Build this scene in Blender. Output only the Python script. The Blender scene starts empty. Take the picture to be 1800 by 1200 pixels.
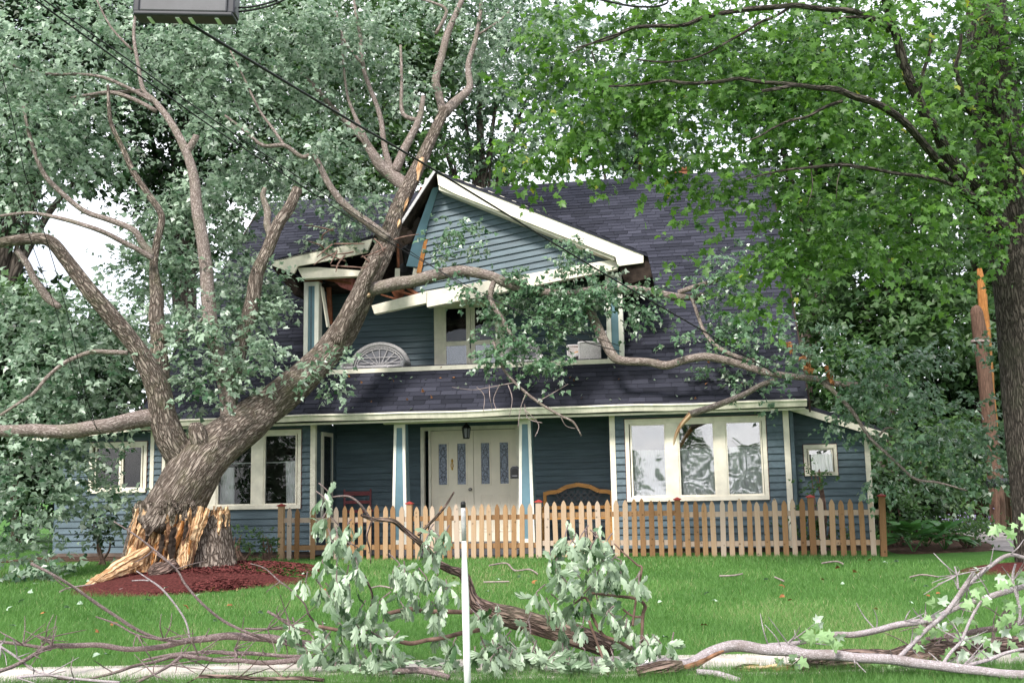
import bpy, math, random
import numpy as np
from mathutils import Vector, Matrix, noise as mnoise

random.seed(7)
rng = np.random.default_rng(7)
R_ = math.radians
scene = bpy.context.scene
COL = scene.collection

# ------------------------------------------------------------------ camera
FPX = 1850.0
PITCH = math.atan(260 / 1850)
ROLL = 0.019
CAM = np.array([0, 0, 1.6])
Fw = np.array([0, math.cos(PITCH), math.sin(PITCH)])
_r0 = np.array([1.0, 0, 0])
_u0 = np.array([0, -math.sin(PITCH), math.cos(PITCH)])
Rt = math.cos(ROLL) * _r0 - math.sin(ROLL) * _u0
Up = math.cos(ROLL) * _u0 + math.sin(ROLL) * _r0
cam_data = bpy.data.cameras.new('camera')
cam_data.sensor_width = 36
cam_data.lens = FPX * 36 / 1800
cam_data.clip_start = 0.05
cam_data.clip_end = 2000
cam = bpy.data.objects.new('camera', cam_data)
COL.objects.link(cam)
m = Matrix.Identity(4)
for i in range(3):
    m[i][0] = Rt[i]; m[i][1] = Up[i]; m[i][2] = -Fw[i]; m[i][3] = CAM[i]
cam.matrix_world = m
scene.camera = cam

# ------------------------------------------------------------------ sky, sun, exposure
SUN_EL, SUN_AZ = 46.0, 208.0          # azimuth clockwise from +Y: the sun stands behind the viewer, a little to the left
w = bpy.data.worlds.new('World')
scene.world = w
w.use_nodes = True
nt = w.node_tree
for n in list(nt.nodes):
    nt.nodes.remove(n)
sky = nt.nodes.new('ShaderNodeTexSky')
sky.sky_type = 'NISHITA'
sky.sun_disc = False
sky.sun_elevation = R_(SUN_EL)
sky.sun_rotation = R_(SUN_AZ)
sky.air_density = 1.2
sky.dust_density = 2.0
tc = nt.nodes.new('ShaderNodeTexCoord')
mp = nt.nodes.new('ShaderNodeMapping')
mp.inputs['Scale'].default_value = (1.6, 1.6, 3.4)
nz = nt.nodes.new('ShaderNodeTexNoise')
nz.inputs['Scale'].default_value = 2.2
nz.inputs['Detail'].default_value = 6
ramp = nt.nodes.new('ShaderNodeValToRGB')
ramp.color_ramp.elements[0].position = 0.30
ramp.color_ramp.elements[0].color = (5.4, 5.8, 6.8, 1)
ramp.color_ramp.elements[1].position = 0.66
ramp.color_ramp.elements[1].color = (11.8, 11.8, 12.0, 1)
mix = nt.nodes.new('ShaderNodeMixRGB')
mix.inputs[0].default_value = 0.82      # cloud cover over the clear sky
bg = nt.nodes.new('ShaderNodeBackground')
bg.inputs['Strength'].default_value = 0.057
out = nt.nodes.new('ShaderNodeOutputWorld')
L = nt.links.new
L(tc.outputs['Generated'], mp.inputs['Vector']); L(mp.outputs['Vector'], nz.inputs['Vector'])
L(nz.outputs['Fac'], ramp.inputs['Fac'])
L(sky.outputs['Color'], mix.inputs[1]); L(ramp.outputs['Color'], mix.inputs[2])
L(mix.outputs['Color'], bg.inputs['Color']); L(bg.outputs['Background'], out.inputs['Surface'])
sd = bpy.data.lights.new('sun', 'SUN')
sd.energy = 1.5
sd.angle = R_(11)
sd.color = (1.0, 0.96, 0.9)
sun = bpy.data.objects.new('sun', sd)
COL.objects.link(sun)
az, el = R_(SUN_AZ), R_(SUN_EL)
sdir = Vector((math.sin(az) * math.cos(el), math.cos(az) * math.cos(el), math.sin(el)))
sun.rotation_euler = sdir.to_track_quat('Z', 'Y').to_euler()
sun.location = (0, 0, 30)
scene.view_settings.view_transform = 'Standard'
scene.view_settings.look = 'None'
scene.view_settings.exposure = 1.88
scene.view_settings.gamma = 1.0
scene.view_settings.use_curve_mapping = False
scene.render.engine = 'CYCLES'
scene.cycles.max_bounces = 7
scene.cycles.diffuse_bounces = 3
scene.cycles.transparent_max_bounces = 8
scene.cycles.use_denoising = True

# ------------------------------------------------------------------ places
def ray(x, y):
    return Fw + Rt * (x - 900) / FPX + Up * (600 - y) / FPX

def at(x, y, Y):
    d = ray(x, y)
    return CAM + d * (Y / d[1])

TH = R_(10)
HO = np.array([0, 19.5, 0.0])
HU = np.array([math.cos(TH), -math.sin(TH), 0])
HV = np.array([math.sin(TH), math.cos(TH), 0])

def hp(u, v, z):
    return HO + HU * u + HV * v + np.array([0, 0, z])

def hw(x, y, v):                       # facade coordinates (u, z) on the plane v
    d = ray(x, y)
    t = ((HO + HV * v - CAM) @ HV) / (d @ HV)
    q = CAM + d * t - HO
    return float(q @ HU), float(q[2])

def gz(X, Y):                          # height of the ground
    t = min(max((Y - 10.2) / 7.0, 0), 1)
    return 0.43 * (t * 0.7 + 0.3 * t * t * (3 - 2 * t)) + 0.018 * mnoise.noise(Vector((X * .35, Y * .35, 3.1)))

def on_ground(x, y):
    """point of the lawn seen at a pixel of the photograph"""
    d = ray(x, y)
    Y = 10.0
    for _ in range(30):
        P = CAM + d * (Y / d[1])
        err = P[2] - gz(P[0], P[1])
        Y += err * 6
        Y = min(max(Y, 3), 60)
    P = CAM + d * (Y / d[1])
    return np.array([P[0], P[1], gz(P[0], P[1])])

# ------------------------------------------------------------------ materials
MATS = {}
def mat(name):
    mm = bpy.data.materials.new(name)
    mm.use_nodes = True
    nt = mm.node_tree
    b = nt.nodes['Principled BSDF']
    MATS[name] = mm
    return mm, nt, b

def node(nt, t, **kw):
    n = nt.nodes.new(t)
    for k, v in kw.items():
        if k in n.inputs:
            n.inputs[k].default_value = v
        else:
            setattr(n, k, v)
    return n

def ramp_node(nt, stops):
    r = nt.nodes.new('ShaderNodeValToRGB')
    el = r.color_ramp.elements
    while len(el) < len(stops):
        el.new(0.5)
    for e, (p, c) in zip(el, stops):
        e.position = p
        e.color = (*c, 1)
    return r

def simple(name, col, rough=0.6, spec=0.35, var=0.12, scale=6.0, bump=0.0, bscale=40, metal=0.0, stretch=(1, 1, 1), rand=0.0, coords='Object'):
    """plain material: colour with soft blotches, fine relief, optional change from object to object"""
    mm, nt, b = mat(name)
    l = nt.links.new
    tcn = node(nt, 'ShaderNodeTexCoord')
    mpn = node(nt, 'ShaderNodeMapping')
    mpn.inputs['Scale'].default_value = stretch
    l(tcn.outputs[coords], mpn.inputs['Vector'])
    vec = mpn.outputs['Vector']
    oi = node(nt, 'ShaderNodeObjectInfo')
    if rand:
        ad = node(nt, 'ShaderNodeVectorMath', operation='ADD')
        sc = node(nt, 'ShaderNodeVectorMath', operation='SCALE')
        cmb = node(nt, 'ShaderNodeCombineXYZ')
        l(oi.outputs['Random'], cmb.inputs[0]); l(oi.outputs['Random'], cmb.inputs[1]); l(oi.outputs['Random'], cmb.inputs[2])
        l(cmb.outputs[0], sc.inputs[0]); sc.inputs['Scale'].default_value = 57
        l(vec, ad.inputs[0]); l(sc.outputs[0], ad.inputs[1])
        vec = ad.outputs[0]
    n1 = node(nt, 'ShaderNodeTexNoise', Scale=scale, Detail=5.0, Roughness=0.6)
    l(vec, n1.inputs['Vector'])
    lo = tuple(max(c * (1 - var * 1.6), 0) for c in col); hi = tuple(min(c * (1 + var * 1.6), 1) for c in col)
    rp = ramp_node(nt, [(0.3, lo), (0.7, hi)])
    l(n1.outputs['Fac'], rp.inputs['Fac'])
    colout = rp.outputs['Color']
    if rand:
        hs = node(nt, 'ShaderNodeHueSaturation')
        mr = node(nt, 'ShaderNodeMapRange')
        mr.inputs['To Min'].default_value = 1 - rand; mr.inputs['To Max'].default_value = 1 + rand
        l(oi.outputs['Random'], mr.inputs['Value']); l(mr.outputs[0], hs.inputs['Value'])
        l(colout, hs.inputs['Color']); colout = hs.outputs['Color']
    l(colout, b.inputs['Base Color'])
    b.inputs['Roughness'].default_value = rough
    b.inputs['Specular IOR Level'].default_value = spec
    b.inputs['Metallic'].default_value = metal
    if bump:
        n2 = node(nt, 'ShaderNodeTexNoise', Scale=bscale, Detail=6.0, Roughness=0.65)
        l(vec, n2.inputs['Vector'])
        bp = node(nt, 'ShaderNodeBump', Strength=bump, Distance=0.02)
        l(n2.outputs['Fac'], bp.inputs['Height']); l(bp.outputs['Normal'], b.inputs['Normal'])
    return mm

simple('siding', (0.078, 0.116, 0.140), 0.55, 0.35, 0.16, 3.0, 0.12, 30, stretch=(1, 1, 6), rand=0.09)
simple('siding_inset', (0.13, 0.23, 0.28), 0.5, 0.35, 0.06, 4)
simple('trim', (0.78, 0.725, 0.61), 0.5, 0.35, 0.09, 5, 0.06, 30)
simple('trim_white', (0.80, 0.78, 0.70), 0.5, 0.35, 0.05, 5)
simple('gutter', (0.80, 0.75, 0.63), 0.4, 0.4, 0.10, 2.5, stretch=(3, 1, 1))
simple('casing_edge', (0.10, 0.03, 0.03), 0.6)
simple('attic_dark', (0.03, 0.022, 0.018), 0.9, 0.1, 0.5, 5, 0.4, 20)  # near-black: attic and hollow shade put into colour, also plain dark boards
simple('unlit_interior', (0.02, 0.017, 0.015), 0.9, 0.1, 0.4, 2)  # dark of unlit rooms put into the base colour
simple('lumber_red', (0.20, 0.075, 0.04), 0.8, 0.2, 0.3, 8, 0.4, 30, stretch=(1, 6, 1))
simple('insulation', (0.35, 0.12, 0.11), 0.95, 0.1, 0.3, 14, 0.6, 50)
simple('foundation', (0.12, 0.09, 0.075), 0.9, 0.2, 0.3, 4, 0.4, 30)
simple('deck', (0.10, 0.10, 0.11), 0.8, 0.2, 0.2, 4)
simple('door_paint', (0.76, 0.69, 0.56), 0.45, 0.4, 0.04, 4)
simple('curtain', (0.88, 0.88, 0.88), 0.9, 0.1, 0.05, 4)
simple('black_plastic', (0.018, 0.018, 0.024), 0.35, 0.5, 0.2, 6)
simple('black_rubber', (0.010, 0.010, 0.011), 0.55, 0.3, 0.1, 6)
simple('gray_panel', (0.22, 0.22, 0.25), 0.4, 0.5, 0.1, 6)
simple('case_gray', (0.075, 0.073, 0.082), 0.4, 0.5, 0.1, 6)
simple('brass', (0.65, 0.42, 0.10), 0.3, 0.5, 0.1, 6, metal=1.0)
simple('steel', (0.25, 0.24, 0.23), 0.35, 0.5, 0.1, 6, metal=1.0)
simple('red_paint', (0.32, 0.035, 0.03), 0.5, 0.4, 0.15, 8)
simple('rocker_red', (0.16, 0.022, 0.028), 0.5, 0.4, 0.15, 8)
simple('bench_wood', (0.52, 0.25, 0.065), 0.5, 0.4, 0.18, 7, 0.1, 30, stretch=(1, 5, 5))
simple('wicker', (0.52, 0.50, 0.51), 0.7, 0.2, 0.15, 30, 0.5, 120)
simple('white_pole', (0.86, 0.86, 0.85), 0.35, 0.45, 0.03, 6)
simple('concrete', (0.50, 0.45, 0.41), 0.9, 0.2, 0.14, 5, 0.25, 60, coords='Object')
simple('drive', (0.30, 0.27, 0.26), 0.95, 0.15, 0.25, 3, 0.5, 40)
simple('soil', (0.075, 0.045, 0.032), 0.95, 0.1, 0.4, 9, 0.8, 40)
simple('mulch', (0.085, 0.024, 0.022), 0.95, 0.1, 0.45, 30, 0.9, 70)
simple('mulch_chip', (0.105, 0.028, 0.026), 0.9, 0.15, 0.5, 18, 0.2, 60)
simple('old_board', (0.10, 0.062, 0.045), 0.9, 0.15, 0.3, 6, 0.3, 30, stretch=(6, 6, 1), rand=0.25)
simple('pole_wood', (0.115, 0.068, 0.05), 0.9, 0.15, 0.3, 6, 0.4, 30, stretch=(8, 8, 1))
simple('split_orange', (0.34, 0.145, 0.045), 0.8, 0.2, 0.25, 6, 0.5, 30, stretch=(10, 10, 1))
simple('petal', (0.36, 0.29, 0.50), 0.7, 0.2, 0.2, 10)
simple('petal_white', (0.8, 0.78, 0.75), 0.7, 0.2, 0.1, 10)
simple('dry_leaf', (0.27, 0.115, 0.045), 0.8, 0.2, 0.3, 25, rand=0.25)
simple('pale_leaf', (0.32, 0.42, 0.31), 0.7, 0.25, 0.2, 25, rand=0.2)
simple('rotten_wood', (0.23, 0.125, 0.075), 0.9, 0.1, 0.35, 12, 0.6, 40)
simple('bare_twig', (0.30, 0.235, 0.225), 0.8, 0.2, 0.25, 14, 0.3, 60)
simple('twig_brown', (0.16, 0.10, 0.08), 0.85, 0.2, 0.3, 14, 0.3, 60)

# picket wood: weathered cedar with grain along the picket, knots, colour from board to board
def picket_mat(name, stops):
    mm, nt, b = mat(name)
    l = nt.links.new
    tcn = node(nt, 'ShaderNodeTexCoord'); oi = node(nt, 'ShaderNodeObjectInfo')
    sc = node(nt, 'ShaderNodeVectorMath', operation='SCALE'); cmb = node(nt, 'ShaderNodeCombineXYZ')
    for k in range(3):
        l(oi.outputs['Random'], cmb.inputs[k])
    l(cmb.outputs[0], sc.inputs[0]); sc.inputs['Scale'].default_value = 91
    ad = node(nt, 'ShaderNodeVectorMath', operation='ADD')
    l(tcn.outputs['Object'], ad.inputs[0]); l(sc.outputs[0], ad.inputs[1])
    mpn = node(nt, 'ShaderNodeMapping'); mpn.inputs['Scale'].default_value = (26, 26, 1.6)
    l(ad.outputs[0], mpn.inputs['Vector'])
    n1 = node(nt, 'ShaderNodeTexNoise', Scale=1.6, Detail=6.0, Roughness=0.6, Distortion=0.6); l(mpn.outputs[0], n1.inputs['Vector'])
    n2 = node(nt, 'ShaderNodeTexNoise', Scale=4.5, Detail=3.0); l(ad.outputs[0], n2.inputs['Vector'])
    vk = node(nt, 'ShaderNodeTexVoronoi', Scale=7.5); l(ad.outputs[0], vk.inputs['Vector'])
    kn = ramp_node(nt, [(0.06, (0.28, 0.28, 0.28)), (0.16, (1, 1, 1))]); l(vk.outputs['Distance'], kn.inputs['Fac'])
    rp = ramp_node(nt, stops); 
    mixf = node(nt, 'ShaderNodeMath', operation='MULTIPLY_ADD'); mixf.inputs[1].default_value = 0.42; 
    l(n1.outputs['Fac'], mixf.inputs[0])
    m2 = node(nt, 'ShaderNodeMath', operation='MULTIPLY_ADD'); m2.inputs[1].default_value = 0.85; m2.inputs[2].default_value = -0.12
    l(oi.outputs['Random'], m2.inputs[0]); l(m2.outputs[0], mixf.inputs[2])
    l(mixf.outputs[0], rp.inputs['Fac'])
    mul = node(nt, 'ShaderNodeMixRGB', blend_type='MULTIPLY'); mul.inputs[0].default_value = 0.85
    l(rp.outputs['Color'], mul.inputs[1]); l(kn.outputs['Color'], mul.inputs[2])
    l(mul.outputs['Color'], b.inputs['Base Color'])
    b.inputs['Roughness'].default_value = 0.75
    b.inputs['Specular IOR Level'].default_value = 0.25
    bp = node(nt, 'ShaderNodeBump', Strength=0.3, Distance=0.01); l(n1.outputs['Fac'], bp.inputs['Height']); l(bp.outputs['Normal'], b.inputs['Normal'])
picket_mat('picket_wood', [(0.15, (0.215, 0.115, 0.052)), (0.4, (0.34, 0.20, 0.10)), (0.6, (0.42, 0.28, 0.17)), (0.85, (0.46, 0.36, 0.285))])

# shingles: tone is a per-shingle attribute
def shingle_mat():
    mm, nt, b = mat('shingle')
    l = nt.links.new
    a = node(nt, 'ShaderNodeAttribute', attribute_name='tone')
    rp = ramp_node(nt, [(0.0, (0.013, 0.014, 0.022)), (0.45, (0.025, 0.026, 0.039)), (1.0, (0.046, 0.047, 0.066))])
    l(a.outputs['Fac'], rp.inputs['Fac'])
    g = node(nt, 'ShaderNodeTexNoise', Scale=220.0, Detail=2.0)
    tcn = node(nt, 'ShaderNodeTexCoord'); l(tcn.outputs['Object'], g.inputs['Vector'])
    gr = ramp_node(nt, [(0.3, (0.72, 0.72, 0.72)), (0.7, (1.25, 1.25, 1.25))]); l(g.outputs['Fac'], gr.inputs['Fac'])
    mu = node(nt, 'ShaderNodeMixRGB', blend_type='MULTIPLY'); mu.inputs[0].default_value = 1
    l(rp.outputs['Color'], mu.inputs[1]); l(gr.outputs['Color'], mu.inputs[2]); l(mu.outputs['Color'], b.inputs['Base Color'])
    b.inputs['Roughness'].default_value = 0.85
    b.inputs['Specular IOR Level'].default_value = 0.25
    bp = node(nt, 'ShaderNodeBump', Strength=0.4, Distance=0.004); l(g.outputs['Fac'], bp.inputs['Height']); l(bp.outputs['Normal'], b.inputs['Normal'])
shingle_mat()

def glass_mat(name, refl, tint=(0.97, 0.98, 0.98)):
    mm, nt, b = mat(name)
    nt.nodes.remove(b)
    l = nt.links.new
    o = [n for n in nt.nodes if n.type == 'OUTPUT_MATERIAL'][0]
    tr = node(nt, 'ShaderNodeBsdfTransparent'); tr.inputs[0].default_value = (*tint, 1)
    gl = node(nt, 'ShaderNodeBsdfGlossy', Roughness=0.015); gl.inputs['Color'].default_value = (0.97, 0.98, 1.0, 1)
    fr = node(nt, 'ShaderNodeFresnel', IOR=1.5)
    ad = node(nt, 'ShaderNodeMath', operation='ADD'); ad.inputs[1].default_value = refl; ad.use_clamp = True
    l(fr.outputs[0], ad.inputs[0])
    nzn = node(nt, 'ShaderNodeTexNoise', Scale=1.6, Detail=1.0)
    tcn = node(nt, 'ShaderNodeTexCoord'); l(tcn.outputs['Object'], nzn.inputs['Vector'])
    bp = node(nt, 'ShaderNodeBump', Strength=0.06, Distance=0.1); l(nzn.outputs['Fac'], bp.inputs['Height']); l(bp.outputs['Normal'], gl.inputs['Normal'])
    mx = node(nt, 'ShaderNodeMixShader')
    l(ad.outputs[0], mx.inputs[0]); l(tr.outputs[0], mx.inputs[1]); l(gl.outputs[0], mx.inputs[2]); l(mx.outputs[0], o.inputs['Surface'])
glass_mat('glass_clear', -0.015)
glass_mat('glass_coated', 0.19)
glass_mat('glass_mid', 0.07)
simple('leaded_glass', (0.22, 0.25, 0.32), 0.25, 0.6, 0.45, 28, 0.6, 60)
simple('lead_line', (0.05, 0.055, 0.075), 0.5, 0.5)

# bark: 'bark' attribute holds unrolled trunk coordinates in metres
def bark_mat(name, dark, light, moss=None, scale=9.0, stretch=0.16, strength=0.9, mossamt=0.45):
    mm, nt, b = mat(name)
    l = nt.links.new
    a = node(nt, 'ShaderNodeAttribute', attribute_name='bark')
    mpn = node(nt, 'ShaderNodeMapping'); mpn.inputs['Scale'].default_value = (1, 1, stretch)
    l(a.outputs['Vector'], mpn.inputs['Vector'])
    wv = node(nt, 'ShaderNodeTexNoise', Scale=scale * 0.5, Detail=3.0); l(mpn.outputs[0], wv.inputs['Vector'])
    mxv = node(nt, 'ShaderNodeMixRGB'); mxv.inputs[0].default_value = 0.12
    l(mpn.outputs[0], mxv.inputs[1]); l(wv.outputs['Color'], mxv.inputs[2])
    vo = node(nt, 'ShaderNodeTexVoronoi', Scale=scale, feature='DISTANCE_TO_EDGE'); l(mxv.outputs[0], vo.inputs['Vector'])
    n1 = node(nt, 'ShaderNodeTexNoise', Scale=scale * 2.2, Detail=6.0, Roughness=0.7); l(mpn.outputs[0], n1.inputs['Vector'])
    hgt = node(nt, 'ShaderNodeMath', operation='MULTIPLY_ADD'); hgt.inputs[1].default_value = 0.5
    cr = ramp_node(nt, [(0.0, (0, 0, 0)), (0.28, (1, 1, 1))]); l(vo.outputs['Distance'], cr.inputs['Fac'])
    l(n1.outputs['Fac'], hgt.inputs[0]); l(cr.outputs['Color'], hgt.inputs[2])
    rp = ramp_node(nt, [(0.15, dark), (1.2 / 1.5, light)])
    m3 = node(nt, 'ShaderNodeMath', operation='MULTIPLY'); m3.inputs[1].default_value = 0.67; l(hgt.outputs[0], m3.inputs[0]); l(m3.outputs[0], rp.inputs['Fac'])
    col = rp.outputs['Color']
    if moss:
        mn = node(nt, 'ShaderNodeTexNoise', Scale=1.7, Detail=5.0, Roughness=0.7)
        l(a.outputs['Vector'], mn.inputs['Vector'])
        mr = ramp_node(nt, [(0.52, (0, 0, 0)), (0.68, (mossamt, mossamt, mossamt))]); l(mn.outputs['Fac'], mr.inputs['Fac'])
        mm2 = node(nt, 'ShaderNodeMixRGB'); l(mr.outputs['Color'], mm2.inputs[0]); l(col, mm2.inputs[1]); mm2.inputs[2].default_value = (*moss, 1)
        col = mm2.outputs['Color']
    l(col, b.inputs['Base Color'])
    b.inputs['Roughness'].default_value = 0.9
    b.inputs['Specular IOR Level'].default_value = 0.15
    bp = node(nt, 'ShaderNodeBump', Strength=strength, Distance=0.03); l(hgt.outputs[0], bp.inputs['Height']); l(bp.outputs['Normal'], b.inputs['Normal'])
bark_mat('bark_rough', (0.065, 0.046, 0.036), (0.32, 0.265, 0.225), (0.18, 0.18, 0.10), 28.0, 0.20, 1.0)
bark_mat('bark_limb', (0.14, 0.105, 0.09), (0.36, 0.30, 0.275), (0.20, 0.20, 0.13), 34.0, 0.4, 0.55)
bark_mat('bark_dark', (0.022, 0.018, 0.015), (0.115, 0.097, 0.083), (0.09, 0.095, 0.06), 26.0, 0.20, 0.9)
bark_mat('bark_far', (0.03, 0.024, 0.02), (0.13, 0.105, 0.09), None, 10.0, 0.2, 0.6)
bark_mat('bark_pale', (0.26, 0.22, 0.22), (0.47, 0.42, 0.44), (0.16, 0.12, 0.10), 46.0, 1.1, 0.45, 0.85)
bark_mat('bark_mauve', (0.12, 0.085, 0.08), (0.28, 0.22, 0.215), (0.09, 0.065, 0.055), 46.0, 1.1, 0.45, 0.85)
bark_mat('bark_log', (0.05, 0.034, 0.028), (0.27, 0.19, 0.16), (0.13, 0.13, 0.08), 26.0, 0.2, 1.0)
bark_mat('torn_wood', (0.40, 0.20, 0.09), (0.78, 0.54, 0.32), (0.86, 0.69, 0.48), 20.0, 0.06, 0.9, 0.75)

# leaves: 'tone' per leaf, paler underside
def leaf_mat(name, dark, light, under, trans=0.3, rough=0.45, spec=0.4, yellow=None):
    mm, nt, b = mat(name)
    l = nt.links.new
    o = [n for n in nt.nodes if n.type == 'OUTPUT_MATERIAL'][0]
    a = node(nt, 'ShaderNodeAttribute', attribute_name='tone')
    stops = [(0.0, dark), (0.93, light)]
    if yellow:
        stops.append((1.0, yellow))
    rp = ramp_node(nt, stops); l(a.outputs['Fac'], rp.inputs['Fac'])
    ge = node(nt, 'ShaderNodeNewGeometry')
    mx = node(nt, 'ShaderNodeMixRGB'); l(ge.outputs['Backfacing'], mx.inputs[0]); l(rp.outputs['Color'], mx.inputs[1])
    un = ramp_node(nt, [(0.0, tuple(c * 0.7 for c in under)), (1.0, tuple(min(c * 1.25, 1) for c in under))]); l(a.outputs['Fac'], un.inputs['Fac'])
    l(un.outputs['Color'], mx.inputs[2])
    l(mx.outputs['Color'], b.inputs['Base Color'])
    b.inputs['Roughness'].default_value = rough
    b.inputs['Specular IOR Level'].default_value = spec
    tr = node(nt, 'ShaderNodeBsdfTranslucent')
    hs = node(nt, 'ShaderNodeHueSaturation', Saturation=1.12, Value=1.5); l(rp.outputs['Color'], hs.inputs['Color'])
    hs.inputs['Hue'].default_value = 0.49
    l(hs.outputs['Color'], tr.inputs['Color'])
    ms = node(nt, 'ShaderNodeMixShader'); ms.inputs[0].default_value = trans
    l(b.outputs[0], ms.inputs[1]); l(tr.outputs[0], ms.inputs[2]); l(ms.outputs[0], o.inputs['Surface'])
leaf_mat('leaf_silver', (0.035, 0.092, 0.038), (0.33, 0.43, 0.315), (0.54, 0.61, 0.52), 0.25, 0.34, 0.5)
leaf_mat('leaf_glossy', (0.03, 0.085, 0.035), (0.15, 0.26, 0.14), (0.50, 0.57, 0.47), 0.2, 0.30, 0.55)
leaf_mat('leaf_maple', (0.034, 0.098, 0.018), (0.135, 0.270, 0.055), (0.16, 0.27, 0.10), 0.47, 0.42, 0.4, (0.34, 0.37, 0.06))
leaf_mat('leaf_far', (0.022, 0.06, 0.018), (0.10, 0.185, 0.06), (0.13, 0.20, 0.10), 0.35)
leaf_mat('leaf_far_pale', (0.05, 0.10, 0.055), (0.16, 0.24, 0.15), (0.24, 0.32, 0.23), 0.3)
leaf_mat('leaf_deep', (0.008, 0.024, 0.009), (0.035, 0.075, 0.022), (0.05, 0.085, 0.04), 0.25)  # leaf colour darkened as shade in the gaps behind the pale crown
leaf_mat('leaf_bush', (0.025, 0.075, 0.02), (0.085, 0.17, 0.045), (0.10, 0.18, 0.07), 0.3)
leaf_mat('leaf_wilted', (0.04, 0.10, 0.03), (0.36, 0.45, 0.32), (0.47, 0.54, 0.43), 0.15, 0.38, 0.5)
leaf_mat('leaf_tulip', (0.12, 0.24, 0.07), (0.30, 0.45, 0.22), (0.62, 0.70, 0.60), 0.3)
leaf_mat('leaf_hosta', (0.03, 0.11, 0.03), (0.09, 0.24, 0.06), (0.12, 0.24, 0.09), 0.25, 0.4, 0.45)
leaf_mat('grass_blade', (0.052, 0.145, 0.030), (0.155, 0.305, 0.085), (0.13, 0.265, 0.072), 0.32, 0.5, 0.3, (0.42, 0.40, 0.22))

def lawn_mat():
    mm, nt, b = mat('lawn')
    l = nt.links.new
    tcn = node(nt, 'ShaderNodeTexCoord')
    n1 = node(nt, 'ShaderNodeTexNoise', Scale=0.7, Detail=6.0, Roughness=0.65); l(tcn.outputs['Object'], n1.inputs['Vector'])
    n2 = node(nt, 'ShaderNodeTexNoise', Scale=45.0, Detail=4.0, Roughness=0.7); l(tcn.outputs['Object'], n2.inputs['Vector'])
    r1 = ramp_node(nt, [(0.3, (0.055, 0.15, 0.028)), (0.6, (0.085, 0.20, 0.04)), (0.8, (0.16, 0.22, 0.07))]); l(n1.outputs['Fac'], r1.inputs['Fac'])
    r2 = ramp_node(nt, [(0.3, (0.55, 0.55, 0.55)), (0.7, (1.25, 1.25, 1.25))]); l(n2.outputs['Fac'], r2.inputs['Fac'])
    mu = node(nt, 'ShaderNodeMixRGB', blend_type='MULTIPLY'); mu.inputs[0].default_value = 1
    l(r1.outputs['Color'], mu.inputs[1]); l(r2.outputs['Color'], mu.inputs[2]); l(mu.outputs['Color'], b.inputs['Base Color'])
    b.inputs['Roughness'].default_value = 0.9; b.inputs['Specular IOR Level'].default_value = 0.1
    bp = node(nt, 'ShaderNodeBump', Strength=0.8, Distance=0.05); l(n2.outputs['Fac'], bp.inputs['Height']); l(bp.outputs['Normal'], b.inputs['Normal'])
lawn_mat()

# ------------------------------------------------------------------ object helpers
def tag(o, label=None, cat=None, group=None, kind=None):
    if label: o['label'] = label
    if cat: o['category'] = cat
    if group: o['group'] = group
    if kind: o['kind'] = kind
    return o

def link(name, me, parent=None, loc=None):
    o = bpy.data.objects.new(name, me)
    COL.objects.link(o)
    if parent is not None:
        o.parent = parent
    if loc is not None:
        o.location = loc
    return o

def thing(name, label, cat, loc=(0, 0, 0), rz=0.0, group=None):
    o = link(name, None, None, tuple(float(c) for c in loc))
    o.empty_display_size = 0.2
    o.rotation_euler = (0, 0, rz)
    return tag(o, label, cat, group)

def root_loc(o):
    while o.parent is not None:
        o = o.parent
    return np.array(o.location)

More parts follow.
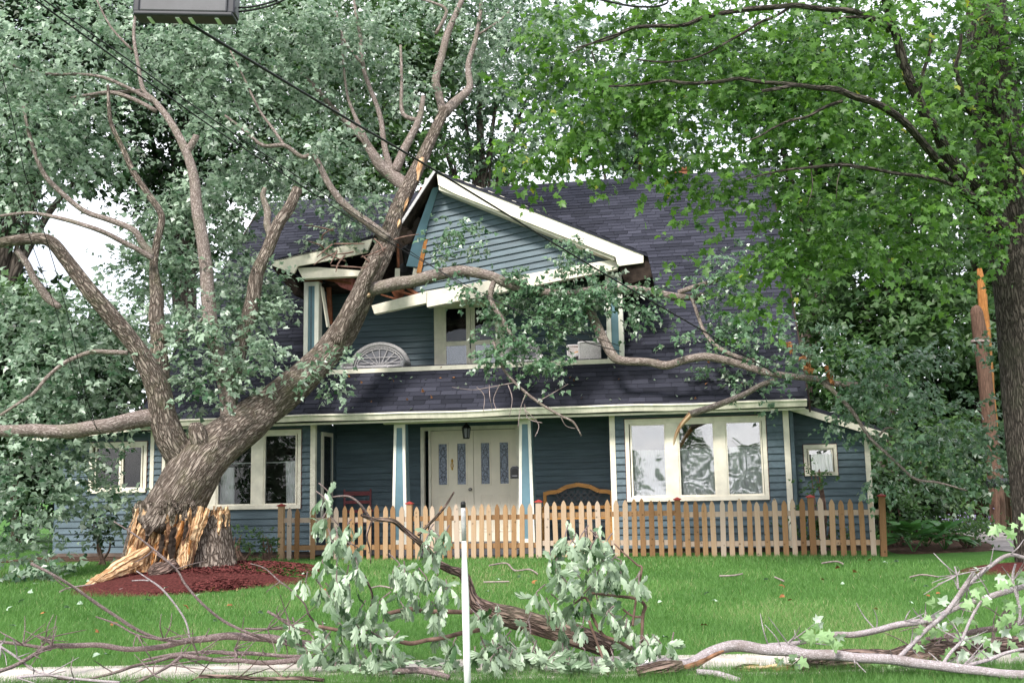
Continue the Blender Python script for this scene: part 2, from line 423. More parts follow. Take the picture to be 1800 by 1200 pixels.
class MB:
    """collects shapes for one mesh"""
    def __init__(s):
        s.v, s.f, s.attr = [], [], []
    def add(s, vs, fs, bark=None):
        n = len(s.v)
        s.v.extend([tuple(map(float, p)) for p in vs])
        s.f.extend([tuple(i + n for i in f) for f in fs])
        if bark is not None:
            s.attr.extend(bark)
        return s
    def box(s, a, b):
        x0, y0, z0 = a; x1, y1, z1 = b
        return s.add([(x0, y0, z0), (x1, y0, z0), (x1, y1, z0), (x0, y1, z0), (x0, y0, z1), (x1, y0, z1), (x1, y1, z1), (x0, y1, z1)],
                     [(0, 3, 2, 1), (4, 5, 6, 7), (0, 1, 5, 4), (1, 2, 6, 5), (2, 3, 7, 6), (3, 0, 4, 7)])
    def beam(s, p, q, w, h, up=(0, 0, 1)):
        p = Vector(p); q = Vector(q); d = (q - p).normalized(); up = Vector(up)
        sd_ = d.cross(up)
        if sd_.length < 1e-4:
            sd_ = d.cross(Vector((1, 0, 0)))
        sd_.normalize(); u2 = sd_.cross(d)
        vs = []
        for c in (p, q):
            for a, b in ((-1, -1), (1, -1), (1, 1), (-1, 1)):
                vs.append(c + sd_ * (a * w / 2) + u2 * (b * h / 2))
        return s.add(vs, [(0, 1, 2, 3), (7, 6, 5, 4), (0, 4, 5, 1), (1, 5, 6, 2), (2, 6, 7, 3), (3, 7, 4, 0)])
    def prism(s, poly, y0, y1):
        """polygon in x,z extruded along y"""
        n = len(poly)
        ar = sum(poly[i][0] * poly[(i + 1) % n][1] - poly[(i + 1) % n][0] * poly[i][1] for i in range(n))
        if ar < 0:
            poly = poly[::-1]
        vs = [(x, y0, z) for x, z in poly] + [(x, y1, z) for x, z in poly]
        fs = [tuple(range(n)), tuple(range(2 * n - 1, n - 1, -1))]
        for i in range(n):
            j = (i + 1) % n
            fs.append((i, n + i, n + j, j))
        return s.add(vs, fs)
    def lathe(s, prof, n=12, c=(0, 0, 0)):
        vs = [(c[0] + r * math.cos(2 * math.pi * k / n), c[1] + r * math.sin(2 * math.pi * k / n), c[2] + z) for r, z in prof for k in range(n)]
        fs = []
        for i in range(len(prof) - 1):
            for k in range(n):
                j = (k + 1) % n
                fs.append((i * n + k, i * n + j, (i + 1) * n + j, (i + 1) * n + k))
        fs.append(tuple(range(n - 1, -1, -1))); fs.append(tuple((len(prof) - 1) * n + k for k in range(n)))
        return s.add(vs, fs)
    def tube(s, pts, rad, sides=8, caps=True, jag=0.0, lump=0.0, res=4, seed=0.0, raw=False):
        """tapering tube through points (Catmull-Rom); keeps unrolled bark coordinates"""
        P = np.array(pts, float); Rr = np.array(rad, float)
        if not raw and len(P) > 2:
            Q, W = [], []
            n = len(P)
            for i in range(n - 1):
                p0 = P[max(i - 1, 0)]; p1 = P[i]; p2 = P[i + 1]; p3 = P[min(i + 2, n - 1)]
                for k in range(res):
                    t = k / res
                    Q.append(0.5 * ((2 * p1) + (-p0 + p2) * t + (2 * p0 - 5 * p1 + 4 * p2 - p3) * t * t + (-p0 + 3 * p1 - 3 * p2 + p3) * t ** 3))
                    W.append(Rr[i] * (1 - t) + Rr[i + 1] * t)
            Q.append(P[-1]); W.append(Rr[-1])
            P = np.array(Q); Rr = np.array(W)
        n = len(P)
        T = np.gradient(P, axis=0) if n > 2 else np.array([P[1] - P[0]] * 2)
        T /= np.maximum(np.linalg.norm(T, axis=1, keepdims=True), 1e-9)
        ref = np.array([0, 0, 1.0]) if abs(T[0][2]) < 0.9 else np.array([1.0, 0, 0])
        A = np.cross(T[0], ref); A /= np.linalg.norm(A)
        vs, bk = [], []
        ln = 0.0
        for i in range(n):
            if i:
                ln += np.linalg.norm(P[i] - P[i - 1])
            A = A - T[i] * (A @ T[i]); A /= max(np.linalg.norm(A), 1e-9)
            B = np.cross(T[i], A)
            for k in range(sides):
                a = 2 * math.pi * k / sides
                r = Rr[i]
                c, s_ = math.cos(a), math.sin(a)
                if lump:
                    r *= 1 + lump * mnoise.noise(Vector((c * 1.3 + seed, s_ * 1.3, ln * 1.4 / max(Rr[0] * 3, .3)))) + lump * .55 * mnoise.noise(Vector((c * 4 + seed, s_ * 4, ln * 1.2)))
                p = P[i] + (A * c + B * s_) * r
                if jag and i == 0:
                    p = p + T[0] * jag * (mnoise.noise(Vector((c * 2.3, s_ * 2.3, seed))) + 0.7 * mnoise.noise(Vector((c * 6, s_ * 6, seed))))
                vs.append(p); bk.append((c * Rr[i] + seed, s_ * Rr[i], ln))
        fs = []
        for i in range(n - 1):
            for k in range(sides):
                j = (k + 1) % sides
                fs.append((i * sides + k, i * sides + j, (i + 1) * sides + j, (i + 1) * sides + k))
        if caps:
            fs.append(tuple(range(sides - 1, -1, -1))); fs.append(tuple((n - 1) * sides + k for k in range(sides)))
        return s.add(vs, fs, bk)
    def build(s, name, mat_, parent=None, smooth=False, loc=None, bevel=0.0, tone=None):
        off = root_loc(parent) if (parent is not None and loc is None and not getattr(s, 'local', False)) else (np.array(loc) if loc is not None else np.zeros(3))
        me = bpy.data.meshes.new(name)
        me.from_pydata([tuple(np.array(p) - off) for p in s.v], [], s.f)
        if len(s.attr) == len(s.v) and s.attr:
            at_ = me.attributes.new('bark', 'FLOAT_VECTOR', 'POINT')
            at_.data.foreach_set('vector', np.array(s.attr, np.float32).ravel())
        if tone is not None:
            at_ = me.attributes.new('tone', 'FLOAT', 'POINT')
            at_.data.foreach_set('value', np.array(tone, np.float32) if hasattr(tone, '__len__') else np.full(len(s.v), tone, np.float32))
        me.materials.append(MATS[mat_])
        if smooth:
            me.polygons.foreach_set('use_smooth', [True] * len(me.polygons))
        me.update()
        o = link(name, me, parent, None if parent is not None else (tuple(map(float, loc)) if loc is not None else None))
        if bevel:
            md = o.modifiers.new('bevel', 'BEVEL'); md.width = bevel; md.segments = 2; md.limit_method = 'ANGLE'
        return o

class LB(MB):
    local = True                        # coordinates already local to the parent

# ------------------------------------------------------------------ leaves
MAPLE_V = np.array([(0, 0.32, 0.04), (0, 0, 0), (0.20, -0.09, -0.01), (0.41, 0.02, -0.05), (0.25, 0.18, 0), (0.57, 0.42, -0.10), (0.24, 0.48, -.01), (0.17, 0.72, -.03), (0, 1.0, -0.12), (-0.17, 0.72, -.03), (-0.24, 0.48, -.01), (-0.57, 0.42, -0.10), (-0.25, 0.18, 0), (-0.41, 0.02, -0.05), (-0.20, -0.09, -0.01)])
MAPLE_F = np.array([(0, i, i + 1) for i in range(1, 14)] + [(0, 14, 1)])
LITE_V = np.array([(0, 0, 0), (0.46, 0.22, -0.06), (0.21, 0.48, 0.02), (0, 1.0, -0.10), (-0.21, 0.48, 0.02), (-0.46, 0.20, -0.06)])
LITE_F = np.array([(0, 1, 2), (0, 2, 3), (0, 3, 4), (0, 4, 5)])
OVAL_V = np.array([(0, 0, 0), (0.2, 0.35, 0.04), (0.16, 0.7, 0.0), (0, 1.0, -0.12), (-0.16, 0.7, 0.0), (-0.2, 0.35, 0.04)])
OVAL_F = LITE_F
# a long lobed leaf, curled along its length
LOBED_V = np.array([(0, 0, 0), (0, .50, .06), (.05, .10, .03), (.13, .26, .0), (.17, .42, -.03), (.13, .52, .0), (.22, .66, -.06), (.21, .78, -.10), (.12, .74, -.03), (.12, .92, -.14), (.05, 1.0, -.18), (0, .93, -.12),
                    (-.06, .98, -.18), (-.12, .90, -.14), (-.12, .74, -.03), (-.20, .80, -.10), (-.22, .68, -.06), (-.12, .54, .0), (-.17, .44, -.03), (-.13, .27, .0), (-.05, .10, .03)])
LOBED_F = np.array([(1, 0, 2)] + [(1, i, i + 1) for i in range(2, 20)] + [(1, 20, 0)])

def unit(a):
    return a / np.maximum(np.linalg.norm(a, axis=1, keepdims=True), 1e-9)

def leaf_mesh(name, pos, axis, nrm, size, tone, tmpl, mat_, parent=None, loc=None):
    V, Fc = tmpl
    n = len(pos)
    ay = unit(axis)
    az_ = nrm - ay * np.sum(nrm * ay, axis=1, keepdims=True)
    az_ = unit(az_)
    ax = np.cross(ay, az_)
    off = root_loc(parent) if parent is not None else (np.array(loc) if loc is not None else np.zeros(3))
    sz = size[:, None, None]
    co = (pos - off)[:, None, :] + sz * (V[None, :, 0:1] * ax[:, None, :] + V[None, :, 1:2] * ay[:, None, :] + V[None, :, 2:3] * az_[:, None, :])
    nv, nf = len(V), len(Fc)
    me = bpy.data.meshes.new(name)
    me.vertices.add(n * nv)
    me.vertices.foreach_set('co', co.astype(np.float32).ravel())
    idx = (Fc[None] + (np.arange(n) * nv)[:, None, None]).astype(np.int32)
    me.loops.add(n * nf * 3); me.polygons.add(n * nf)
    me.loops.foreach_set('vertex_index', idx.ravel())
    me.polygons.foreach_set('loop_start', np.arange(0, n * nf * 3, 3, dtype=np.int32))
    me.polygons.foreach_set('loop_total', np.full(n * nf, 3, np.int32))
    a_ = me.attributes.new('tone', 'FLOAT', 'POINT')
    a_.data.foreach_set('value', np.repeat(tone, nv).astype(np.float32))
    me.materials.append(MATS[mat_])
    me.update(calc_edges=True)
    return link(name, me, parent, None if parent is not None else (tuple(map(float, loc)) if loc is not None else None))

def spray_leaves(base, dirs, per, length, size, droop=0.35, face=(0, -0.5, 0.7), jit=0.6, r=None, tone_b=0.45, tone_s=0.18):
    """leaves set along short twigs: base (N,3), dirs (N,3)"""
    r = r or rng
    n = len(base)
    d = unit(dirs)
    up = np.array([0, 0, 1.0])
    side = unit(np.cross(d, up) + 1e-4)
    B = np.repeat(base, per, 0); D = np.repeat(d, per, 0); S = np.repeat(side, per, 0)
    t = r.random(n * per)
    Ln = np.repeat(length * (0.6 + 0.8 * r.random(n)), per)
    sg = r.choice([-1.0, 1.0], n * per)
    pos = B + D * (t * Ln)[:, None] + S * (sg * 0.10 * Ln * r.random(n * per))[:, None] - up * (droop * 0.5 * t * t * Ln)[:, None]
    pos += r.normal(0, 0.06, pos.shape) * Ln[:, None]
    axis = D * (0.35 + 0.5 * t)[:, None] + S * (sg * (0.9 - 0.5 * t))[:, None] - up * droop + r.normal(0, 0.35, pos.shape)
    nrm = np.array(face)[None] + 0.35 * D + r.normal(0, jit, pos.shape)
    sz = size * (0.5 + 0.85 * r.random(n * per))
    tn = np.clip(np.repeat(tone_b + r.normal(0, tone_s, n), per) + r.normal(0, 0.16, n * per), 0, 0.93)
    return pos, axis, nrm, sz, tn

def in_ellipsoids(clumps, dens, r=None, shell=0.45):
    """clumps: (x, y, rx, ry, Y[, weight]) in photo pixels -> twig bases and directions in space"""
    r = r or rng
    bs, ds = [], []
    for c in clumps:
        x, y, rx, ry, Y = c[:5]
        wgt = c[5] if len(c) > 5 else 1.0
        k = Y / FPX
        C0 = at(x, y, Y)
        ra = np.array([rx * k, 0.5 * (rx + ry) * k * 0.8, ry * k])
        n = max(2, int(dens * wgt * ra[0] * ra[2] * (1.0 + 0.0 * ra[1])))
        # sub-clumps give an uneven outline, gaps and shaded hollows
        ns = max(3, n // 13)
        sdv = unit(r.normal(size=(ns, 3))); srad = (shell + (1 - shell) * r.random(ns)) ** 0.7
        pick = r.integers(0, ns, n)
        jit_ = r.normal(size=(n, 3)) * np.minimum(0.34 * ra, 0.30)
        p = C0 + (sdv * srad[:, None])[pick] * ra * 1.02 + jit_ * np.array([1, 1, .62])
        d = unit(jit_ / np.minimum(0.34 * ra, 0.30) + 0.8 * sdv[pick])
        bs.append(p); ds.append(d + np.array([0, 0, 0.12]) + r.normal(0, 0.3, d.shape))
    return np.concatenate(bs), np.concatenate(ds)

def px_tube(mb, pts, sides=8, lump=0.08, seed=None, **kw):
    P = [at(x, y, Y) for x, y, Y, w_ in pts]
    Rr = [w_ / 2 * Y / FPX for x, y, Y, w_ in pts]
    mb.tube(P, Rr, sides, lump=lump, seed=random.random() * 9 if seed is None else seed, **kw)
    return mb

def wobble(pts, amp=0.5):
    """inserts slightly off points so a limb is never a clean curve"""
    o = [pts[0]]
    for a, b in zip(pts[:-1], pts[1:]):
        dx, dy = b[0] - a[0], b[1] - a[1]
        ln = math.hypot(dx, dy)
        if ln > 55:
            j = random.uniform(-1, 1) * ln * 0.05 * amp * 2
            o.append(((a[0] + b[0]) / 2 - dy / ln * j, (a[1] + b[1]) / 2 + dx / ln * j, (a[2] + b[2]) / 2, (a[3] + b[3]) / 2))
        o.append(b)
    return o

# ================================================================== THE SETTING
def ground_sheet():
    xs = sorted(set([round(x, 3) for x in np.concatenate([np.linspace(-14, 16, 61), [-300, -120, -60, -35, -22, 22, 30, 45, 70, 130, 300]])]))
    ys = sorted(set([round(y, 3) for y in np.concatenate([np.linspace(4, 20, 49), [-30, -10, 0, 23, 27, 32, 40, 60, 100, 200, 400]])]))
    vs = [(x, y, gz(x, y)) for y in ys for x in xs]
    n = len(xs)
    fs = [(j * n + i, j * n + i + 1, (j + 1) * n + i + 1, (j + 1) * n + i) for j in range(len(ys) - 1) for i in range(n - 1)]
    o = LB().add(vs, fs).build('lawn', 'lawn', smooth=True)
    tag(o, 'green lawn rising gently from the sidewalk to the house', 'lawn', kind='structure')
ground_sheet()

# sidewalk: cast slabs with recessed joints
SWN, SWF = 9.15, 10.2
def sidewalk():
    base = LB()
    for k in range(-9, 10):
        pass
    base.add([(-14, SWN, 0.010), (14, SWN, 0.010), (14, SWF, 0.010), (-14, SWF, 0.010)], [(0, 1, 2, 3)])
    o = base.build('sidewalk', 'soil'); tag(o, 'pale concrete sidewalk slabs running across the front of the lawn', 'sidewalk', kind='structure')
    L_ = 1.5
    bm_ = LB().box((-L_ / 2 + .006, SWN, 0), (L_ / 2 - .006, SWF, 0.036))
    me = None
    for k in range(-7, 8):
        if me is None:
            s = bm_.build('slab', 'concrete', o, bevel=0.008); me = s.data
        else:
            s = link('slab', me, o); md = s.modifiers.new('bevel', 'BEVEL'); md.width = 0.008; md.segments = 2
        s.location = (k * L_ + 0.3, 0, 0.002 * random.random())
sidewalk()

def patch(name, pts, mat_, lift, label, cat, kind='structure', mound=0.0, n=40, ringn=8):
    """a rounded bed laid on the lawn, from outline points on the ground"""
    P = np.array([p[:2] for p in pts]); C0 = P.mean(0)
    out = []
    m_ = len(P)
    for i in range(n):
        t = i / n * m_; a = int(t); f = t - a
        p0, p1, p2, p3 = P[(a - 1) % m_], P[a % m_], P[(a + 1) % m_], P[(a + 2) % m_]
        out.append(0.5 * ((2 * p1) + (-p0 + p2) * f + (2 * p0 - 5 * p1 + 4 * p2 - p3) * f * f + (-p0 + 3 * p1 - 3 * p2 + p3) * f ** 3))
    vs, fs = [], []
    for j in range(ringn):
        t = 1 - j / ringn
        for q in out:
            p = C0 + (q - C0) * t
            h = mound * (1 - t ** 2.2) + (0.02 * mnoise.noise(Vector((p[0] * 5, p[1] * 5, 0))) * (1 if mound else .3) * (1 - t * .8))
            vs.append((p[0], p[1], gz(p[0], p[1]) + (lift if j else -0.02) + h))
    vs.append((C0[0], C0[1], gz(*C0) + lift + mound))
    for j in range(ringn - 1):
        for i in range(n):
            k = (i + 1) % n
            fs.append((j * n + i, j * n + k, (j + 1) * n + k, (j + 1) * n + i))
    for i in range(n):
        fs.append(((ringn - 1) * n + i, (ringn - 1) * n + (i + 1) % n, ringn * n))
    o = LB().add(vs, fs).build(name, mat_, smooth=True)
    return tag(o, label, cat, kind=kind)

bed_l = patch('mulch_bed', [on_ground(x, y) for x, y in ((110, 1043), (190, 1012), (300, 992), (420, 1000), (545, 1020), (520, 1028), (420, 1036), (320, 1046), (200, 1050))], 'mulch', 0.012,
              'dark red mulch mound round the snapped maple', 'mulch bed', mound=0.12)
bed_r = patch('mulch_bed', [on_ground(x, y) for x, y in ((1672, 1006), (1740, 992), (1850, 988), (1930, 1000), (1850, 1012), (1760, 1012))], 'mulch', 0.012,
              'small red mulch ring under the standing maple beside the driveway', 'mulch bed', mound=0.05)
bed_h = patch('planting_bed', [on_ground(x, y) for x, y in ((1560, 972), (1570, 945), (1660, 935), (1720, 945), (1760, 965), (1680, 972))], 'soil', 0.012,
              'brown soil bed edged with bark beside the fence end', 'planting bed', mound=0.03)
bed_f = LB()
for k in range(14):
    u0 = -9.6 + k * 0.42
    bed_f.box((u0, -1.15 + 0.1 * math.sin(k * 1.7), 0.36), (u0 + 0.42, -0.02, 0.458 + 0.006 * math.sin(k)))
bf = bed_f.build('foundation_bed', 'soil', smooth=False)
bf.location = tuple(HO); bf.rotation_euler = (0, 0, -TH)
tag(bf, 'bare earth strip along the foot of the blue wall', 'planting bed', kind='structure')

dr = LB()
dpts = [on_ground(1795, 972), on_ground(1735, 966), on_ground(1640, 932), on_ground(1668, 922), on_ground(1800, 940), on_ground(1900, 960)]
dr.add([(p[0], p[1], p[2] + 0.014) for p in dpts], [(0, 5, 4, 3, 2, 1)])
d_o = dr.build('driveway', 'drive'); tag(d_o, 'grey gravel driveway leading back past the standing maple', 'driveway', kind='structure')

# mulch chips: too many to count
def chips(bed, n, cx, cy, rx, ry, rise, name='mulch_chips', mat_='mulch_chip'):
    vs, fs = [], []
    for k in range(n):
        a = random.random() * 6.283; q = math.sqrt(random.random())
        X = cx + rx * q * math.cos(a); Yy = cy + ry * q * math.sin(a)
        z = gz(X, Yy) + 0.018 + rise * (1 - q ** 2.2)
        l_, w_ = random.uniform(.012, .04), random.uniform(.004, .010)
        th = random.random() * 3.14; dz = random.uniform(-.015, .02)
        c, s_ = math.cos(th), math.sin(th)
        i = len(vs)
        vs += [(X - c * l_ - s_ * w_, Yy - s_ * l_ + c * w_, z), (X + c * l_ - s_ * w_, Yy + s_ * l_ + c * w_, z + dz), (X + c * l_ + s_ * w_, Yy + s_ * l_ - c * w_, z + dz + .004), (X - c * l_ + s_ * w_, Yy - s_ * l_ - c * w_, z + .008)]
        fs.append((i, i + 1, i + 2, i + 3))
    o = LB().add(vs, fs).build(name, mat_, bed); o['kind'] = 'stuff'
pl, pr_ = on_ground(112, 1040), on_ground(540, 1022); pf, pb = on_ground(320, 1046), on_ground(330, 994)
chips(bed_l, 9000, (pl[0] + pr_[0]) / 2, (pf[1] + pb[1]) / 2, (pr_[0] - pl[0]) / 2, (pb[1] - pf[1]) / 2, 0.12)

# ================================================================== THE HOUSE
house = thing('house', 'blue clapboard house with cream trim, its front dormer crushed by the fallen maple', 'house', HO, -TH)

BOARD_MESH = {}
EXPO = 0.125
def board_mesh():
    if 'b' not in BOARD_MESH:
        b = LB()
        t = EXPO
        b.prism([(0, 0), (1, 0), (1, 1), (0, 1)], 0, 1)
        b.v = [(0, -.036, 0), (1, -.036, 0), (1, -.005, t + .012), (0, -.005, t + .012), (0, 0, 0), (1, 0, 0), (1, 0, t + .012), (0, 0, t + .012)]
        b.f = [(0, 1, 2, 3), (7, 6, 5, 4), (0, 4, 5, 1), (1, 5, 6, 2), (2, 6, 7, 3), (3, 7, 4, 0)]
        o = b.build('siding_board', 'siding')
        BOARD_MESH['b'] = o.data
        bpy.data.objects.remove(o)
    return BOARD_MESH['b']

def siding(wall, u0, u1, z0, z1, v, openings=(), clip=None):
    me = board_mesh()
    z = z0
    while z < z1 - 0.02:
        segs = [(u0, u1 if clip is None else min(u1, clip(z + EXPO)))]
        if clip is not None and clip(0) is None:
            segs = []
        for (a, b, c, d) in openings:
            if z + EXPO > c + .01 and z < d - .01:
                ns = []
                for s0, s1 in segs:
                    if b <= s0 or a >= s1:
                        ns.append((s0, s1)); continue
                    if a > s0: ns.append((s0, a))
                    if b < s1: ns.append((b, s1))
                segs = ns
        for s0, s1 in segs:
            cuts = [s0]
            while s1 - cuts[-1] > 4.2:
                cuts.append(cuts[-1] + random.uniform(1.6, 3.2))
            cuts.append(s1)
            for a, b in zip(cuts[:-1], cuts[1:]):
                if b - a < 0.03: continue
                o = link('siding_board', me, wall, (a + .001, v + random.uniform(-.0015, .0015), z))
                o.scale = (b - a - .002, 1, min(1, (z1 - z) / EXPO) if z + EXPO > z1 else 1)
        z += EXPO

def sheathing(name, u0, u1, z0, z1, v, openings=(), thick=0.12, mat_='siding'):
    mb = LB()
    cuts = sorted(set([u0, u1] + [c for o in openings for c in o[:2] if u0 < c < u1]))
    for a, b in zip(cuts[:-1], cuts[1:]):
        zs = [z0]
        for o in sorted(openings, key=lambda q: q[2]):
            if o[0] < (a + b) / 2 < o[1]:
                if o[2] > zs[-1] + .001:
                    mb.box((a, v, zs[-1]), (b, v + thick, o[2]))
                zs.append(o[3])
        if z1 > zs[-1] + .001:
            mb.box((a, v, zs[-1]), (b, v + thick, z1))
    return mb.build(name, mat_, house)

def curtain_sheet(parent, u0, u1, z0, z1, v, wave=0.018, nf=9, name='curtain', flare=0.0):
    vs, fs = [], []
    n = nf * 6
    for j, z in enumerate((z0, (z0 + z1) / 2, z1)):
        for i in range(n + 1):
            t = i / n
            u = u0 + (u1 - u0) * t + flare * (1 - j / 2) * (t - .5)
            vs.append((u, v + wave * math.sin(t * nf * 6.283 + .6 * j) + .006 * math.sin(t * 31), z))
    for j in range(2):
        for i in range(n):
            a = j * (n + 1) + i
            fs.append((a, a + 1, a + n + 2, a + n + 1))
    return LB().add(vs, fs).build(name, 'curtain', parent, smooth=True)

def window(u0, u1, z0, z1, v, panes, glass='glass_clear', casing=0.085, curtains=(), edge=True, proud=0.05):
    """casing with sashes and panes; room box behind"""
    g = LB()
    # casing frame as four boards (proud of the boards)
    g.box((u0, v - proud, z1 - casing), (u1, v + .03, z1)); g.box((u0, v - proud - .012, z0), (u1, v + .03, z0 + casing * .9))
    g.box((u0, v - proud + .002, z0 + casing * .9), (u0 + casing * .8, v + .03, z1 - casing)); g.box((u1 - casing * .8, v - proud + .002, z0 + casing * .9), (u1, v + .03, z1 - casing))
    ps = sorted(panes)
    for (a, b), (c, d) in zip(ps[:-1], ps[1:]):
        g.box((b, v - proud + .004, z0 + casing * .9), (c, v + .03, z1 - casing))
    win = g.build('window', 'trim', house, bevel=0.004)
    if edge:
        e = LB(); t = .012
        e.box((u0 - t, v - proud + .015, z0 - t), (u0, v - .001, z1 + t)); e.box((u1, v - proud + .015, z0 - t), (u1 + t, v - .001, z1 + t)); e.box((u0, v - proud + .015, z1), (u1, v - .001, z1 + t))
        e.build('casing_edge', 'casing_edge', win)
    for (a, b) in ps:
        za, zb = z0 + casing * .9, z1 - casing
        s = LB(); w_ = .028; y0, y1 = v - proud + .022, v + .025
        s.box((a, y0, za), (a + w_, y1, zb)); s.box((b - w_, y0, za), (b, y1, zb)); s.box((a + w_, y0, za), (b - w_, y1, za + w_)); s.box((a + w_, y0, zb - w_), (b - w_, y1, zb))
        s.build('sash', 'trim', win)
        LB().box((a + w_, v + .004, za + w_), (b - w_, v + .010, zb - w_)).build('pane', glass, win)
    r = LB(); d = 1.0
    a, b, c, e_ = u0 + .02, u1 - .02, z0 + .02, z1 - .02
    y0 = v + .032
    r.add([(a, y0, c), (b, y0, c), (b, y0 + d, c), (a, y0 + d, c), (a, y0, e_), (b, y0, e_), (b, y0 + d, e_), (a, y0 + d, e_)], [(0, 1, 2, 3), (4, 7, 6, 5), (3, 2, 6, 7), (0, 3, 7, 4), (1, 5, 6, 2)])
    r.build('room_interior', 'unlit_interior', win)  # near-black box carries the dark of the unlit room
    for c in curtains:
        curtain_sheet(win, *c)
    return win

ZB, ZE = 0.52, 2.94                    # siding foot, eave soffit
# ---- left front wall
winL = (-6.98, -4.12, 1.32, 2.82)
winW = (-8.60, -7.36, 1.68, 2.68)
wl = sheathing('wall', -7.22, -3.87, ZB, ZE, 0.0, [winL])
siding(wl, -7.16, -3.94, ZB, ZE, 0.0, [winL])
ww = sheathing('wall', -9.35, -7.22, ZB, 2.86, 0.10, [winW])
siding(ww, -9.30, -7.23, ZB, 2.86, 0.10, [winW])
window(*winL, 0.0, [(-6.88, -6.09), (-5.84, -5.11), (-4.88, -4.21)], curtains=[(-5.82, -5.55, 1.42, 2.13, .12, .015, 4, 'curtain', .04), (-4.50, -4.23, 1.42, 2.22, .12, .015, 4, 'curtain', -.06), (-6.4, -6.12, 1.42, 2.1, .12, .015, 4)])
rod = LB().box((-5.84, .11, 2.195), (-4.21, .125, 2.212)); rod.build('curtain_rod', 'curtain', house)
window(*winW, 0.10, [(-8.48, -7.93), (-7.90, -7.46)])
# ---- right front wall
winR = (2.05, 4.54, 1.34, 2.82)
wr = sheathing('wall', 1.80, 4.93, ZB, ZE, 0.0, [winR])
siding(wr, 1.87, 4.84, ZB, ZE, 0.0, [winR])
wrc = [(2.16, 2.77, 1.44, 2.26, .06, .042, 7), (3.0, 3.62, 1.44, 2.27, .06, .042, 7), (3.84, 4.45, 1.44, 2.28, .06, .042, 7)]
window(*winR, 0.0, [(2.14, 2.78), (2.99, 3.64), (3.83, 4.46)], 'glass_coated', .09, wrc)
# ---- right lean-to
winS = (5.19, 5.76, 1.74, 2.29)
def lean_top(u): return 2.96 - (u - 4.95) * 0.345
ws = LB(); ws.prism([(4.94, ZB), (winS[0], ZB), (winS[0], lean_top(winS[0])), (4.94, lean_top(4.94))], 0.30, 0.42)
ws.prism([(winS[1], ZB), (6.32, ZB), (6.32, lean_top(6.32)), (winS[1], lean_top(winS[1]))], 0.30, 0.42)
ws.prism([(winS[0], winS[3]), (winS[1], winS[3]), (winS[1], lean_top(winS[1])), (winS[0], lean_top(winS[0]))], 0.30, 0.42)
ws.prism([(winS[0], ZB), (winS[1], ZB), (winS[1], winS[2]), (winS[0], winS[2])], 0.30, 0.42)
ws = ws.build('wall', 'siding', house)
siding(ws, 4.95, 6.26, ZB, 2.95, 0.30, [winS], clip=lambda z: max(4.95, 4.95 + (2.96 - z) / 0.345 + .12) if z > 2.4 else 9)
window(*winS, 0.30, [(5.26, 5.69)], 'glass_coated', .07, [(5.3, 5.66, 1.81, 2.12, .12, .012, 6)])
LB().box((6.235, .262, ZB - .01), (6.325, .30, 2.46)).build('corner_board', 'trim', house)
LB().box((6.32, .30, ZB), (6.33, 3.6, 2.46)).build('side_wall', 'siding', house)
r_ = LB(); r_.prism([(4.93, 3.02), (6.58, 2.45), (6.58, 2.53), (4.93, 3.10)], 0.02, 3.8); lr = r_.build('lean_roof', 'shingle', house, tone=0.4)
r_ = LB(); r_.prism([(4.93, 2.905), (6.54, 2.35), (6.60, 2.37), (6.60, 2.445), (4.93, 3.02)], -0.03, 0.018); r_.build('rake_board', 'trim', house)
LB().prism([(6.28, 2.41), (6.58, 2.31), (6.58, 2.36), (6.28, 2.46)], 0.02, 3.7).build('soffit', 'trim', house)
# ---- left lean roof over the wing
LB().prism([(-7.2, 2.98), (-9.6, 2.78), (-9.6, 2.86), (-7.2, 3.06)], -0.3, 3.8).build('wing_roof', 'shingle', house, tone=0.4)
LB().prism([(-7.2, 2.88), (-9.6, 2.70), (-9.6, 2.78), (-7.2, 2.98)], -0.34, -0.3).build('fascia', 'trim', house)
# ---- corner boards and posts
for (a, b, v0) in ((-7.24, -7.16, 0.0), (-3.94, -3.84, 0.0), (1.77, 1.87, 0.0), (4.84, 4.94, 0.0)):
    LB().box((a, v0 - .035, ZB - .01), (b, v0 + .06, ZE)).build('corner_board', 'trim', house, bevel=.004)
LB().box((4.95, -.02, 1.0), (5.02, .05, 2.9)).build('downspout', 'siding', house, bevel=.01)
# ---- foundation
fd = LB(); fd.box((-9.3, .03, .1), (-3.9, .4, ZB - .002)); fd.box((1.8, .03, .1), (4.92, .4, ZB - .002)); fd.box((4.92, .33, .1), (6.3, .6, ZB - .002)); fd.box((-3.9, .9, .1), (1.8, 1.2, .55))
fd.build('foundation', 'foundation', house)
# ---- porch
VP = 1.2
bw = sheathing('porch_wall', -3.87, 1.80, .6, 3.0, VP, [(-2.09, -.10, .6, 2.86)])
siding(bw, -3.84, 1.78, .6, 3.0, VP, [(-2.09, -.10, .6, 2.86)])
LB().box((-3.99, .12, ZB), (-3.87, VP, ZE)).build('porch_side_wall', 'siding', house)
LB().box((1.80, .12, ZB), (1.92, VP, ZE)).build('porch_side_wall', 'siding', house)
LB().box((-3.87, .04, 2.965), (1.80, VP, 2.99)).build('porch_ceiling', 'siding', house)
pf_ = None
nb = 9
deck_o = LB().box((-3.87, .0, .44), (1.80, VP, .585)).build('porch_floor', 'deck', house)
for k in range(nb):
    v0 = -.05 + k * (VP + .05) / nb
    LB().box((-3.865, v0 + .004, .588), (1.795, v0 + (VP + .05) / nb - .004, .612)).build('floor_plank', 'deck', deck_o)
for k in range(2):                      # steps in front of the doors
    LB().box((-2.3, -.32 - .3 * (1 - k), .40), (.1, -.05, .46 + .075 * k)).build('step', 'deck', house)
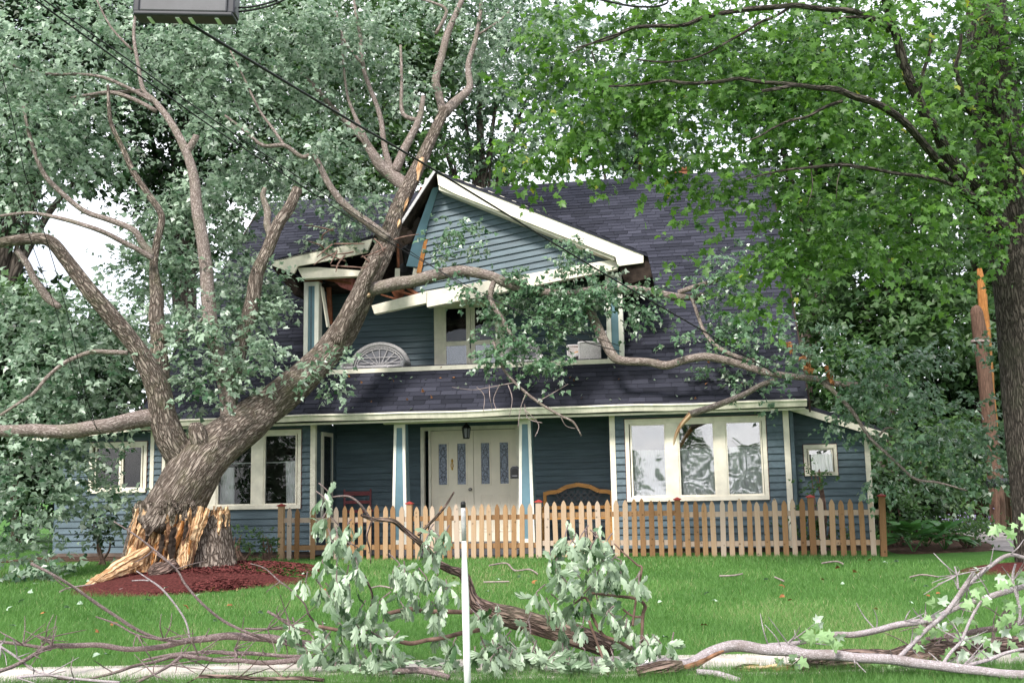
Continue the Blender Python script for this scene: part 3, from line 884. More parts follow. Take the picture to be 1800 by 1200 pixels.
cz = LB(); cz.box((-3.868, .35, .75), (-3.835, .95, 2.78)); sw_ = cz.build('side_window', 'trim', house)
LB().box((-3.834, .43, .85), (-3.828, .87, 2.70)).build('pane', 'glass_clear', sw_)
LB().box((-3.86, .02, 2.90), (1.77, .10, 2.96)).build('porch_beam', 'trim', house)
LB().box((-2.5, -.01, 2.865), (.42, .115, 2.898)).build('beam_board', 'trim', house)
for uc in (-2.19, .21):
    c = LB(); zt, zb_ = 2.862, .612
    wt, wb = .105, .150
    def frus(w0, w1, z0, z1, cu, cv, out):
        out.add([(cu - w0, cv - w0, z0), (cu + w0, cv - w0, z0), (cu + w0, cv + w0, z0), (cu - w0, cv + w0, z0), (cu - w1, cv - w1, z1), (cu + w1, cv - w1, z1), (cu + w1, cv + w1, z1), (cu - w1, cv + w1, z1)],
                [(0, 3, 2, 1), (4, 5, 6, 7), (0, 1, 5, 4), (1, 2, 6, 5), (2, 3, 7, 6), (3, 0, 4, 7)])
    frus(wb, wt, zb_, zt, uc, .12, c)
    col = c.build('porch_column', 'siding_inset', house)
    tr_ = LB()
    for sx in (-1, 1):                  # cream edge boards on the front face
        e0, e1 = .055, .052
        tr_.add([(uc + sx * wb, .12 - wb - .012, zb_), (uc + sx * (wb - e0), .12 - wb - .012, zb_), (uc + sx * (wt - e1), .12 - wt - .012, zt), (uc + sx * wt, .12 - wt - .012, zt),
                 (uc + sx * (wb + .003), .12 - wb + .02, zb_), (uc + sx * (wb - e0), .12 - wb + .02, zb_), (uc + sx * (wt - e1), .12 - wt + .02, zt), (uc + sx * (wt + .003), .12 - wt + .02, zt)],
                [(0, 1, 2, 3), (7, 6, 5, 4), (0, 4, 5, 1), (1, 5, 6, 2), (2, 6, 7, 3), (3, 7, 4, 0)])
    tr_.box((uc - wt + .05, .12 - wt - .010, zt - .07), (uc + wt - .05, .12 - wt + .02, zt)); tr_.box((uc - wb + .05, .12 - wb - .010, zb_), (uc + wb - .05, .12 - wb + .02, zb_ + .10))
    tr_.build('edge_board', 'trim_white', col)
# ---- double doors
df = LB(); df.box((-2.09, VP - .05, .61), (-2.02, VP + .06, 2.86)); df.box((-.17, VP - .05, .61), (-.10, VP + .06, 2.86)); df.box((-2.02, VP - .05, 2.79), (-.17, VP + .06, 2.86)); df.box((-1.93, VP - .04, .61), (-1.885, VP + .05, 2.79))
df.build('door_frame', 'trim', house)
LB().box((-2.02, VP + .5, .61), (-1.88, VP + .52, 2.79)).build('hall_interior', 'unlit_interior', house)  # dark panel standing in for the unlit hall
for k, (a, b) in enumerate(((-1.88, -1.03), (-1.022, -.175))):
    lites = [(a + .15, a + .32), (b - .32, b - .15)]
    door = sheathing('door', a, b, .615, 2.78, VP - .005, [(l0, l1, 1.72, 2.52) for l0, l1 in lites], .045, 'door_paint')
    for l0, l1 in lites:
        f = LB(); t = .026
        f.box((l0 - t, VP - .022, 1.72 - t), (l0, VP, 2.52 + t)); f.box((l1, VP - .022, 1.72 - t), (l1 + t, VP, 2.52 + t)); f.box((l0, VP - .022, 2.52), (l1, VP, 2.52 + t)); f.box((l0, VP - .022, 1.72 - t), (l1, VP, 1.72))
        f.build('lite_frame', 'door_paint', door)
        LB().box((l0, VP + .012, 1.72), (l1, VP + .02, 2.52)).build('glass_lite', 'leaded_glass', door)
        ld = LB(); cu, cz_ = (l0 + l1) / 2, 2.12
        def arc(pts):
            for p, q in zip(pts[:-1], pts[1:]):
                ld.beam((p[0], VP + .008, p[1]), (q[0], VP + .008, q[1]), .008, .013, (0, 1, 0))
        arc([(cu + .062 * math.cos(t_), cz_ + .16 * math.sin(t_)) for t_ in np.linspace(0, 6.283, 17)])
        for sg in (-1, 1):
            arc([(cu, cz_ + sg * .16), (cu + .05, cz_ + sg * .21), (cu + .03, cz_ + sg * .27), (cu, cz_ + sg * .34), (cu - .03, cz_ + sg * .27), (cu - .05, cz_ + sg * .21), (cu, cz_ + sg * .16)])
            arc([(l0, cz_ + sg * .30), (cu - .03, cz_ + sg * .25), (cu + .03, cz_ + sg * .25), (l1, cz_ + sg * .30)])
        ld.build('leading', 'lead_line', door)
    for p0, p1 in ((a + .13, a + .37), (b - .37, b - .13)):
        f = LB(); t = .02
        for z0_, z1_ in ((.80, 1.50),):
            f.box((p0, VP - .014, z0_), (p0 + t, VP - .004, z1_)); f.box((p1 - t, VP - .014, z0_), (p1, VP - .004, z1_)); f.box((p0 + t, VP - .014, z1_ - t), (p1 - t, VP - .004, z1_)); f.box((p0 + t, VP - .014, z0_), (p1 - t, VP - .004, z0_ + t))
            f.box((p0 + .05, VP - .012, z0_ + .05), (p1 - .05, VP - .004, z1_ - .05))
        f.build('door_panel', 'door_paint', door, bevel=.004)
    if k == 0:
        kk = LB(); kk.lathe([(.004, 0), (.032, .004), (.034, .02), (.012, .026), (.012, .045), (.03, .055), (.032, .075), (.018, .09)], 12)
        kk.v = [(x + b - .06, VP - .006 - z, y + 1.62) for x, y, z in kk.v]
        kk.build('door_knob', 'steel', door, smooth=True)
        kn = LB()
        kn.tube([(a + .425 + .022 * math.cos(t_), VP - .03, 2.09 + .05 * math.sin(t_)) for t_ in np.linspace(0, 6.283, 13)], [.008] * 13, 6, res=1)
        kn.lathe([(.004, 0), (.02, .03), (.024, .05), (.004, .085)], 8, (a + .425, VP - .02, 2.14)); kn.lathe([(.004, 0), (.02, .02), (.004, .05)], 8, (a + .425, VP - .02, 2.0))
        kn.attr = []
        kn.build('door_knocker', 'brass', door, smooth=True)
# ---- gutter along the eave: profile swept, with soffit
gp = [(-.50, 2.925), (-.36, 2.925), (-.36, 3.04), (-.375, 3.045), (-.535, 3.05), (-.555, 3.045), (-.555, 3.02), (-.53, 3.005), (-.52, 2.975)]
gt = LB(); n_ = len(gp); us = np.linspace(-7.28, 5.22, 27)
sag = [0.008 * math.sin(u * 1.3) + .006 * math.sin(u * 3.1 + 1) for u in us]
gt.add([(u, y, z + s) for u, s in zip(us, sag) for y, z in gp], [(i * n_ + k, i * n_ + (k + 1) % n_, (i + 1) * n_ + (k + 1) % n_, (i + 1) * n_ + k) for i in range(len(us) - 1) for k in range(n_)] + [tuple(range(n_)), tuple(range(len(us) * n_ - 1, (len(us) - 1) * n_ - 1, -1))])
gt.build('gutter', 'gutter', house)
LB().box((-7.25, -.40, 2.87), (5.2, -.365, 2.995)).build('fascia', 'trim', house)
LB().box((-7.25, -.364, 2.942), (5.2, -.002, 2.962)).build('soffit', 'trim', house)

# ---- main roof: deck pieces with the dormer opening left out
C45 = math.sqrt(.5)
UL, UR = -7.35, 5.25
def zr(v): return 3.02 + (v + .5)
VR = 5.42                               # ridge
D0, D1 = -4.15, 2.0                     # dormer sides
def valley(u): return 4.2 - abs(u + 1.4) * 0.62
rd = LB()
def slope_poly(pts):
    n = len(pts)
    rd.add([(u, v, zr(v) - .012) for u, v in pts] + [(u, v + .06, zr(v) - .012 - .10) for u, v in pts], [tuple(range(n)), tuple(range(2 * n - 1, n - 1, -1))] + [(i, n + i, n + (i + 1) % n, (i + 1) % n) for i in range(n)])
slope_poly([(UL, -.5), (UR, -.5), (UR, .45), (UL, .45)])
slope_poly([(UL, .45), (D0, .45), (D0, valley(D0)), (UL, valley(D0))])
slope_poly([(D1, .45), (UR, .45), (UR, valley(D1)), (D1, valley(D1))])
slope_poly([(UL, valley(D0)), (D0, valley(D0)), (-1.4, 4.2), (-1.4, VR), (UL, VR)])
slope_poly([(-1.4, 4.2), (D1, valley(D1)), (UR, valley(D1)), (UR, VR), (-1.4, VR)])
rd.add([(UL, VR, zr(VR)), (UR, VR, zr(VR)), (UR, VR + 5.9, 3.02), (UL, VR + 5.9, 3.02)], [(0, 1, 2, 3)])
roof = rd.build('roof', 'shingle', house, tone=0.1)
for a in (UL - .03, UR):                # rake boards and end walls
    LB().add([(a, -.5, zr(-.5) - .20), (a + .03, -.5, zr(-.5) - .20), (a + .03, VR, zr(VR) - .2), (a, VR, zr(VR) - .2), (a, -.5, zr(-.5) + .01), (a + .03, -.5, zr(-.5) + .01), (a + .03, VR, zr(VR) + .01), (a, VR, zr(VR) + .01)],
             [(0, 3, 2, 1), (4, 5, 6, 7), (0, 1, 5, 4), (1, 2, 6, 5), (2, 3, 7, 6), (3, 0, 4, 7)]).build('rake_board', 'attic_dark', house)
for a in (-7.2, 4.9):
    LB().add([(a, .1, .5), (a, 10.6, .5), (a, 10.6, 3.2), (a, VR, 8.6), (a, .1, 3.3)], [(0, 1, 2, 3, 4)]).build('end_wall', 'siding', house)
LB().box((-7.2, 10.6, .5), (4.9, 10.7, 3.1)).build('back_wall', 'siding', house)

def build_shingles():
    W_, E_, Ln, T_ = 0.305, 0.127, 0.165, 0.014
    tones = [0.05, 0.22, 0.38, 0.5, 0.62, 0.75, 0.95]
    base = np.array([(-W_ / 2 + .005, 0, 0.001), (W_ / 2 - .005, 0, .001), (W_ / 2 - .005, Ln, .0), (-W_ / 2 + .005, Ln, .0), (-W_ / 2 + .005, 0, T_), (W_ / 2 - .005, 0, T_), (W_ / 2 - .005, Ln, .004), (-W_ / 2 + .005, Ln, .004)])
    faces = [(4, 5, 6, 7), (0, 1, 5, 4), (1, 2, 6, 5), (2, 3, 7, 6), (3, 0, 4, 7)]
    meshes = []
    for t in tones:
        b = LB().add(base, faces); o = b.build('shingle', 'shingle', tone=t); meshes.append(o.data); bpy.data.objects.remove(o)
    rows = int((VR + .5) / C45 / E_)
    items = []
    for r in range(rows):
        s = r * E_
        v = -.5 + s * C45 - .01
        u = UL + (r % 2) * W_ / 2 + (r % 3) * .05
        k = 0
        run = 0; tone = 3
        while u < UR:
            if run <= 0:
                q = random.random()
                tone = 0 if q < .13 else 1 if q < .27 else random.choice([2, 3, 3, 4, 4, 5]) if q < .94 else 6
                run = random.choice([1, 2, 2, 3]) if tone < 2 else 1
            run -= 1
            inside = D0 - .1 < u < D1 + .1 and .40 < v < valley(u) - .05
            if not inside and UL + .1 < u < UR - .1:
                items.append((u, v, zr(v) - .012 + .004, tone, np.linalg.norm(hp(u, v, zr(v)) - CAM)))
            u += W_
    items.sort(key=lambda q: q[4] + (8 if q[0] < -4.6 else 0))
    for u, v, z, t, d in items[:300]:
        o = link('shingle', meshes[t], roof, (u, v, z)); o.rotation_euler = (R_(45) + random.uniform(-.012, .012), 0, random.uniform(-.006, .006))
    rest = items[300:]
    mb = LB(); tn = []
    for u, v, z, t, d in rest:
        q = base.copy(); q[:, 2] *= random.uniform(.8, 1.35)
        P = np.stack([q[:, 0] + u, v + (q[:, 1] - q[:, 2]) * C45, z + (q[:, 1] + q[:, 2]) * C45], 1)
        mb.add(P, faces); tn += [min(1, max(0, tones[t] + random.uniform(-.06, .06)))] * 8
    o = mb.build('shingles', 'shingle', roof, tone=tn); o['kind'] = 'stuff'
    cap = LB(); tn = []                 # ridge caps
    u = UL
    while u < UR:
        cap.add([(u, VR - .13, zr(VR) - .125), (u + .24, VR - .13, zr(VR) - .125), (u + .24, VR, zr(VR) + .018), (u, VR, zr(VR) + .018), (u, VR + .13, zr(VR) - .11), (u + .24, VR + .13, zr(VR) - .11)], [(0, 1, 2, 3), (3, 2, 5, 4)])
        tn += [random.choice(tones)] * 6; u += .245
    cap.build('ridge_cap', 'shingle', roof, tone=tn)
build_shingles()
ch = LB(); ch.box((3.05, VR + 1.0, 7.4), (3.4, VR + 1.35, 9.35)); ch.box((3.02, VR + .97, 9.35), (3.43, VR + 1.38, 9.42)); ch.build('chimney', 'lumber_red', roof)

# ---- dormer: balcony, rear wall, posts, tilted gable, broken roof
LB().box((D0 + .02, .455, 3.80), (D1 - .02, 2.0, 3.88)).build('balcony_floor', 'deck', house)
LB().box((D0 - .05, .365, 3.90), (D1 + .08, .47, 3.985)).build('balcony_edge', 'trim', house)
fdr = (-1.88, -.42, 3.9, 5.44)
br = sheathing('balcony_wall', D0 + .03, D1 - .03, 3.88, 5.75, 1.55, [fdr])
siding(br, D0 + .05, D1 - .05, 3.90, 5.70, 1.55, [fdr])
LB().box((D0, .46, 3.88), (D0 + .03, 3.2, 5.9)).build('dormer_cheek', 'siding', house)
LB().box((D1 - .03, .46, 3.88), (D1, 3.2, 5.45)).build('dormer_cheek', 'siding', house)
# french doors
fr_ = LB(); fr_.box((-1.88, 1.50, 3.88), (-1.72, 1.62, 5.44)); fr_.box((-.52, 1.50, 3.88), (-.42, 1.62, 5.44)); fr_.box((-1.72, 1.50, 5.36), (-.52, 1.62, 5.44)); fdf = fr_.build('french_door_frame', 'trim', house)
for a, b in ((-1.72, -1.125), (-1.115, -.52)):
    s = LB(); t = .085
    s.box((a, 1.51, 3.89), (a + t, 1.555, 5.36)); s.box((b - t, 1.51, 3.89), (b, 1.555, 5.36)); s.box((a + t, 1.511, 4.52), (b - t, 1.554, 4.61)); s.box((a + t, 1.511, 3.89), (b - t, 1.554, 3.96)); s.box((a + t, 1.511, 5.29), (b - t, 1.554, 5.36))
    d_ = s.build('french_door', 'trim', house)
    LB().box((a + t, 1.53, 3.96), (b - t, 1.536, 4.52)).build('pane', 'glass_mid', d_)
    LB().box((a + t, 1.53, 4.61), (b - t, 1.536, 5.29)).build('pane', 'glass_clear', d_)
LB().box((-1.135, 1.485, 4.45), (-1.115, 1.51, 4.62)).build('door_handle', 'black_plastic', house)
LB().box((-1.9, 2.4, 3.8), (-.4, 2.45, 5.6)).build('room_interior', 'unlit_interior', house)  # dark panel standing in for the unlit room
# balcony posts with a blue panel between cream boards
for (a, b, z1_) in ((-4.28, -3.97, 5.78), (1.74, 2.05, 5.62)):
    p_ = LB().box((a + .05, .47, 3.9), (b - .05, .62, z1_)).build('balcony_post', 'siding_inset', house)
    e = LB(); e.box((a, .44, 3.9), (a + .085, .64, z1_)); e.box((b - .085, .44, 3.9), (b, .64, z1_)); e.box((a + .085, .445, z1_ - .08), (b - .085, .50, z1_)); e.build('edge_board', 'trim_white', p_)
LB().box((-4.28, .44, 5.785), (-3.97, .66, 5.83)).build('post_cap', 'lumber_red', house)

def pxpoly(pts, v):
    return [hw(x, y, v) for x, y in pts]

def clip_half(poly, n, c):
    out = []
    for i in range(len(poly)):
        p, q = poly[i], poly[(i + 1) % len(poly)]
        dp = p[0] * n[0] + p[1] * n[1] - c; dq = q[0] * n[0] + q[1] * n[1] - c
        if dp <= 0: out.append(p)
        if dp * dq < 0:
            t = dp / (dp - dq); out.append((p[0] + (q[0] - p[0]) * t, p[1] + (q[1] - p[1]) * t))
    return out

gpoly = pxpoly([(752, 345), (772, 322), (1090, 462), (1084, 478), (850, 512), (738, 528), (722, 500), (730, 440)], .45)
gw = LB().prism(gpoly, .452, .52).build('gable_wall', 'siding', house)
ta = R_(8.2)
nrm_ = (-math.sin(ta), math.cos(ta))
proj_ = [p[0] * nrm_[0] + p[1] * nrm_[1] for p in gpoly]
c = min(proj_)
while c < max(proj_):
    b_ = clip_half(clip_half(gpoly, nrm_, c + EXPO), (-nrm_[0], -nrm_[1]), -c)
    if len(b_) >= 3:
        mbb = LB().prism(b_, .43, .451)
        k = len(b_)
        vs = []
        for i, (x, y, z) in enumerate(mbb.v):        # lap: proud at the foot, thin at the head
            if abs(y - .43) < 1e-6:
                h = (x * nrm_[0] + z * nrm_[1] - c) / EXPO
                y = .416 + .030 * min(max(h, 0), 1)
            vs.append((x, y, z))
        mbb.v = vs
        mbb.build('siding_board', 'siding', gw)
    c += EXPO
# curled sheet of siding at the torn edge
cs = LB()
pl_ = [(758, 332), (776, 300), (768, 372), (742, 455)]
tb = [hw(772, 330, .42), hw(752, 395, .42), hw(744, 430, .42), hw(737, 470, .42)]
vs = []
for i, (u, z) in enumerate(tb):
    vs += [(u, .40, z), (u - .10 - .03 * i, .30 - .05 * i, z - .02)]
cs.add(vs, [(0, 1, 3, 2), (2, 3, 5, 4), (4, 5, 7, 6)]); cs.build('torn_siding', 'siding_inset', house)
# broken bottom beam of the gable
LB().prism(pxpoly([(655, 538), (752, 513), (751, 534), (660, 553)], .30), .22, .36).build('gable_beam', 'trim', house, bevel=.006)
LB().prism(pxpoly([(748, 513), (1084, 456), (1086, 474), (752, 541)], .30), .24, .40).build('gable_beam', 'trim', house, bevel=.006)
LB().prism(pxpoly([(738, 520), (850, 500), (850, 508), (745, 530)], .34), .36, .44).build('beam_flashing', 'siding_inset', house)
# rake of the standing half, slab behind it
rk = [(768, 301), (800, 312), (1131, 445), (1131, 462), (1086, 468), (1082, 452), (800, 341), (771, 326)]
LB().prism(pxpoly(rk, .08), .06, .12).build('rake_board', 'trim', house)
LB().prism(pxpoly([(771, 327), (1080, 452), (1080, 457), (771, 333)], .10), .12, .46).build('soffit', 'trim', house)
A_, B_ = hw(764, 299, .04), hw(1138, 446, .04)
def roof_slab(name, pa, pb, va, vb0, vb1, th=.07, tone=.45, mat_='shingle', rows=0):
    mb = LB()
    (u0, z0), (u1, z1) = pa, pb
    mb.add([(u0, va, z0), (u1, va, z1), (u1, vb1, z1), (u0, vb0, z0), (u0, va, z0 - th), (u1, va, z1 - th), (u1, vb1, z1 - th), (u0, vb0, z0 - th)],
           [(0, 1, 2, 3), (4, 7, 6, 5), (0, 4, 5, 1), (1, 5, 6, 2), (2, 6, 7, 3), (3, 7, 4, 0)])
    o = mb.build(name, mat_, house, tone=tone)
    return o
rs = roof_slab('dormer_roof', A_, B_, .04, 4.5, 2.4, .05, .35)
def slab_shingles(par, pa, pb, va, vb):
    (u0, z0), (u1, z1) = pa, pb
    ln = math.hypot(u1 - u0, z1 - z0); nr = int(ln / .127)
    mb = LB(); tn = []
    dx, dz = (u1 - u0) / ln, (z1 - z0) / ln
    nx, nz_ = (-dz, dx) if dx > 0 else (dz, -dx)
    for r in range(nr):
        v = va - .01 + (r % 2) * .12
        while v < vb:
            w_ = .30; s0, s1 = r * .127 - .02, r * .127 + .135
            if random.random() > .02:
                h = .013
                mb.add([(u0 + dx * s0 + nx * .003, v, z0 + dz * s0 + nz_ * .003), (u0 + dx * s1 + nx * h, v, z0 + dz * s1 + nz_ * h), (u0 + dx * s1 + nx * h, v + w_, z0 + dz * s1 + nz_ * h), (u0 + dx * s0 + nx * .003, v + w_, z0 + dz * s0 + nz_ * .003),
                        (u0 + dx * s1, v, z0 + dz * s1), (u0 + dx * s1, v + w_, z0 + dz * s1)], [(0, 3, 2, 1), (1, 2, 5, 4), (0, 1, 4)])
                tn += [random.choice([.05, .2, .4, .5, .6, .8])] * 6
            v += w_ + .004
    o = mb.build('shingles', 'shingle', par, tone=tn); o['kind'] = 'stuff'
slab_shingles(rs, A_, B_, .04, 3.0)
# end box of the right eave
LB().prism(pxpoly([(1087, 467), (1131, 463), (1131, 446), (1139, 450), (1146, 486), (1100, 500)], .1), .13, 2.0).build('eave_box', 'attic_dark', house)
# collapsed left half
la, lb_ = hw(478, 457, .06), hw(656, 415, .06)
ls_ = roof_slab('fallen_roof_half', lb_, la, .06, 2.9, 2.1, .05, .35)
slab_shingles(ls_, lb_, la, .06, 2.0)
LB().prism(pxpoly([(480, 459), (656, 417), (646, 444), (590, 456), (524, 468), (517, 481), (479, 467)], .08), .06, .11).build('rake_board', 'trim', house)
LB().prism(pxpoly([(523, 471), (533, 490), (634, 485), (636, 476), (560, 470)], .20), .18, .34).build('broken_beam', 'trim', house)
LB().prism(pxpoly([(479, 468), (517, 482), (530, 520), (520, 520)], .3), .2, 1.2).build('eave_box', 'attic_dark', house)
# the torn edge of the upper left slope, steep, with its pale underside
e0, e1 = hw(766, 299, .05), hw(704, 396, .05)
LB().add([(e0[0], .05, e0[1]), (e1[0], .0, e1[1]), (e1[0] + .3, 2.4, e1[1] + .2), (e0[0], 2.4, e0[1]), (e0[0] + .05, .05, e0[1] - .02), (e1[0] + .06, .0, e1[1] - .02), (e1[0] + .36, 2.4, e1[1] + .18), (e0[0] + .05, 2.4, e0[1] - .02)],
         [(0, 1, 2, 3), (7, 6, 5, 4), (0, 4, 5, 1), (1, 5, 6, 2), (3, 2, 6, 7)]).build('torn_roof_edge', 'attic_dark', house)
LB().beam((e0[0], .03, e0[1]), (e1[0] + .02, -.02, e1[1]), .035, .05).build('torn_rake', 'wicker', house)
# attic: dark panel painting its unlit depth, rafters, loose boards, insulation
LB().prism([hw(x, y, 1.5) for x, y in ((640, 520), (760, 520), (775, 330), (742, 335), (690, 400), (560, 440), (545, 500))], 1.60, 1.66).build('attic_shade_panel', 'attic_dark', house)
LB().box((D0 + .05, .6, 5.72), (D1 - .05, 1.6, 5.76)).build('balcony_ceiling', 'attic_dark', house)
def junk(name, p, q, v0, v1, w_, h_, mat_):
    a, b = hw(p[0], p[1], v0), hw(q[0], q[1], v1)
    LB().beam((a[0], v0, a[1]), (b[0], v1, b[1]), w_, h_).build(name, mat_, house)
junk('rafter', (745, 330), (722, 400), .55, .6, .05, .14, 'lumber_red')
junk('rafter', (768, 345), (728, 470), .9, .9, .05, .14, 'lumber_red')
junk('broken_stud', (748, 420), (736, 480), .44, .40, .05, .09, 'split_orange')
junk('broken_stud', (731, 472), (725, 505), .42, .40, .05, .09, 'trim')
junk('broken_stud', (699, 430), (700, 470), .3, .25, .04, .09, 'lumber_red')
junk('broken_stud', (699, 472), (698, 496), .25, .25, .04, .09, 'trim')
junk('broken_board', (700, 512), (738, 522), .35, .4, .10, .04, 'lumber_red')
junk('broken_board', (672, 518), (712, 530), .5, .3, .10, .03, 'lumber_red')
junk('broken_board', (708, 500), (735, 518), .6, .3, .10, .04, 'lumber_red')
junk('broken_board', (555, 487), (625, 500), .45, .5, .03, .05, 'lumber_red')
junk('torn_board', (566, 505), (577, 575), .55, .50, .08, .03, 'trim')
junk('torn_board', (556, 502), (560, 590), .7, .7, .14, .03, 'trim')
junk('broken_stud', (578, 500), (581, 570), .8, .8, .05, .09, 'lumber_red')
junk('paper_scrap', (735, 350), (729, 372), .5, .5, .12, .01, 'wicker')
LB().prism(pxpoly([(578, 488), (622, 490), (620, 512), (600, 505)], .5), .48, .62).build('insulation_batt', 'insulation', house)
LB().prism(pxpoly([(748, 313), (766, 316), (760, 330), (745, 325)], .3), .28, .30).build('paper_scrap', 'wicker', house)
def rag(name, cx, cy, v, rad, mat_, seed):
    n = 9; mb = LB(); vs = []; u0, z0 = hw(cx, cy, v)
    for j in range(5):
        for i in range(n):
            a = 6.283 * i / n; r = rad * math.sin(math.pi * (j + .5) / 5) * (1 + .5 * mnoise.noise(Vector((i * .9, j * .9, seed))))
            vs.append((u0 + r * math.cos(a), v + .5 * r * math.sin(a), z0 + rad * 1.3 * math.cos(math.pi * (j + .5) / 5) * (1 + .3 * mnoise.noise(Vector((i, j * 2, seed))))))
    mb.add(vs, [(j * n + i, j * n + (i + 1) % n, (j + 1) * n + (i + 1) % n, (j + 1) * n + i) for j in range(4) for i in range(n)] + [tuple(range(n - 1, -1, -1)), tuple(range(4 * n, 5 * n))])
    mb.build(name, mat_, house)
rag('torn_insulation', 728, 395, .5, .16, 'bark_far', 1); rag('torn_insulation', 715, 415, .45, .13, 'bark_log', 2); rag('crumpled_felt', 722, 450, .5, .20, 'black_rubber', 3); rag('crumpled_felt', 715, 480, .55, .18, 'black_rubber', 4)
rag('torn_insulation', 700, 512, .5, .13, 'lumber_red', 6)

# ================================================================== PICKET FENCE
fence = thing('picket_fence', 'cedar picket fence with red-capped posts in front of the porch', 'fence', hp(1.1, -1.2, .43), -TH)
F0 = 1.1
posts = [-4.02, -1.66, .61, 2.97, 5.12, 6.21]
def picket_mesh():
    b = LB(); w_, t = .043, .010
    b.prism([(-w_, 0), (w_, 0), (w_, .86), (w_ * .55, .915), (0, .945), (-w_ * .55, .915), (-w_, .86)], -t, t)
    o = b.build('picket', 'picket_wood'); me = o.data; bpy.data.objects.remove(o); return me
pm = picket_mesh()
pb_ = LB().box((-.048, -.048, 0), (.048, .048, .965)); o = pb_.build('post', 'picket_wood'); postm = o.data; bpy.data.objects.remove(o)
cb = LB(); cb.box((-.066, -.066, .965), (.066, .066, .985)); cb.add([(-.06, -.06, .985), (.06, -.06, .985), (.06, .06, .985), (-.06, .06, .985), (0, 0, 1.015)], [(0, 1, 4), (1, 2, 4), (2, 3, 4), (3, 0, 4)])
o = cb.build('post_cap', 'red_paint'); capm = o.data; bpy.data.objects.remove(o)
for u in posts:
    p = link('post', postm, fence, (u - F0, 0, -.02 + random.uniform(-.01, .01))); p.rotation_euler = (random.uniform(-.02, .02), random.uniform(-.012, .03 if u > 5 else .012), 0)
    link('post_cap', capm, p)
for u0, u1 in zip(posts[:-1], posts[1:]):
    dz = .03 if u0 == .61 else 0.0
    for z in (.22, .70):
        b = LB().beam((u0 - F0, .022, z + dz + random.uniform(-.01, .01)), (u1 - F0, .022, z + dz + random.uniform(-.01, .01)), .035, .085)
        b.build('rail', 'picket_wood', fence)
    n = max(2, int(round((u1 - u0) / .146)) - 1)
    for k in range(1, n + 1):
        u = u0 + (u1 - u0) * k / (n + 1) + random.uniform(-.008, .008)
        if u0 < -4 and k in (3, 5):
            continue
        p = link('picket', pm, fence, (u - F0, -.012, -.015 + dz + random.uniform(-.02, .02)))
        p.rotation_euler = (random.uniform(-.01, .01), random.uniform(-.016, .016), random.uniform(-.05, .05)); p.scale = (random.uniform(.94, 1.05), 1, random.uniform(.98, 1.015))

# ================================================================== PORCH THINGS
def local_thing(name, label, cat, u, v, z, rz=0.0):
    return thing(name, label, cat, hp(u, v, z), -TH + rz)

b = local_thing('garden_bench', 'light wooden bench with arched lattice back on the porch', 'bench', 1.05, .75, .612)
fr2 = LB()
arch = [(-.62, .90), (-.55, .92), (-.40, .93), (-.22, 1.02), (0, 1.06), (.22, 1.02), (.40, .93), (.55, .92), (.62, .90)]
for p, q in zip(arch[:-1], arch[1:]):
    fr2.beam((p[0], .24, p[1]), (q[0], .24, q[1]), .045, .075)
fr2.build('top_rail', 'bench_wood', b)
for s_ in (-1, 1):
    LB().box((s_ * .64 - .03, .215, 0), (s_ * .64 + .03, .265, .93)).build('leg', 'bench_wood', b)
    LB().box((s_ * .64 - .03, -.23, 0), (s_ * .64 + .03, -.18, .62)).build('leg', 'bench_wood', b)
    LB().box((s_ * .64 - .032, -.25, .622), (s_ * .64 + .032, .21, .655)).build('armrest', 'bench_wood', b)
LB().box((-.61, .218, .60), (.61, .262, .66)).build('lower_rail', 'bench_wood', b)
for k in range(5):
    LB().box((-.61, -.22 + k * .088, .42), (.61, -.145 + k * .088, .445)).build('seat_slat', 'bench_wood', b)
lt = LB()
for k in range(-9, 10):
    for s_ in (-1, 1):
        x0 = k * .12
        p, q = (x0 - s_ * .15, .66), (x0 + s_ * .15, .95)
        if max(abs(p[0]), abs(q[0])) < .63:
            lt.beam((p[0], .24 + .006 * s_, p[1]), (q[0], .24 + .006 * s_, q[1]), .022, .008, (0, 1, 0))
lt.build('lattice', 'black_plastic', b)

rc = local_thing('rocking_chair', 'dark red wooden rocking chair at the left of the porch', 'chair', -3.25, .75, .612, .35)
for s_ in (-1, 1):
    LB().beam((s_ * .24, .22, .05), (s_ * .26, .34, 1.05), .035, .035).build('back_post', 'rocker_red', rc)
    LB().beam((s_ * .24, -.22, .05), (s_ * .24, -.22, .62), .035, .035).build('leg', 'rocker_red', rc)
    LB().beam((s_ * .25, -.28, .63), (s_ * .25, .27, .66), .06, .025).build('armrest', 'rocker_red', rc)
    rk_ = LB(); rk_.tube([(s_ * .24, -.42, .07), (s_ * .24, -.15, .02), (s_ * .24, .15, .02), (s_ * .24, .48, .10)], [.018] * 4, 6); rk_.attr = []; rk_.build('rocker', 'rocker_red', rc)
for k, z in enumerate((.62, .80, .97)):
    LB().beam((-.25, .29 + .03 * k, z), (.25, .29 + .03 * k, z), .02, .085 if k == 2 else .06).build('back_slat', 'rocker_red', rc)
LB().box((-.26, -.24, .40), (.26, .25, .43)).build('seat', 'rocker_red', rc)

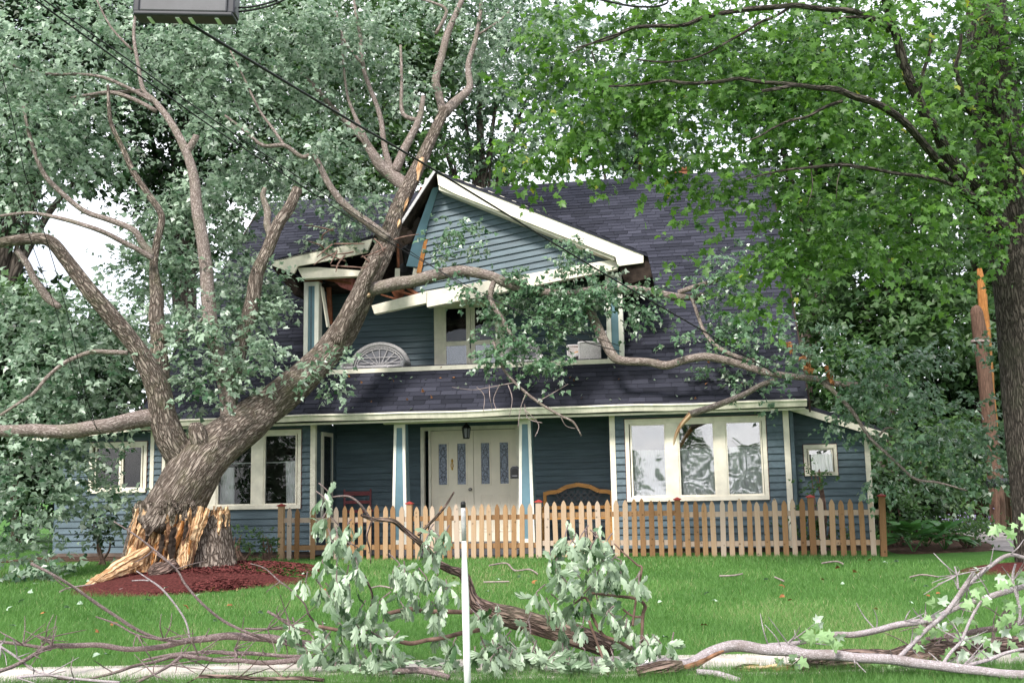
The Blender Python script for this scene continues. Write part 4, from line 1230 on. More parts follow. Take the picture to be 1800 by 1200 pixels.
mbx = local_thing('mailbox', 'small black wall mailbox beside the double doors', 'mailbox', -.005, .16, 1.80)
bd = LB(); bd.prism([(-.085, 0), (.085, 0), (.085, .15)] + [(.085 * math.cos(t), .15 + .085 * math.sin(t)) for t in np.linspace(.2, 2.94, 9)] + [(-.085, .15)], -.11, .0); bd.build('body', 'black_plastic', mbx, bevel=.006)
bd = LB(); bd.prism([(-.06, .02), (.06, .02), (.06, .12)] + [(.06 * math.cos(t), .13 + .06 * math.sin(t)) for t in np.linspace(.2, 2.94, 7)] + [(-.06, .12)], -.116, -.111); bd.build('flap', 'black_rubber', mbx)
LB().box((-.05, -.122, .045), (.05, -.117, .055)).build('raised_line', 'gray_panel', mbx)
ln_ = local_thing('porch_lantern', 'black hanging lantern above the double doors', 'lantern', -1.02, .55, 2.58)
c = LB(); c.lathe([(.055, 0), (.065, .01), (.06, .02)], 6); c.lathe([(.085, .20), (.09, .215), (.03, .28), (.012, .30), (.012, .39)], 6); c.build('cap', 'black_rubber', ln_)
c = LB()
for k in range(6):
    a = k * math.pi / 3; c.beam((.058 * math.cos(a), .058 * math.sin(a), .015), (.082 * math.cos(a), .082 * math.sin(a), .205), .012, .012)
c.build('cage', 'black_rubber', ln_); LB().lathe([(.05, .02), (.072, .195)], 6).build('glass', 'gray_panel', ln_)

def wicker_seat(name, label, u, v, rz, wdt, hgt, fan=True):
    t = local_thing(name, label, 'sofa' if wdt > 1 else 'chair', u, v, 3.88, rz)
    A = [(wdt / 2 * math.cos(a), hgt * (.30 + .70 * math.sin(a))) for a in np.linspace(0, math.pi, 19)]
    def tubes(nm, scale, r, y):
        c = LB(); c.tube([(x * scale, y, hgt * .30 + (z - hgt * .30) * scale) for x, z in A], [r] * len(A), 6, res=1); c.attr = []; c.build(nm, 'wicker', t, smooth=True)
    tubes('rim', 1.0, .045, .28); tubes('band', .88, .014, .27); tubes('band', .80, .014, .27)
    pn = LB(); pn.add([(0, .30, hgt * .30)] + [(x * .98, .30, z) for x, z in A], [(0, i, i + 1) for i in range(1, 19)])
    pn.add([(0, .31, hgt * .30)] + [(x * .78, .285, hgt * .30 + (z - hgt * .30) * .78) for x, z in A], [(0, i, i + 1) for i in range(1, 19)])
    pn.v = pn.v[20:]; pn.f = [(0, i, i + 1) for i in range(1, 19)]
    pn.build('woven_back', 'gray_panel', t)
    sp = LB()
    for k in range(9 if fan else 5):
        a = math.pi * (k + .5) / (9 if fan else 5)
        sp.beam((0, .265, hgt * .32), (wdt * .40 * math.cos(a), .265, hgt * (.30 + .70 * .8 * math.sin(a))), .014, .012, (0, 1, 0))
    for k in range(2):
        z = hgt * (.45 + .16 * k); x = wdt * .36 * (1 - .2 * k)
        sp.beam((-x, .262, z), (x, .262, z), .014, .012, (0, 1, 0))
    nd = int(wdt / .05)
    for k in range(nd):
        a = math.pi * (k + .5) / nd
        sp.beam((wdt * .40 * math.cos(a), .268, hgt * (.30 + .70 * .80 * math.sin(a))), (wdt * .44 * math.cos(a), .268, hgt * (.30 + .70 * .88 * math.sin(a))), .010, .010, (0, 1, 0))
    sp.build('spokes', 'wicker', t)
    LB().box((-wdt / 2, -.28, .12), (wdt / 2, .27, .20)).build('seat', 'wicker', t, bevel=.02)
    LB().box((-wdt / 2, -.29, .04), (wdt / 2, -.27, .12)).build('skirt', 'wicker', t)
    for s_ in (-1, 1):
        a = LB(); a.tube([(s_ * wdt / 2, .27, hgt * .38), (s_ * (wdt / 2 + .02), .0, hgt * .38), (s_ * (wdt / 2 + .02), -.24, hgt * .35), (s_ * (wdt / 2 + .01), -.32, .12)], [.045, .05, .05, .04], 8); a.attr = []; a.build('armrest', 'wicker', t, smooth=True)
        LB().box((s_ * wdt / 2 - .012, -.25, .12), (s_ * wdt / 2 + .012, .27, hgt * .36)).build('side_panel', 'wicker', t)
        for yy in (-.25, .25):
            LB().box((s_ * (wdt / 2 - .05) - .02, yy - .02, 0), (s_ * (wdt / 2 - .05) + .02, yy + .02, .12)).build('leg', 'wicker', t)
    return t
wicker_seat('wicker_sofa', 'round backed grey wicker loveseat on the balcony next to the fallen trunk', -2.95, .95, 0, 1.22, .70)
wicker_seat('wicker_chair', 'round backed wicker chair behind the leaves on the balcony', .02, 1.0, .1, .72, .70, False)
# the straight armed wicker chair, turned sideways
wc = local_thing('wicker_chair', 'square armed wicker chair turned sideways by the right balcony post', 'chair', 1.28, .95, 3.88, -1.0)
LB().add([(-.26, .20, .38), (.26, .20, .38), (.26, .42, .92), (-.26, .42, .92), (-.26, .25, .36), (.26, .25, .36), (.26, .47, .90), (-.26, .47, .90)], [(0, 1, 2, 3), (7, 6, 5, 4), (0, 4, 5, 1), (1, 5, 6, 2), (2, 6, 7, 3), (3, 7, 4, 0)]).build('back', 'wicker', wc, bevel=.015)
LB().box((-.26, -.28, .28), (.26, .22, .38)).build('seat', 'wicker', wc, bevel=.02)
LB().box((-.22, -.24, .38), (.22, .18, .42)).build('cushion', 'bench_wood', wc, bevel=.02)
for s_ in (-1, 1):
    LB().box((s_ * .30 - .025, -.30, 0), (s_ * .30 + .025, .24, .56)).build('side_panel', 'wicker', wc, bevel=.01)
    a = LB(); a.tube([(s_ * .30, .28, .60), (s_ * .30, -.28, .585), (s_ * .30, -.32, .50), (s_ * .30, -.31, 0)], [.035, .035, .03, .025], 8); a.attr = []; a.build('armrest', 'wicker', wc, smooth=True)

wc.scale = (.82, .82, .8)

# ================================================================== THE FALLEN MAPLE
BASE = on_ground(300, 1000)
fm = thing('fallen_maple', 'huge silver maple snapped at its base and fallen onto the blue house', 'tree', BASE)
T0 = [(278, 934, 16.35, 96), (320, 864, 16.4, 90), (366, 800, 16.7, 84), (420, 753, 17.15, 72), (482, 705, 17.75, 61), (546, 653, 18.45, 53), (598, 592, 18.95, 47), (628, 537, 19.25, 44), (655, 480, 19.4, 40), (678, 430, 19.65, 34), (697, 375, 19.95, 30), (720, 325, 20.3, 27), (748, 265, 20.7, 22), (772, 215, 21.0, 19), (782, 192, 21.1, 18)]
tr = MB(); px_tube(tr, T0, sides=56, lump=.13, seed=2.2, res=9, jag=.42, caps=False)
tr.f.append(tuple(range(len(tr.v) - 56, len(tr.v))))
# deep bark ridges as real relief along the trunk
nv = []
rings = len(tr.v) // 56
V_ = np.array(tr.v).reshape(rings, 56, 3); cen = V_.mean(1, keepdims=True)
Bk = np.array(tr.attr).reshape(rings, 56, 3)
for i in range(rings):
    for k in range(56):
        b_ = Bk[i, k]
        n_r = abs(mnoise.noise(Vector((b_[0] * 9, b_[1] * 9, b_[2] * 1.5)))) + .5 * abs(mnoise.noise(Vector((b_[0] * 19, b_[1] * 19, b_[2] * 3.2))))
        d = V_[i, k] - cen[i, 0]
        V_[i, k] = cen[i, 0] + d * (1 + (.10 * min(n_r, .7) - .03) * (1 if i < rings * .75 else .35))
tr.v = [tuple(p) for p in V_.reshape(-1, 3)]
trunk_o = tr.build('trunk', 'bark_rough', fm, smooth=True)

px_tube(MB(), [(362, 800, 16.5, 40), (350, 768, 16.45, 34), (345, 750, 16.45, 26), (344, 742, 16.45, 12)], 14, lump=.25).build('burl', 'bark_rough', fm, smooth=True)
def limb(pts, name='limb', sides=10, mat_='bark_limb', lump=.10, par=None, **kw):
    return px_tube(MB(), wobble(pts), sides, lump=lump, **kw).build(name, mat_, par or fm, smooth=True)

limb([(322, 806, 16.6, 56), (298, 768, 16.5, 52), (286, 728, 16.45, 46), (272, 668, 16.35, 40), (238, 608, 16.25, 32), (165, 520, 16.0, 28), (115, 455, 15.9, 24), (88, 424, 15.8, 22), (55, 420, 15.75, 20), (5, 426, 15.7, 18), (-60, 445, 15.6, 14)], sides=18, mat_='bark_rough')
limb([(283, 720, 16.6, 40), (282, 650, 16.8, 32), (279, 590, 17.0, 30), (276, 520, 17.1, 24), (270, 465, 17.1, 15), (284, 380, 17.2, 12), (236, 305, 17.3, 11), (196, 220, 17.4, 8), (190, 150, 17.5, 5)], sides=12, mat_='bark_rough')
limb([(284, 731, 16.45, 32), (240, 737, 16.3, 30), (190, 748, 16.0, 26), (130, 757, 15.9, 25), (60, 756, 15.8, 23), (0, 757, 15.7, 21), (-60, 758, 15.6, 18)], sides=12)
limb([(402, 745, 17.1, 28), (390, 655, 17.2, 27), (372, 580, 17.3, 26), (362, 470, 17.4, 23), (346, 365, 17.5, 20), (338, 300, 17.6, 18), (325, 262, 17.65, 16), (300, 215, 17.7, 13), (272, 178, 17.8, 10), (252, 158, 17.8, 8), (242, 110, 17.9, 7), (235, 60, 18, 6), (240, 15, 18.1, 4)])
limb([(328, 268, 17.65, 14), (342, 246, 17.65, 12), (345, 238, 17.65, 11)])
limb([(272, 180, 17.8, 9), (225, 155, 17.7, 7), (180, 136, 17.6, 6), (90, 131, 17.5, 5), (0, 108, 17.4, 4)], 'branch', 7)
limb([(275, 196, 17.75, 9), (235, 175, 17.7, 8), (195, 163, 17.7, 8), (120, 173, 17.6, 4)], 'branch', 7)
limb([(248, 160, 17.8, 7), (195, 163, 17.75, 6), (160, 172, 17.7, 4), (120, 190, 17.6, 3)], 'branch', 6)
limb([(232, 88, 18, 5), (195, 48, 18, 4), (170, 0, 18, 3)], 'branch', 6)
limb([(400, 735, 17.7, 22), (415, 650, 17.9, 25), (440, 545, 18.1, 27), (452, 480, 18.2, 25), (488, 395, 18.5, 22), (523, 333, 18.8, 19)], sides=14, mat_='bark_rough')
limb([(478, 418, 18.4, 14), (470, 395, 18.45, 14), (470, 370, 18.5, 13), (462, 345, 18.5, 10), (466, 330, 18.5, 7)], 'branch', 8)
limb([(680, 420, 19.5, 20), (655, 398, 19.4, 16), (612, 366, 19.3, 14), (575, 318, 19.2, 12), (552, 275, 19.2, 10), (530, 276, 19.2, 8), (500, 256, 19.1, 8), (462, 256, 19, 7), (430, 230, 19, 6), (395, 203, 18.9, 4)])
limb([(500, 256, 19.1, 6), (460, 200, 19.2, 5), (435, 150, 19.3, 4), (405, 90, 19.4, 3)], 'branch', 6)
limb([(779, 200, 21.1, 16), (770, 160, 21.2, 15), (766, 140, 21.2, 15), (776, 100, 21.3, 14), (786, 62, 21.4, 13), (800, 28, 21.5, 11), (816, -10, 21.6, 9), (822, -40, 21.7, 7)])
limb([(781, 198, 21.1, 22), (800, 180, 21.2, 18), (817, 165, 21.2, 16), (826, 150, 21.3, 13), (823, 115, 21.4, 11), (836, 70, 21.5, 9), (845, 20, 21.6, 7), (848, -40, 21.7, 6)])
limb([(843, 60, 21.5, 5), (880, 35, 21.6, 4), (905, 10, 21.7, 3)], 'branch', 6)
limb([(766, 60, 21.4, 7), (785, 20, 21.4, 6), (760, 5, 21.4, 5), (725, -5, 21.4, 4)], 'branch', 6)
limb([(718, 330, 20.3, 26), (690, 310, 20.4, 24), (668, 290, 20.4, 22), (650, 262, 20.4, 16), (640, 246, 20.4, 14), (600, 205, 20.5, 11), (560, 160, 20.6, 9), (530, 130, 20.7, 6)], sides=12)
limb([(690, 305, 20.4, 14), (674, 245, 20.5, 10), (662, 185, 20.6, 9), (640, 125, 20.7, 8), (633, 60, 20.8, 7), (622, -10, 20.9, 5)])
limb([(694, 302, 20.4, 18), (712, 260, 20.5, 15), (736, 212, 20.6, 12), (744, 170, 20.7, 8)])
limb([(738, 212, 20.6, 9), (708, 200, 20.6, 8), (706, 150, 20.7, 6), (704, 80, 20.8, 5)], 'branch', 8)
limb([(652, 265, 20.4, 12), (640, 240, 20.3, 11), (622, 200, 20.3, 7), (610, 165, 20.3, 5), (600, 60, 20.4, 4)], 'branch', 8)
limb([(640, 115, 20.7, 6), (605, 70, 20.7, 5), (590, 20, 20.7, 4)], 'branch', 6)
limb([(590, 606, 18.75, 34), (612, 556, 18.75, 32), (637, 503, 18.8, 26), (660, 462, 18.85, 19), (667, 450, 18.85, 12)], sides=16, mat_='bark_rough')
limb([(640, 512, 19.0, 25), (690, 500, 18.9, 23), (760, 485, 18.8, 21), (815, 476, 18.75, 20), (862, 485, 18.7, 18), (920, 508, 18.7, 16), (1000, 516, 18.75, 14), (1080, 510, 18.8, 16), (1150, 515, 18.9, 15), (1190, 522, 18.9, 14), (1240, 520, 19, 12)], sides=14)
limb([(870, 490, 18.7, 10), (862, 525, 18.6, 10), (885, 565, 18.5, 9), (905, 600, 18.4, 6)], 'branch', 8)
limb([(1012, 516, 18.75, 12), (1038, 550, 18.7, 16), (1055, 585, 18.6, 17), (1078, 625, 18.45, 17), (1098, 634, 18.4, 15), (1140, 636, 18.3, 14), (1172, 642, 18.2, 15), (1205, 632, 18.1, 14), (1238, 627, 18.0, 15), (1300, 640, 17.9, 13), (1350, 655, 17.7, 13), (1400, 662, 17.5, 11), (1440, 667, 17.3, 11), (1500, 676, 17.1, 10), (1572, 682, 16.9, 6)], sides=12)
limb([(1192, 514, 18.9, 9), (1220, 505, 18.8, 10), (1245, 497, 18.7, 9), (1262, 494, 18.6, 6)], 'branch', 8)
limb([(1215, 522, 18.9, 7), (1222, 540, 18.8, 6), (1238, 583, 18.6, 7), (1265, 612, 18.3, 8), (1305, 630, 18.0, 8), (1330, 634, 17.8, 7)], 'branch', 8)
limb([(1438, 666, 17.3, 9), (1470, 692, 17.1, 8), (1500, 725, 16.9, 7), (1528, 768, 16.8, 6), (1562, 800, 16.7, 5), (1610, 842, 16.6, 5), (1650, 848, 16.5, 4), (1700, 862, 16.5, 3)], 'branch', 7)
limb([(1545, 765, 16.8, 4), (1560, 752, 16.7, 4), (1578, 756, 16.7, 3)], 'branch', 6)
limb([(1360, 668, 17.4, 9), (1310, 692, 17.3, 10), (1260, 712, 17.2, 11), (1212, 728, 17.1, 12)], 'branch', 8)
px_tube(MB(), [(1214, 727, 17.1, 9), (1198, 745, 17.05, 8), (1188, 765, 17, 5), (1184, 782, 17, 1.5)], 6, lump=.3).build('split_end', 'torn_wood', fm)
limb([(30, 440, 15.8, 12), (60, 490, 15.9, 12), (85, 525, 16, 16), (105, 540, 16, 10)], 'branch', 8)
limb([(225, 620, 16.2, 9), (165, 618, 16.1, 8), (110, 640, 16, 7), (60, 690, 15.9, 6), (0, 730, 15.8, 5)], 'branch', 7)
limb([(268, 455, 16.9, 10), (215, 425, 16.7, 10), (160, 400, 16.5, 9), (110, 385, 16.5, 8), (60, 375, 16.5, 6), (0, 380, 16.4, 5)], 'branch', 7)
limb([(270, 450, 17.1, 13), (235, 405, 17, 12), (150, 372, 17, 10), (80, 310, 17, 9), (55, 250, 17, 7), (40, 180, 17, 5)], 'branch', 8)
limb([(355, 560, 17.3, 6), (330, 580, 17.2, 5), (285, 590, 17, 4)], 'branch', 6)
# dead twigs hanging over the eave
limb([(868, 600, 18.3, 5), (880, 640, 18.2, 5), (905, 672, 18.1, 5), (945, 706, 18, 5), (985, 730, 17.9, 4), (1008, 742, 17.9, 4), (1022, 766, 17.9, 2)], 'branch', 6)
for pts in ([(905, 672), (860, 676), (835, 680), (815, 692)], [(985, 730), (992, 745), (998, 760)], [(945, 706), (970, 690), (985, 680)], [(925, 690), (922, 720), (915, 760)], [(860, 676), (858, 700), (860, 720)], [(838, 680), (845, 700), (850, 715)], [(878, 676), (872, 700), (876, 720)],
            [(922, 720), (940, 750), (950, 765)], [(893, 676), (896, 700), (898, 725)], [(922, 710), (935, 740), (955, 745)]):
    limb([(x + random.uniform(-7, 7) * i, y + random.uniform(-5, 5) * i, 18.05 + random.uniform(-.1, .1), 1.8 - .4 * i) for i, (x, y) in enumerate(pts)], 'twig', 5, mat_='bare_twig')
# tangle of snapped twigs at the crushed roof
for k in range(16):
    x0, y0 = random.uniform(560, 700), random.uniform(395, 470)
    a = random.uniform(0, 6.28); l_ = random.uniform(30, 80)
    limb([(x0, y0, 19.3, 3.4), (x0 + l_ * .5 * math.cos(a) + random.uniform(-8, 8), y0 + l_ * .25 * math.sin(a), 19.2, 3), (x0 + l_ * math.cos(a), y0 + l_ * .5 * math.sin(a), 19.1, 1.5)], 'twig', 5, mat_='twig_brown')

# ---- bark torn off: orange scars on the upper trunk
def scar(pts, name='bark_scar'):
    px_tube(MB(), pts, 8, lump=.25).build(name, 'torn_wood', fm)
scar([(733, 318, 20.27, 4), (734, 300, 20.36, 11), (740, 284, 20.46, 11), (746, 270, 20.58, 4)])
scar([(718, 345, 20.05, 3), (713, 358, 19.96, 8), (708, 372, 19.88, 3)])
scar([(702, 386, 19.75, 3), (701, 392, 19.72, 8), (697, 402, 19.7, 3)])
scar([(640, 521, 18.85, 4), (646, 519, 18.8, 9), (650, 516, 18.8, 4)], 'split_end')

# ---- torn heartwood at the break: ridged skirt from the ragged bark edge to the ground
def torn(name, pts, r_px, sides, lump, rid, seed, mat_='torn_wood', a0=0, a1=6.283, squash=1.0):
    mb = MB(); vs, bk, fs = [], [], []
    n = len(pts)
    for i, ((x, y, Y), w_) in enumerate(zip(pts, r_px)):
        C0 = at(x, y, Y); k = Y / FPX
        for j in range(sides):
            a = a0 + (a1 - a0) * j / (sides - (0 if a1 - a0 > 6.2 else 1))
            rr = w_ / 2 * k * (1 + lump * mnoise.noise(Vector((math.cos(a) * 1.5 + seed, math.sin(a) * 1.5, i * .35))) + rid * mnoise.noise(Vector((math.cos(a) * 5 + seed, math.sin(a) * 5, i * .12))) + rid * .6 * mnoise.noise(Vector((math.cos(a) * 13 + seed, math.sin(a) * 13, i * .5))))
            p = C0 + np.array([math.cos(a) * rr, math.sin(a) * rr * squash, 0])
            if i in (0, n - 1):
                p = p + np.array([0, 0, 1]) * (.20 if i == 0 else .05) * mnoise.noise(Vector((math.cos(a) * 4, math.sin(a) * 4, seed + i)))
            vs.append(p); bk.append((math.cos(a) * w_ * k / 2, math.sin(a) * w_ * k / 2, i * .2 + seed))
    full = a1 - a0 > 6.2
    for i in range(n - 1):
        for j in range(sides if full else sides - 1):
            q = (j + 1) % sides
            fs.append((i * sides + j, (i + 1) * sides + j, (i + 1) * sides + q, i * sides + q))
    mb.add(vs, fs, bk)
    return mb.build(name, mat_, fm)
torn('torn_heartwood', [(296, 890, 16.42), (288, 912, 16.40), (280, 935, 16.38), (268, 960, 16.36), (258, 985, 16.35), (250, 1004, 16.34)], [92, 90, 80, 70, 62, 72], 60, .35, .42, 3.3)
torn('torn_heartwood', [(322, 905, 16.5), (330, 930, 16.45), (334, 955, 16.42), (336, 980, 16.4), (338, 1000, 16.4)], [34, 40, 34, 28, 30], 30, .5, .5, 7.1)
torn('old_root', [(262, 905, 16.75), (248, 945, 16.7), (240, 980, 16.65), (236, 1004, 16.6)], [40, 48, 54, 66], 24, .2, .15, 1.7, 'bark_rough')
# standing shell of the stump, right: bark outside, wood inside, jagged top
def shell():
    cx, Y, n, rows = 372, 16.55, 40, 9
    mbs = [MB(), MB()]
    outs = [[], []]
    for layer in (0, 1):
        vs, bk, fs = [], [], []
        for i in range(rows):
            t = i / (rows - 1)
            for j in range(n):
                a = -2.9 + 5.0 * j / (n - 1)
                top = 895 + 40 * abs(mnoise.noise(Vector((j * .23, 5, 0)))) + 30 * abs(mnoise.noise(Vector((j * .9, 2, 0)))) + (28 if a < -2.2 or a > 1.4 else 0)
                y = 1004 + (top - 1004) * t
                flare = 1 + .38 * (1 - t) ** 2.2 + .10 * mnoise.noise(Vector((math.cos(a) * 2, math.sin(a) * 2, t * 1.5)))
                ridge = 1 + .05 * mnoise.noise(Vector((j * .7, t * 3, 1)))
                r = 33 * flare * ridge * Y / FPX * (1 if layer == 0 else .72)
                C0 = at(cx, y, Y)
                vs.append(C0 + np.array([math.cos(a) * r, math.sin(a) * r * .9, 0])); bk.append((math.cos(a) * .3, math.sin(a) * .3, t * 1.0 + 4))
        for i in range(rows - 1):
            for j in range(n - 1):
                q = (i * n + j, i * n + j + 1, (i + 1) * n + j + 1, (i + 1) * n + j)
                fs.append(q if layer == 0 else q[::-1])
        mbs[layer].add(vs, fs, bk); outs[layer] = vs
    # rim and edges join the inner wood to the bark
    top0 = outs[0][(rows - 1) * n:]; top1 = outs[1][(rows - 1) * n:]
    w_ = mbs[1]
    k0 = len(w_.v)
    w_.add(list(top0) + list(top1), [(j, j + 1, n + j + 1, n + j) for j in range(n - 1)], [(0, j * .03, 1) for j in range(2 * n)])
    for e in (0, n - 1):
        ev = [outs[0][i * n + e] for i in range(rows)] + [outs[1][i * n + e] for i in range(rows)]
        w_.add(ev, [(i, i + 1, rows + i + 1, rows + i) for i in range(rows - 1)], [(0, .1, i * .1) for i in range(2 * rows)])
    s = mbs[0].build('stump_shell', 'bark_rough', fm, smooth=True)
    w_.build('stump_wood', 'torn_wood', s)
shell()
# big splinters: flat jagged slabs and many sharp slivers
def sliver(a, b, w_, Ya, Yb, mat_='torn_wood', name='splinter', tip=True, twist=0.0, thick=.35):
    """a flat torn slab of wood between two pixels, ragged on both long sides"""
    A, B = at(a[0], a[1], Ya), at(b[0], b[1], Yb)
    d = B - A; L_ = np.linalg.norm(d); d = d / L_
    sd_ = np.cross(d, np.array([math.sin(twist), -math.cos(twist), 0])); sd_ /= np.linalg.norm(sd_); nn = np.cross(sd_, d)
    k = Ya / FPX; n = max(4, int(L_ / .05)); vs, bk, fs = [], [], []
    s0 = random.uniform(0, 50)
    for i in range(n + 1):
        t = i / n
        env = (math.sin(math.pi * min(1, .08 + .92 * t)) ** .45 if tip else 1)
        wl = w_ * k * .5 * env * (1 + .55 * mnoise.noise(Vector((t * 5, s0, 0)))) ; wr2 = w_ * k * .5 * env * (1 + .55 * mnoise.noise(Vector((t * 5, s0, 7))))
        th_ = w_ * k * thick * env * (1 + .6 * mnoise.noise(Vector((t * 4, s0, 3))))
        c0 = A + d * (L_ * t) + nn * .05 * mnoise.noise(Vector((t * 2, s0, 11)))
        rid = random.uniform(-.25, .25)
        for q in (c0 - sd_ * wl, c0 + sd_ * wl * rid + nn * th_, c0 + sd_ * wr2, c0 - nn * th_ * .6):
            vs.append(q + np.array([random.gauss(0, .006) for _ in range(3)])); bk.append((float((q - A) @ sd_) + s0, float((q - A) @ nn), float((q - A) @ d)))
    for i in range(n):
        for j in range(4):
            q = (j + 1) % 4; fs.append((i * 4 + j, i * 4 + q, i * 4 + 4 + q, i * 4 + 4 + j))
    fs += [(3, 2, 1, 0), (n * 4, n * 4 + 1, n * 4 + 2, n * 4 + 3)]
    MB().add(vs, fs, bk).build(name, mat_, fm)
sliver((262, 962), (148, 1032), 19, 16.0, 15.2, thick=.2)
sliver((250, 985), (170, 1020), 16, 15.9, 15.4, thick=.2)
sliver((242, 955), (205, 1012), 16, 16.1, 15.7)
sliver((238, 905), (226, 998), 16, 16.3, 16.2, 'bark_rough', 'bark_strip')
sliver((352, 890), (322, 1002), 20, 16.15, 16.05)
sliver((366, 893), (338, 965), 14, 16.2, 16.15)
sliver((322, 950), (318, 1003), 20, 16.0, 15.95)
sliver((398, 890), (392, 955), 9, 16.5, 16.5)
sliver((388, 896), (385, 940), 8, 16.2, 16.25)
for k in range(150):                      # long fibres pulled out of the break
    x = random.uniform(243, 346); y = random.uniform(884, 940) + 6 * math.sin(x * .35); l_ = random.uniform(28, 95)
    sliver((x, y), (x + (x - 300) * .04 - 14 * random.random() - l_ * .12, min(y + l_, 1002)), random.uniform(3, 9), 15.96 + abs(x - 296) * .003 + random.uniform(0, .2), 15.96 + random.uniform(0, .2), random.choice(['torn_wood', 'torn_wood', 'torn_wood', 'torn_wood', 'rotten_wood', 'split_orange']), thick=.6, twist=random.uniform(-.7, .7))
for k in range(30):
    x = random.uniform(370, 404); y = random.uniform(888, 905); l_ = random.uniform(14, 40)
    sliver((x, y), (x + random.uniform(-3, 3), y + l_), random.uniform(2.5, 5), 16.35 + random.uniform(0, .3), 16.4 + random.uniform(0, .25), thick=.6, twist=random.uniform(-.7, .7))
for a, b, q in (((306, 925), (300, 985), 13), ((286, 940), (278, 990), 9), ((330, 915), (322, 950), 7), ((262, 920), (256, 955), 6)):  # dark slivers paint the shade of hollows in the break
    sliver(a, b, q, 15.9, 15.92, 'attic_dark', 'hollow_shade', thick=.3)
for k in range(18):                       # bark teeth hanging over the break
    x = 242 + k * 6 + random.uniform(-2, 2); y = 884 + random.uniform(-6, 6)
    sliver((x, y), (x - 4 + random.uniform(-4, 4), y + random.uniform(14, 40)), random.uniform(8, 15), 15.90 + abs(x - 292) * .004, 15.93 + abs(x - 292) * .004, 'bark_rough', 'bark_tooth', thick=.2)
for k in range(30):
    x = random.uniform(150, 420); y = random.uniform(995, 1040)
    sliver((x, y), (x + random.uniform(-16, 16), y + random.uniform(-4, 5)), random.uniform(2, 5), on_ground(x, y)[1] - .1, on_ground(x, y)[1] - .15, name='wood_chip')
px_tube(MB(), [(304, 992, 15.95, 24), (286, 1002, 15.75, 34), (262, 1010, 15.65, 18)], 14, lump=.6, res=7).build('torn_root', 'bark_log', fm)

# ---- its leaves
fol = [(60, 90, 90, 80, 16.2), (55, 220, 90, 80, 16.2), (150, 200, 75, 75, 17.5), (40, 330, 60, 60, 16.6), (130, 285, 80, 55, 17), (200, 90, 90, 70, 18), (20, 150, 60, 70, 17), (330, 110, 90, 70, 18.5), (300, 35, 120, 45, 19), (430, 90, 90, 75, 19), (520, 55, 90, 60, 20), (400, 20, 90, 40, 20), (110, 20, 80, 50, 18.5, .7),
       (380, 180, 70, 50, 18.5), (355, 235, 50, 32, 17.5), (460, 180, 70, 50, 19), (545, 235, 60, 50, 19.6), (310, 330, 44, 55, 17.3), (285, 420, 55, 55, 16.9), (330, 485, 55, 40, 16.9), (240, 480, 50, 60, 16.9), (290, 545, 60, 45, 16.8), (215, 560, 50, 50, 16.7), (400, 360, 40, 45, 18), (430, 320, 60, 40, 19), (480, 290, 70, 45, 19.6), (570, 330, 45, 35, 19.8),
       (630, 365, 55, 45, 20.1), (590, 400, 40, 28, 20), (95, 568, 80, 38, 16.2), (150, 600, 70, 60, 16.3), (55, 640, 80, 70, 16), (185, 680, 75, 60, 16.4), (80, 715, 90, 55, 16), (50, 800, 80, 75, 15.8), (30, 900, 55, 85, 15.7), (105, 880, 45, 60, 16.0), (228, 775, 16, 32, 16.1, .7), (165, 895, 50, 30, 16.4), (205, 915, 25, 40, 16.4, .7), (40, 975, 55, 42, 15.6), (15, 560, 40, 60, 16),
       (100, 815, 40, 55, 16), (420, 550, 50, 45, 17.9), (462, 590, 48, 42, 17.6, .8), (458, 640, 42, 28, 17.3, .7), (385, 670, 55, 35, 16.8), (412, 678, 36, 26, 17.0, .6), (560, 655, 36, 20, 17.6, .7), (595, 662, 28, 28, 17.6), (470, 540, 45, 55, 17.8), (345, 690, 30, 30, 16.8), (395, 610, 35, 30, 17), (445, 510, 40, 40, 18.0),
       (400, 420, 40, 45, 18.2), (385, 480, 35, 45, 17.6), (355, 560, 40, 45, 17.0), (420, 460, 28, 36, 18.6), (305, 620, 40, 30, 16.9), (330, 650, 40, 30, 16.9), (250, 380, 40, 35, 17.2), (330, 400, 40, 40, 17.2), (370, 300, 40, 40, 18.2), (500, 350, 35, 25, 19.4), (600, 60, 80, 60, 21), (680, 70, 70, 70, 21.5), (700, 150, 60, 45, 21.3), (560, 130, 60, 60, 20.5), (600, 270, 50, 35, 21), (650, 190, 40, 30, 21.2), (880, 60, 90, 50, 22), (960, 40, 60, 45, 22), (870, 120, 45, 45, 22), (740, 30, 50, 30, 22)]
fol = [(c[0], c[1], c[2], c[3], c[4] + (1.0 if c[0] < 490 and c[1] < 560 else .7 if c[0] < 300 else 0)) + tuple(c[5:]) for c in fol]
bs, ds = in_ellipsoids(fol, 270, shell=.2)
p_, a_, n_, s_, t_ = spray_leaves(bs, ds, 9, .40, .105, droop=.35, tone_b=.50, tone_s=.32)
print('fallen leaves', len(p_))
leaf_mesh('crown', p_, a_, n_, s_, t_, (LITE_V, LITE_F), 'leaf_silver', fm)
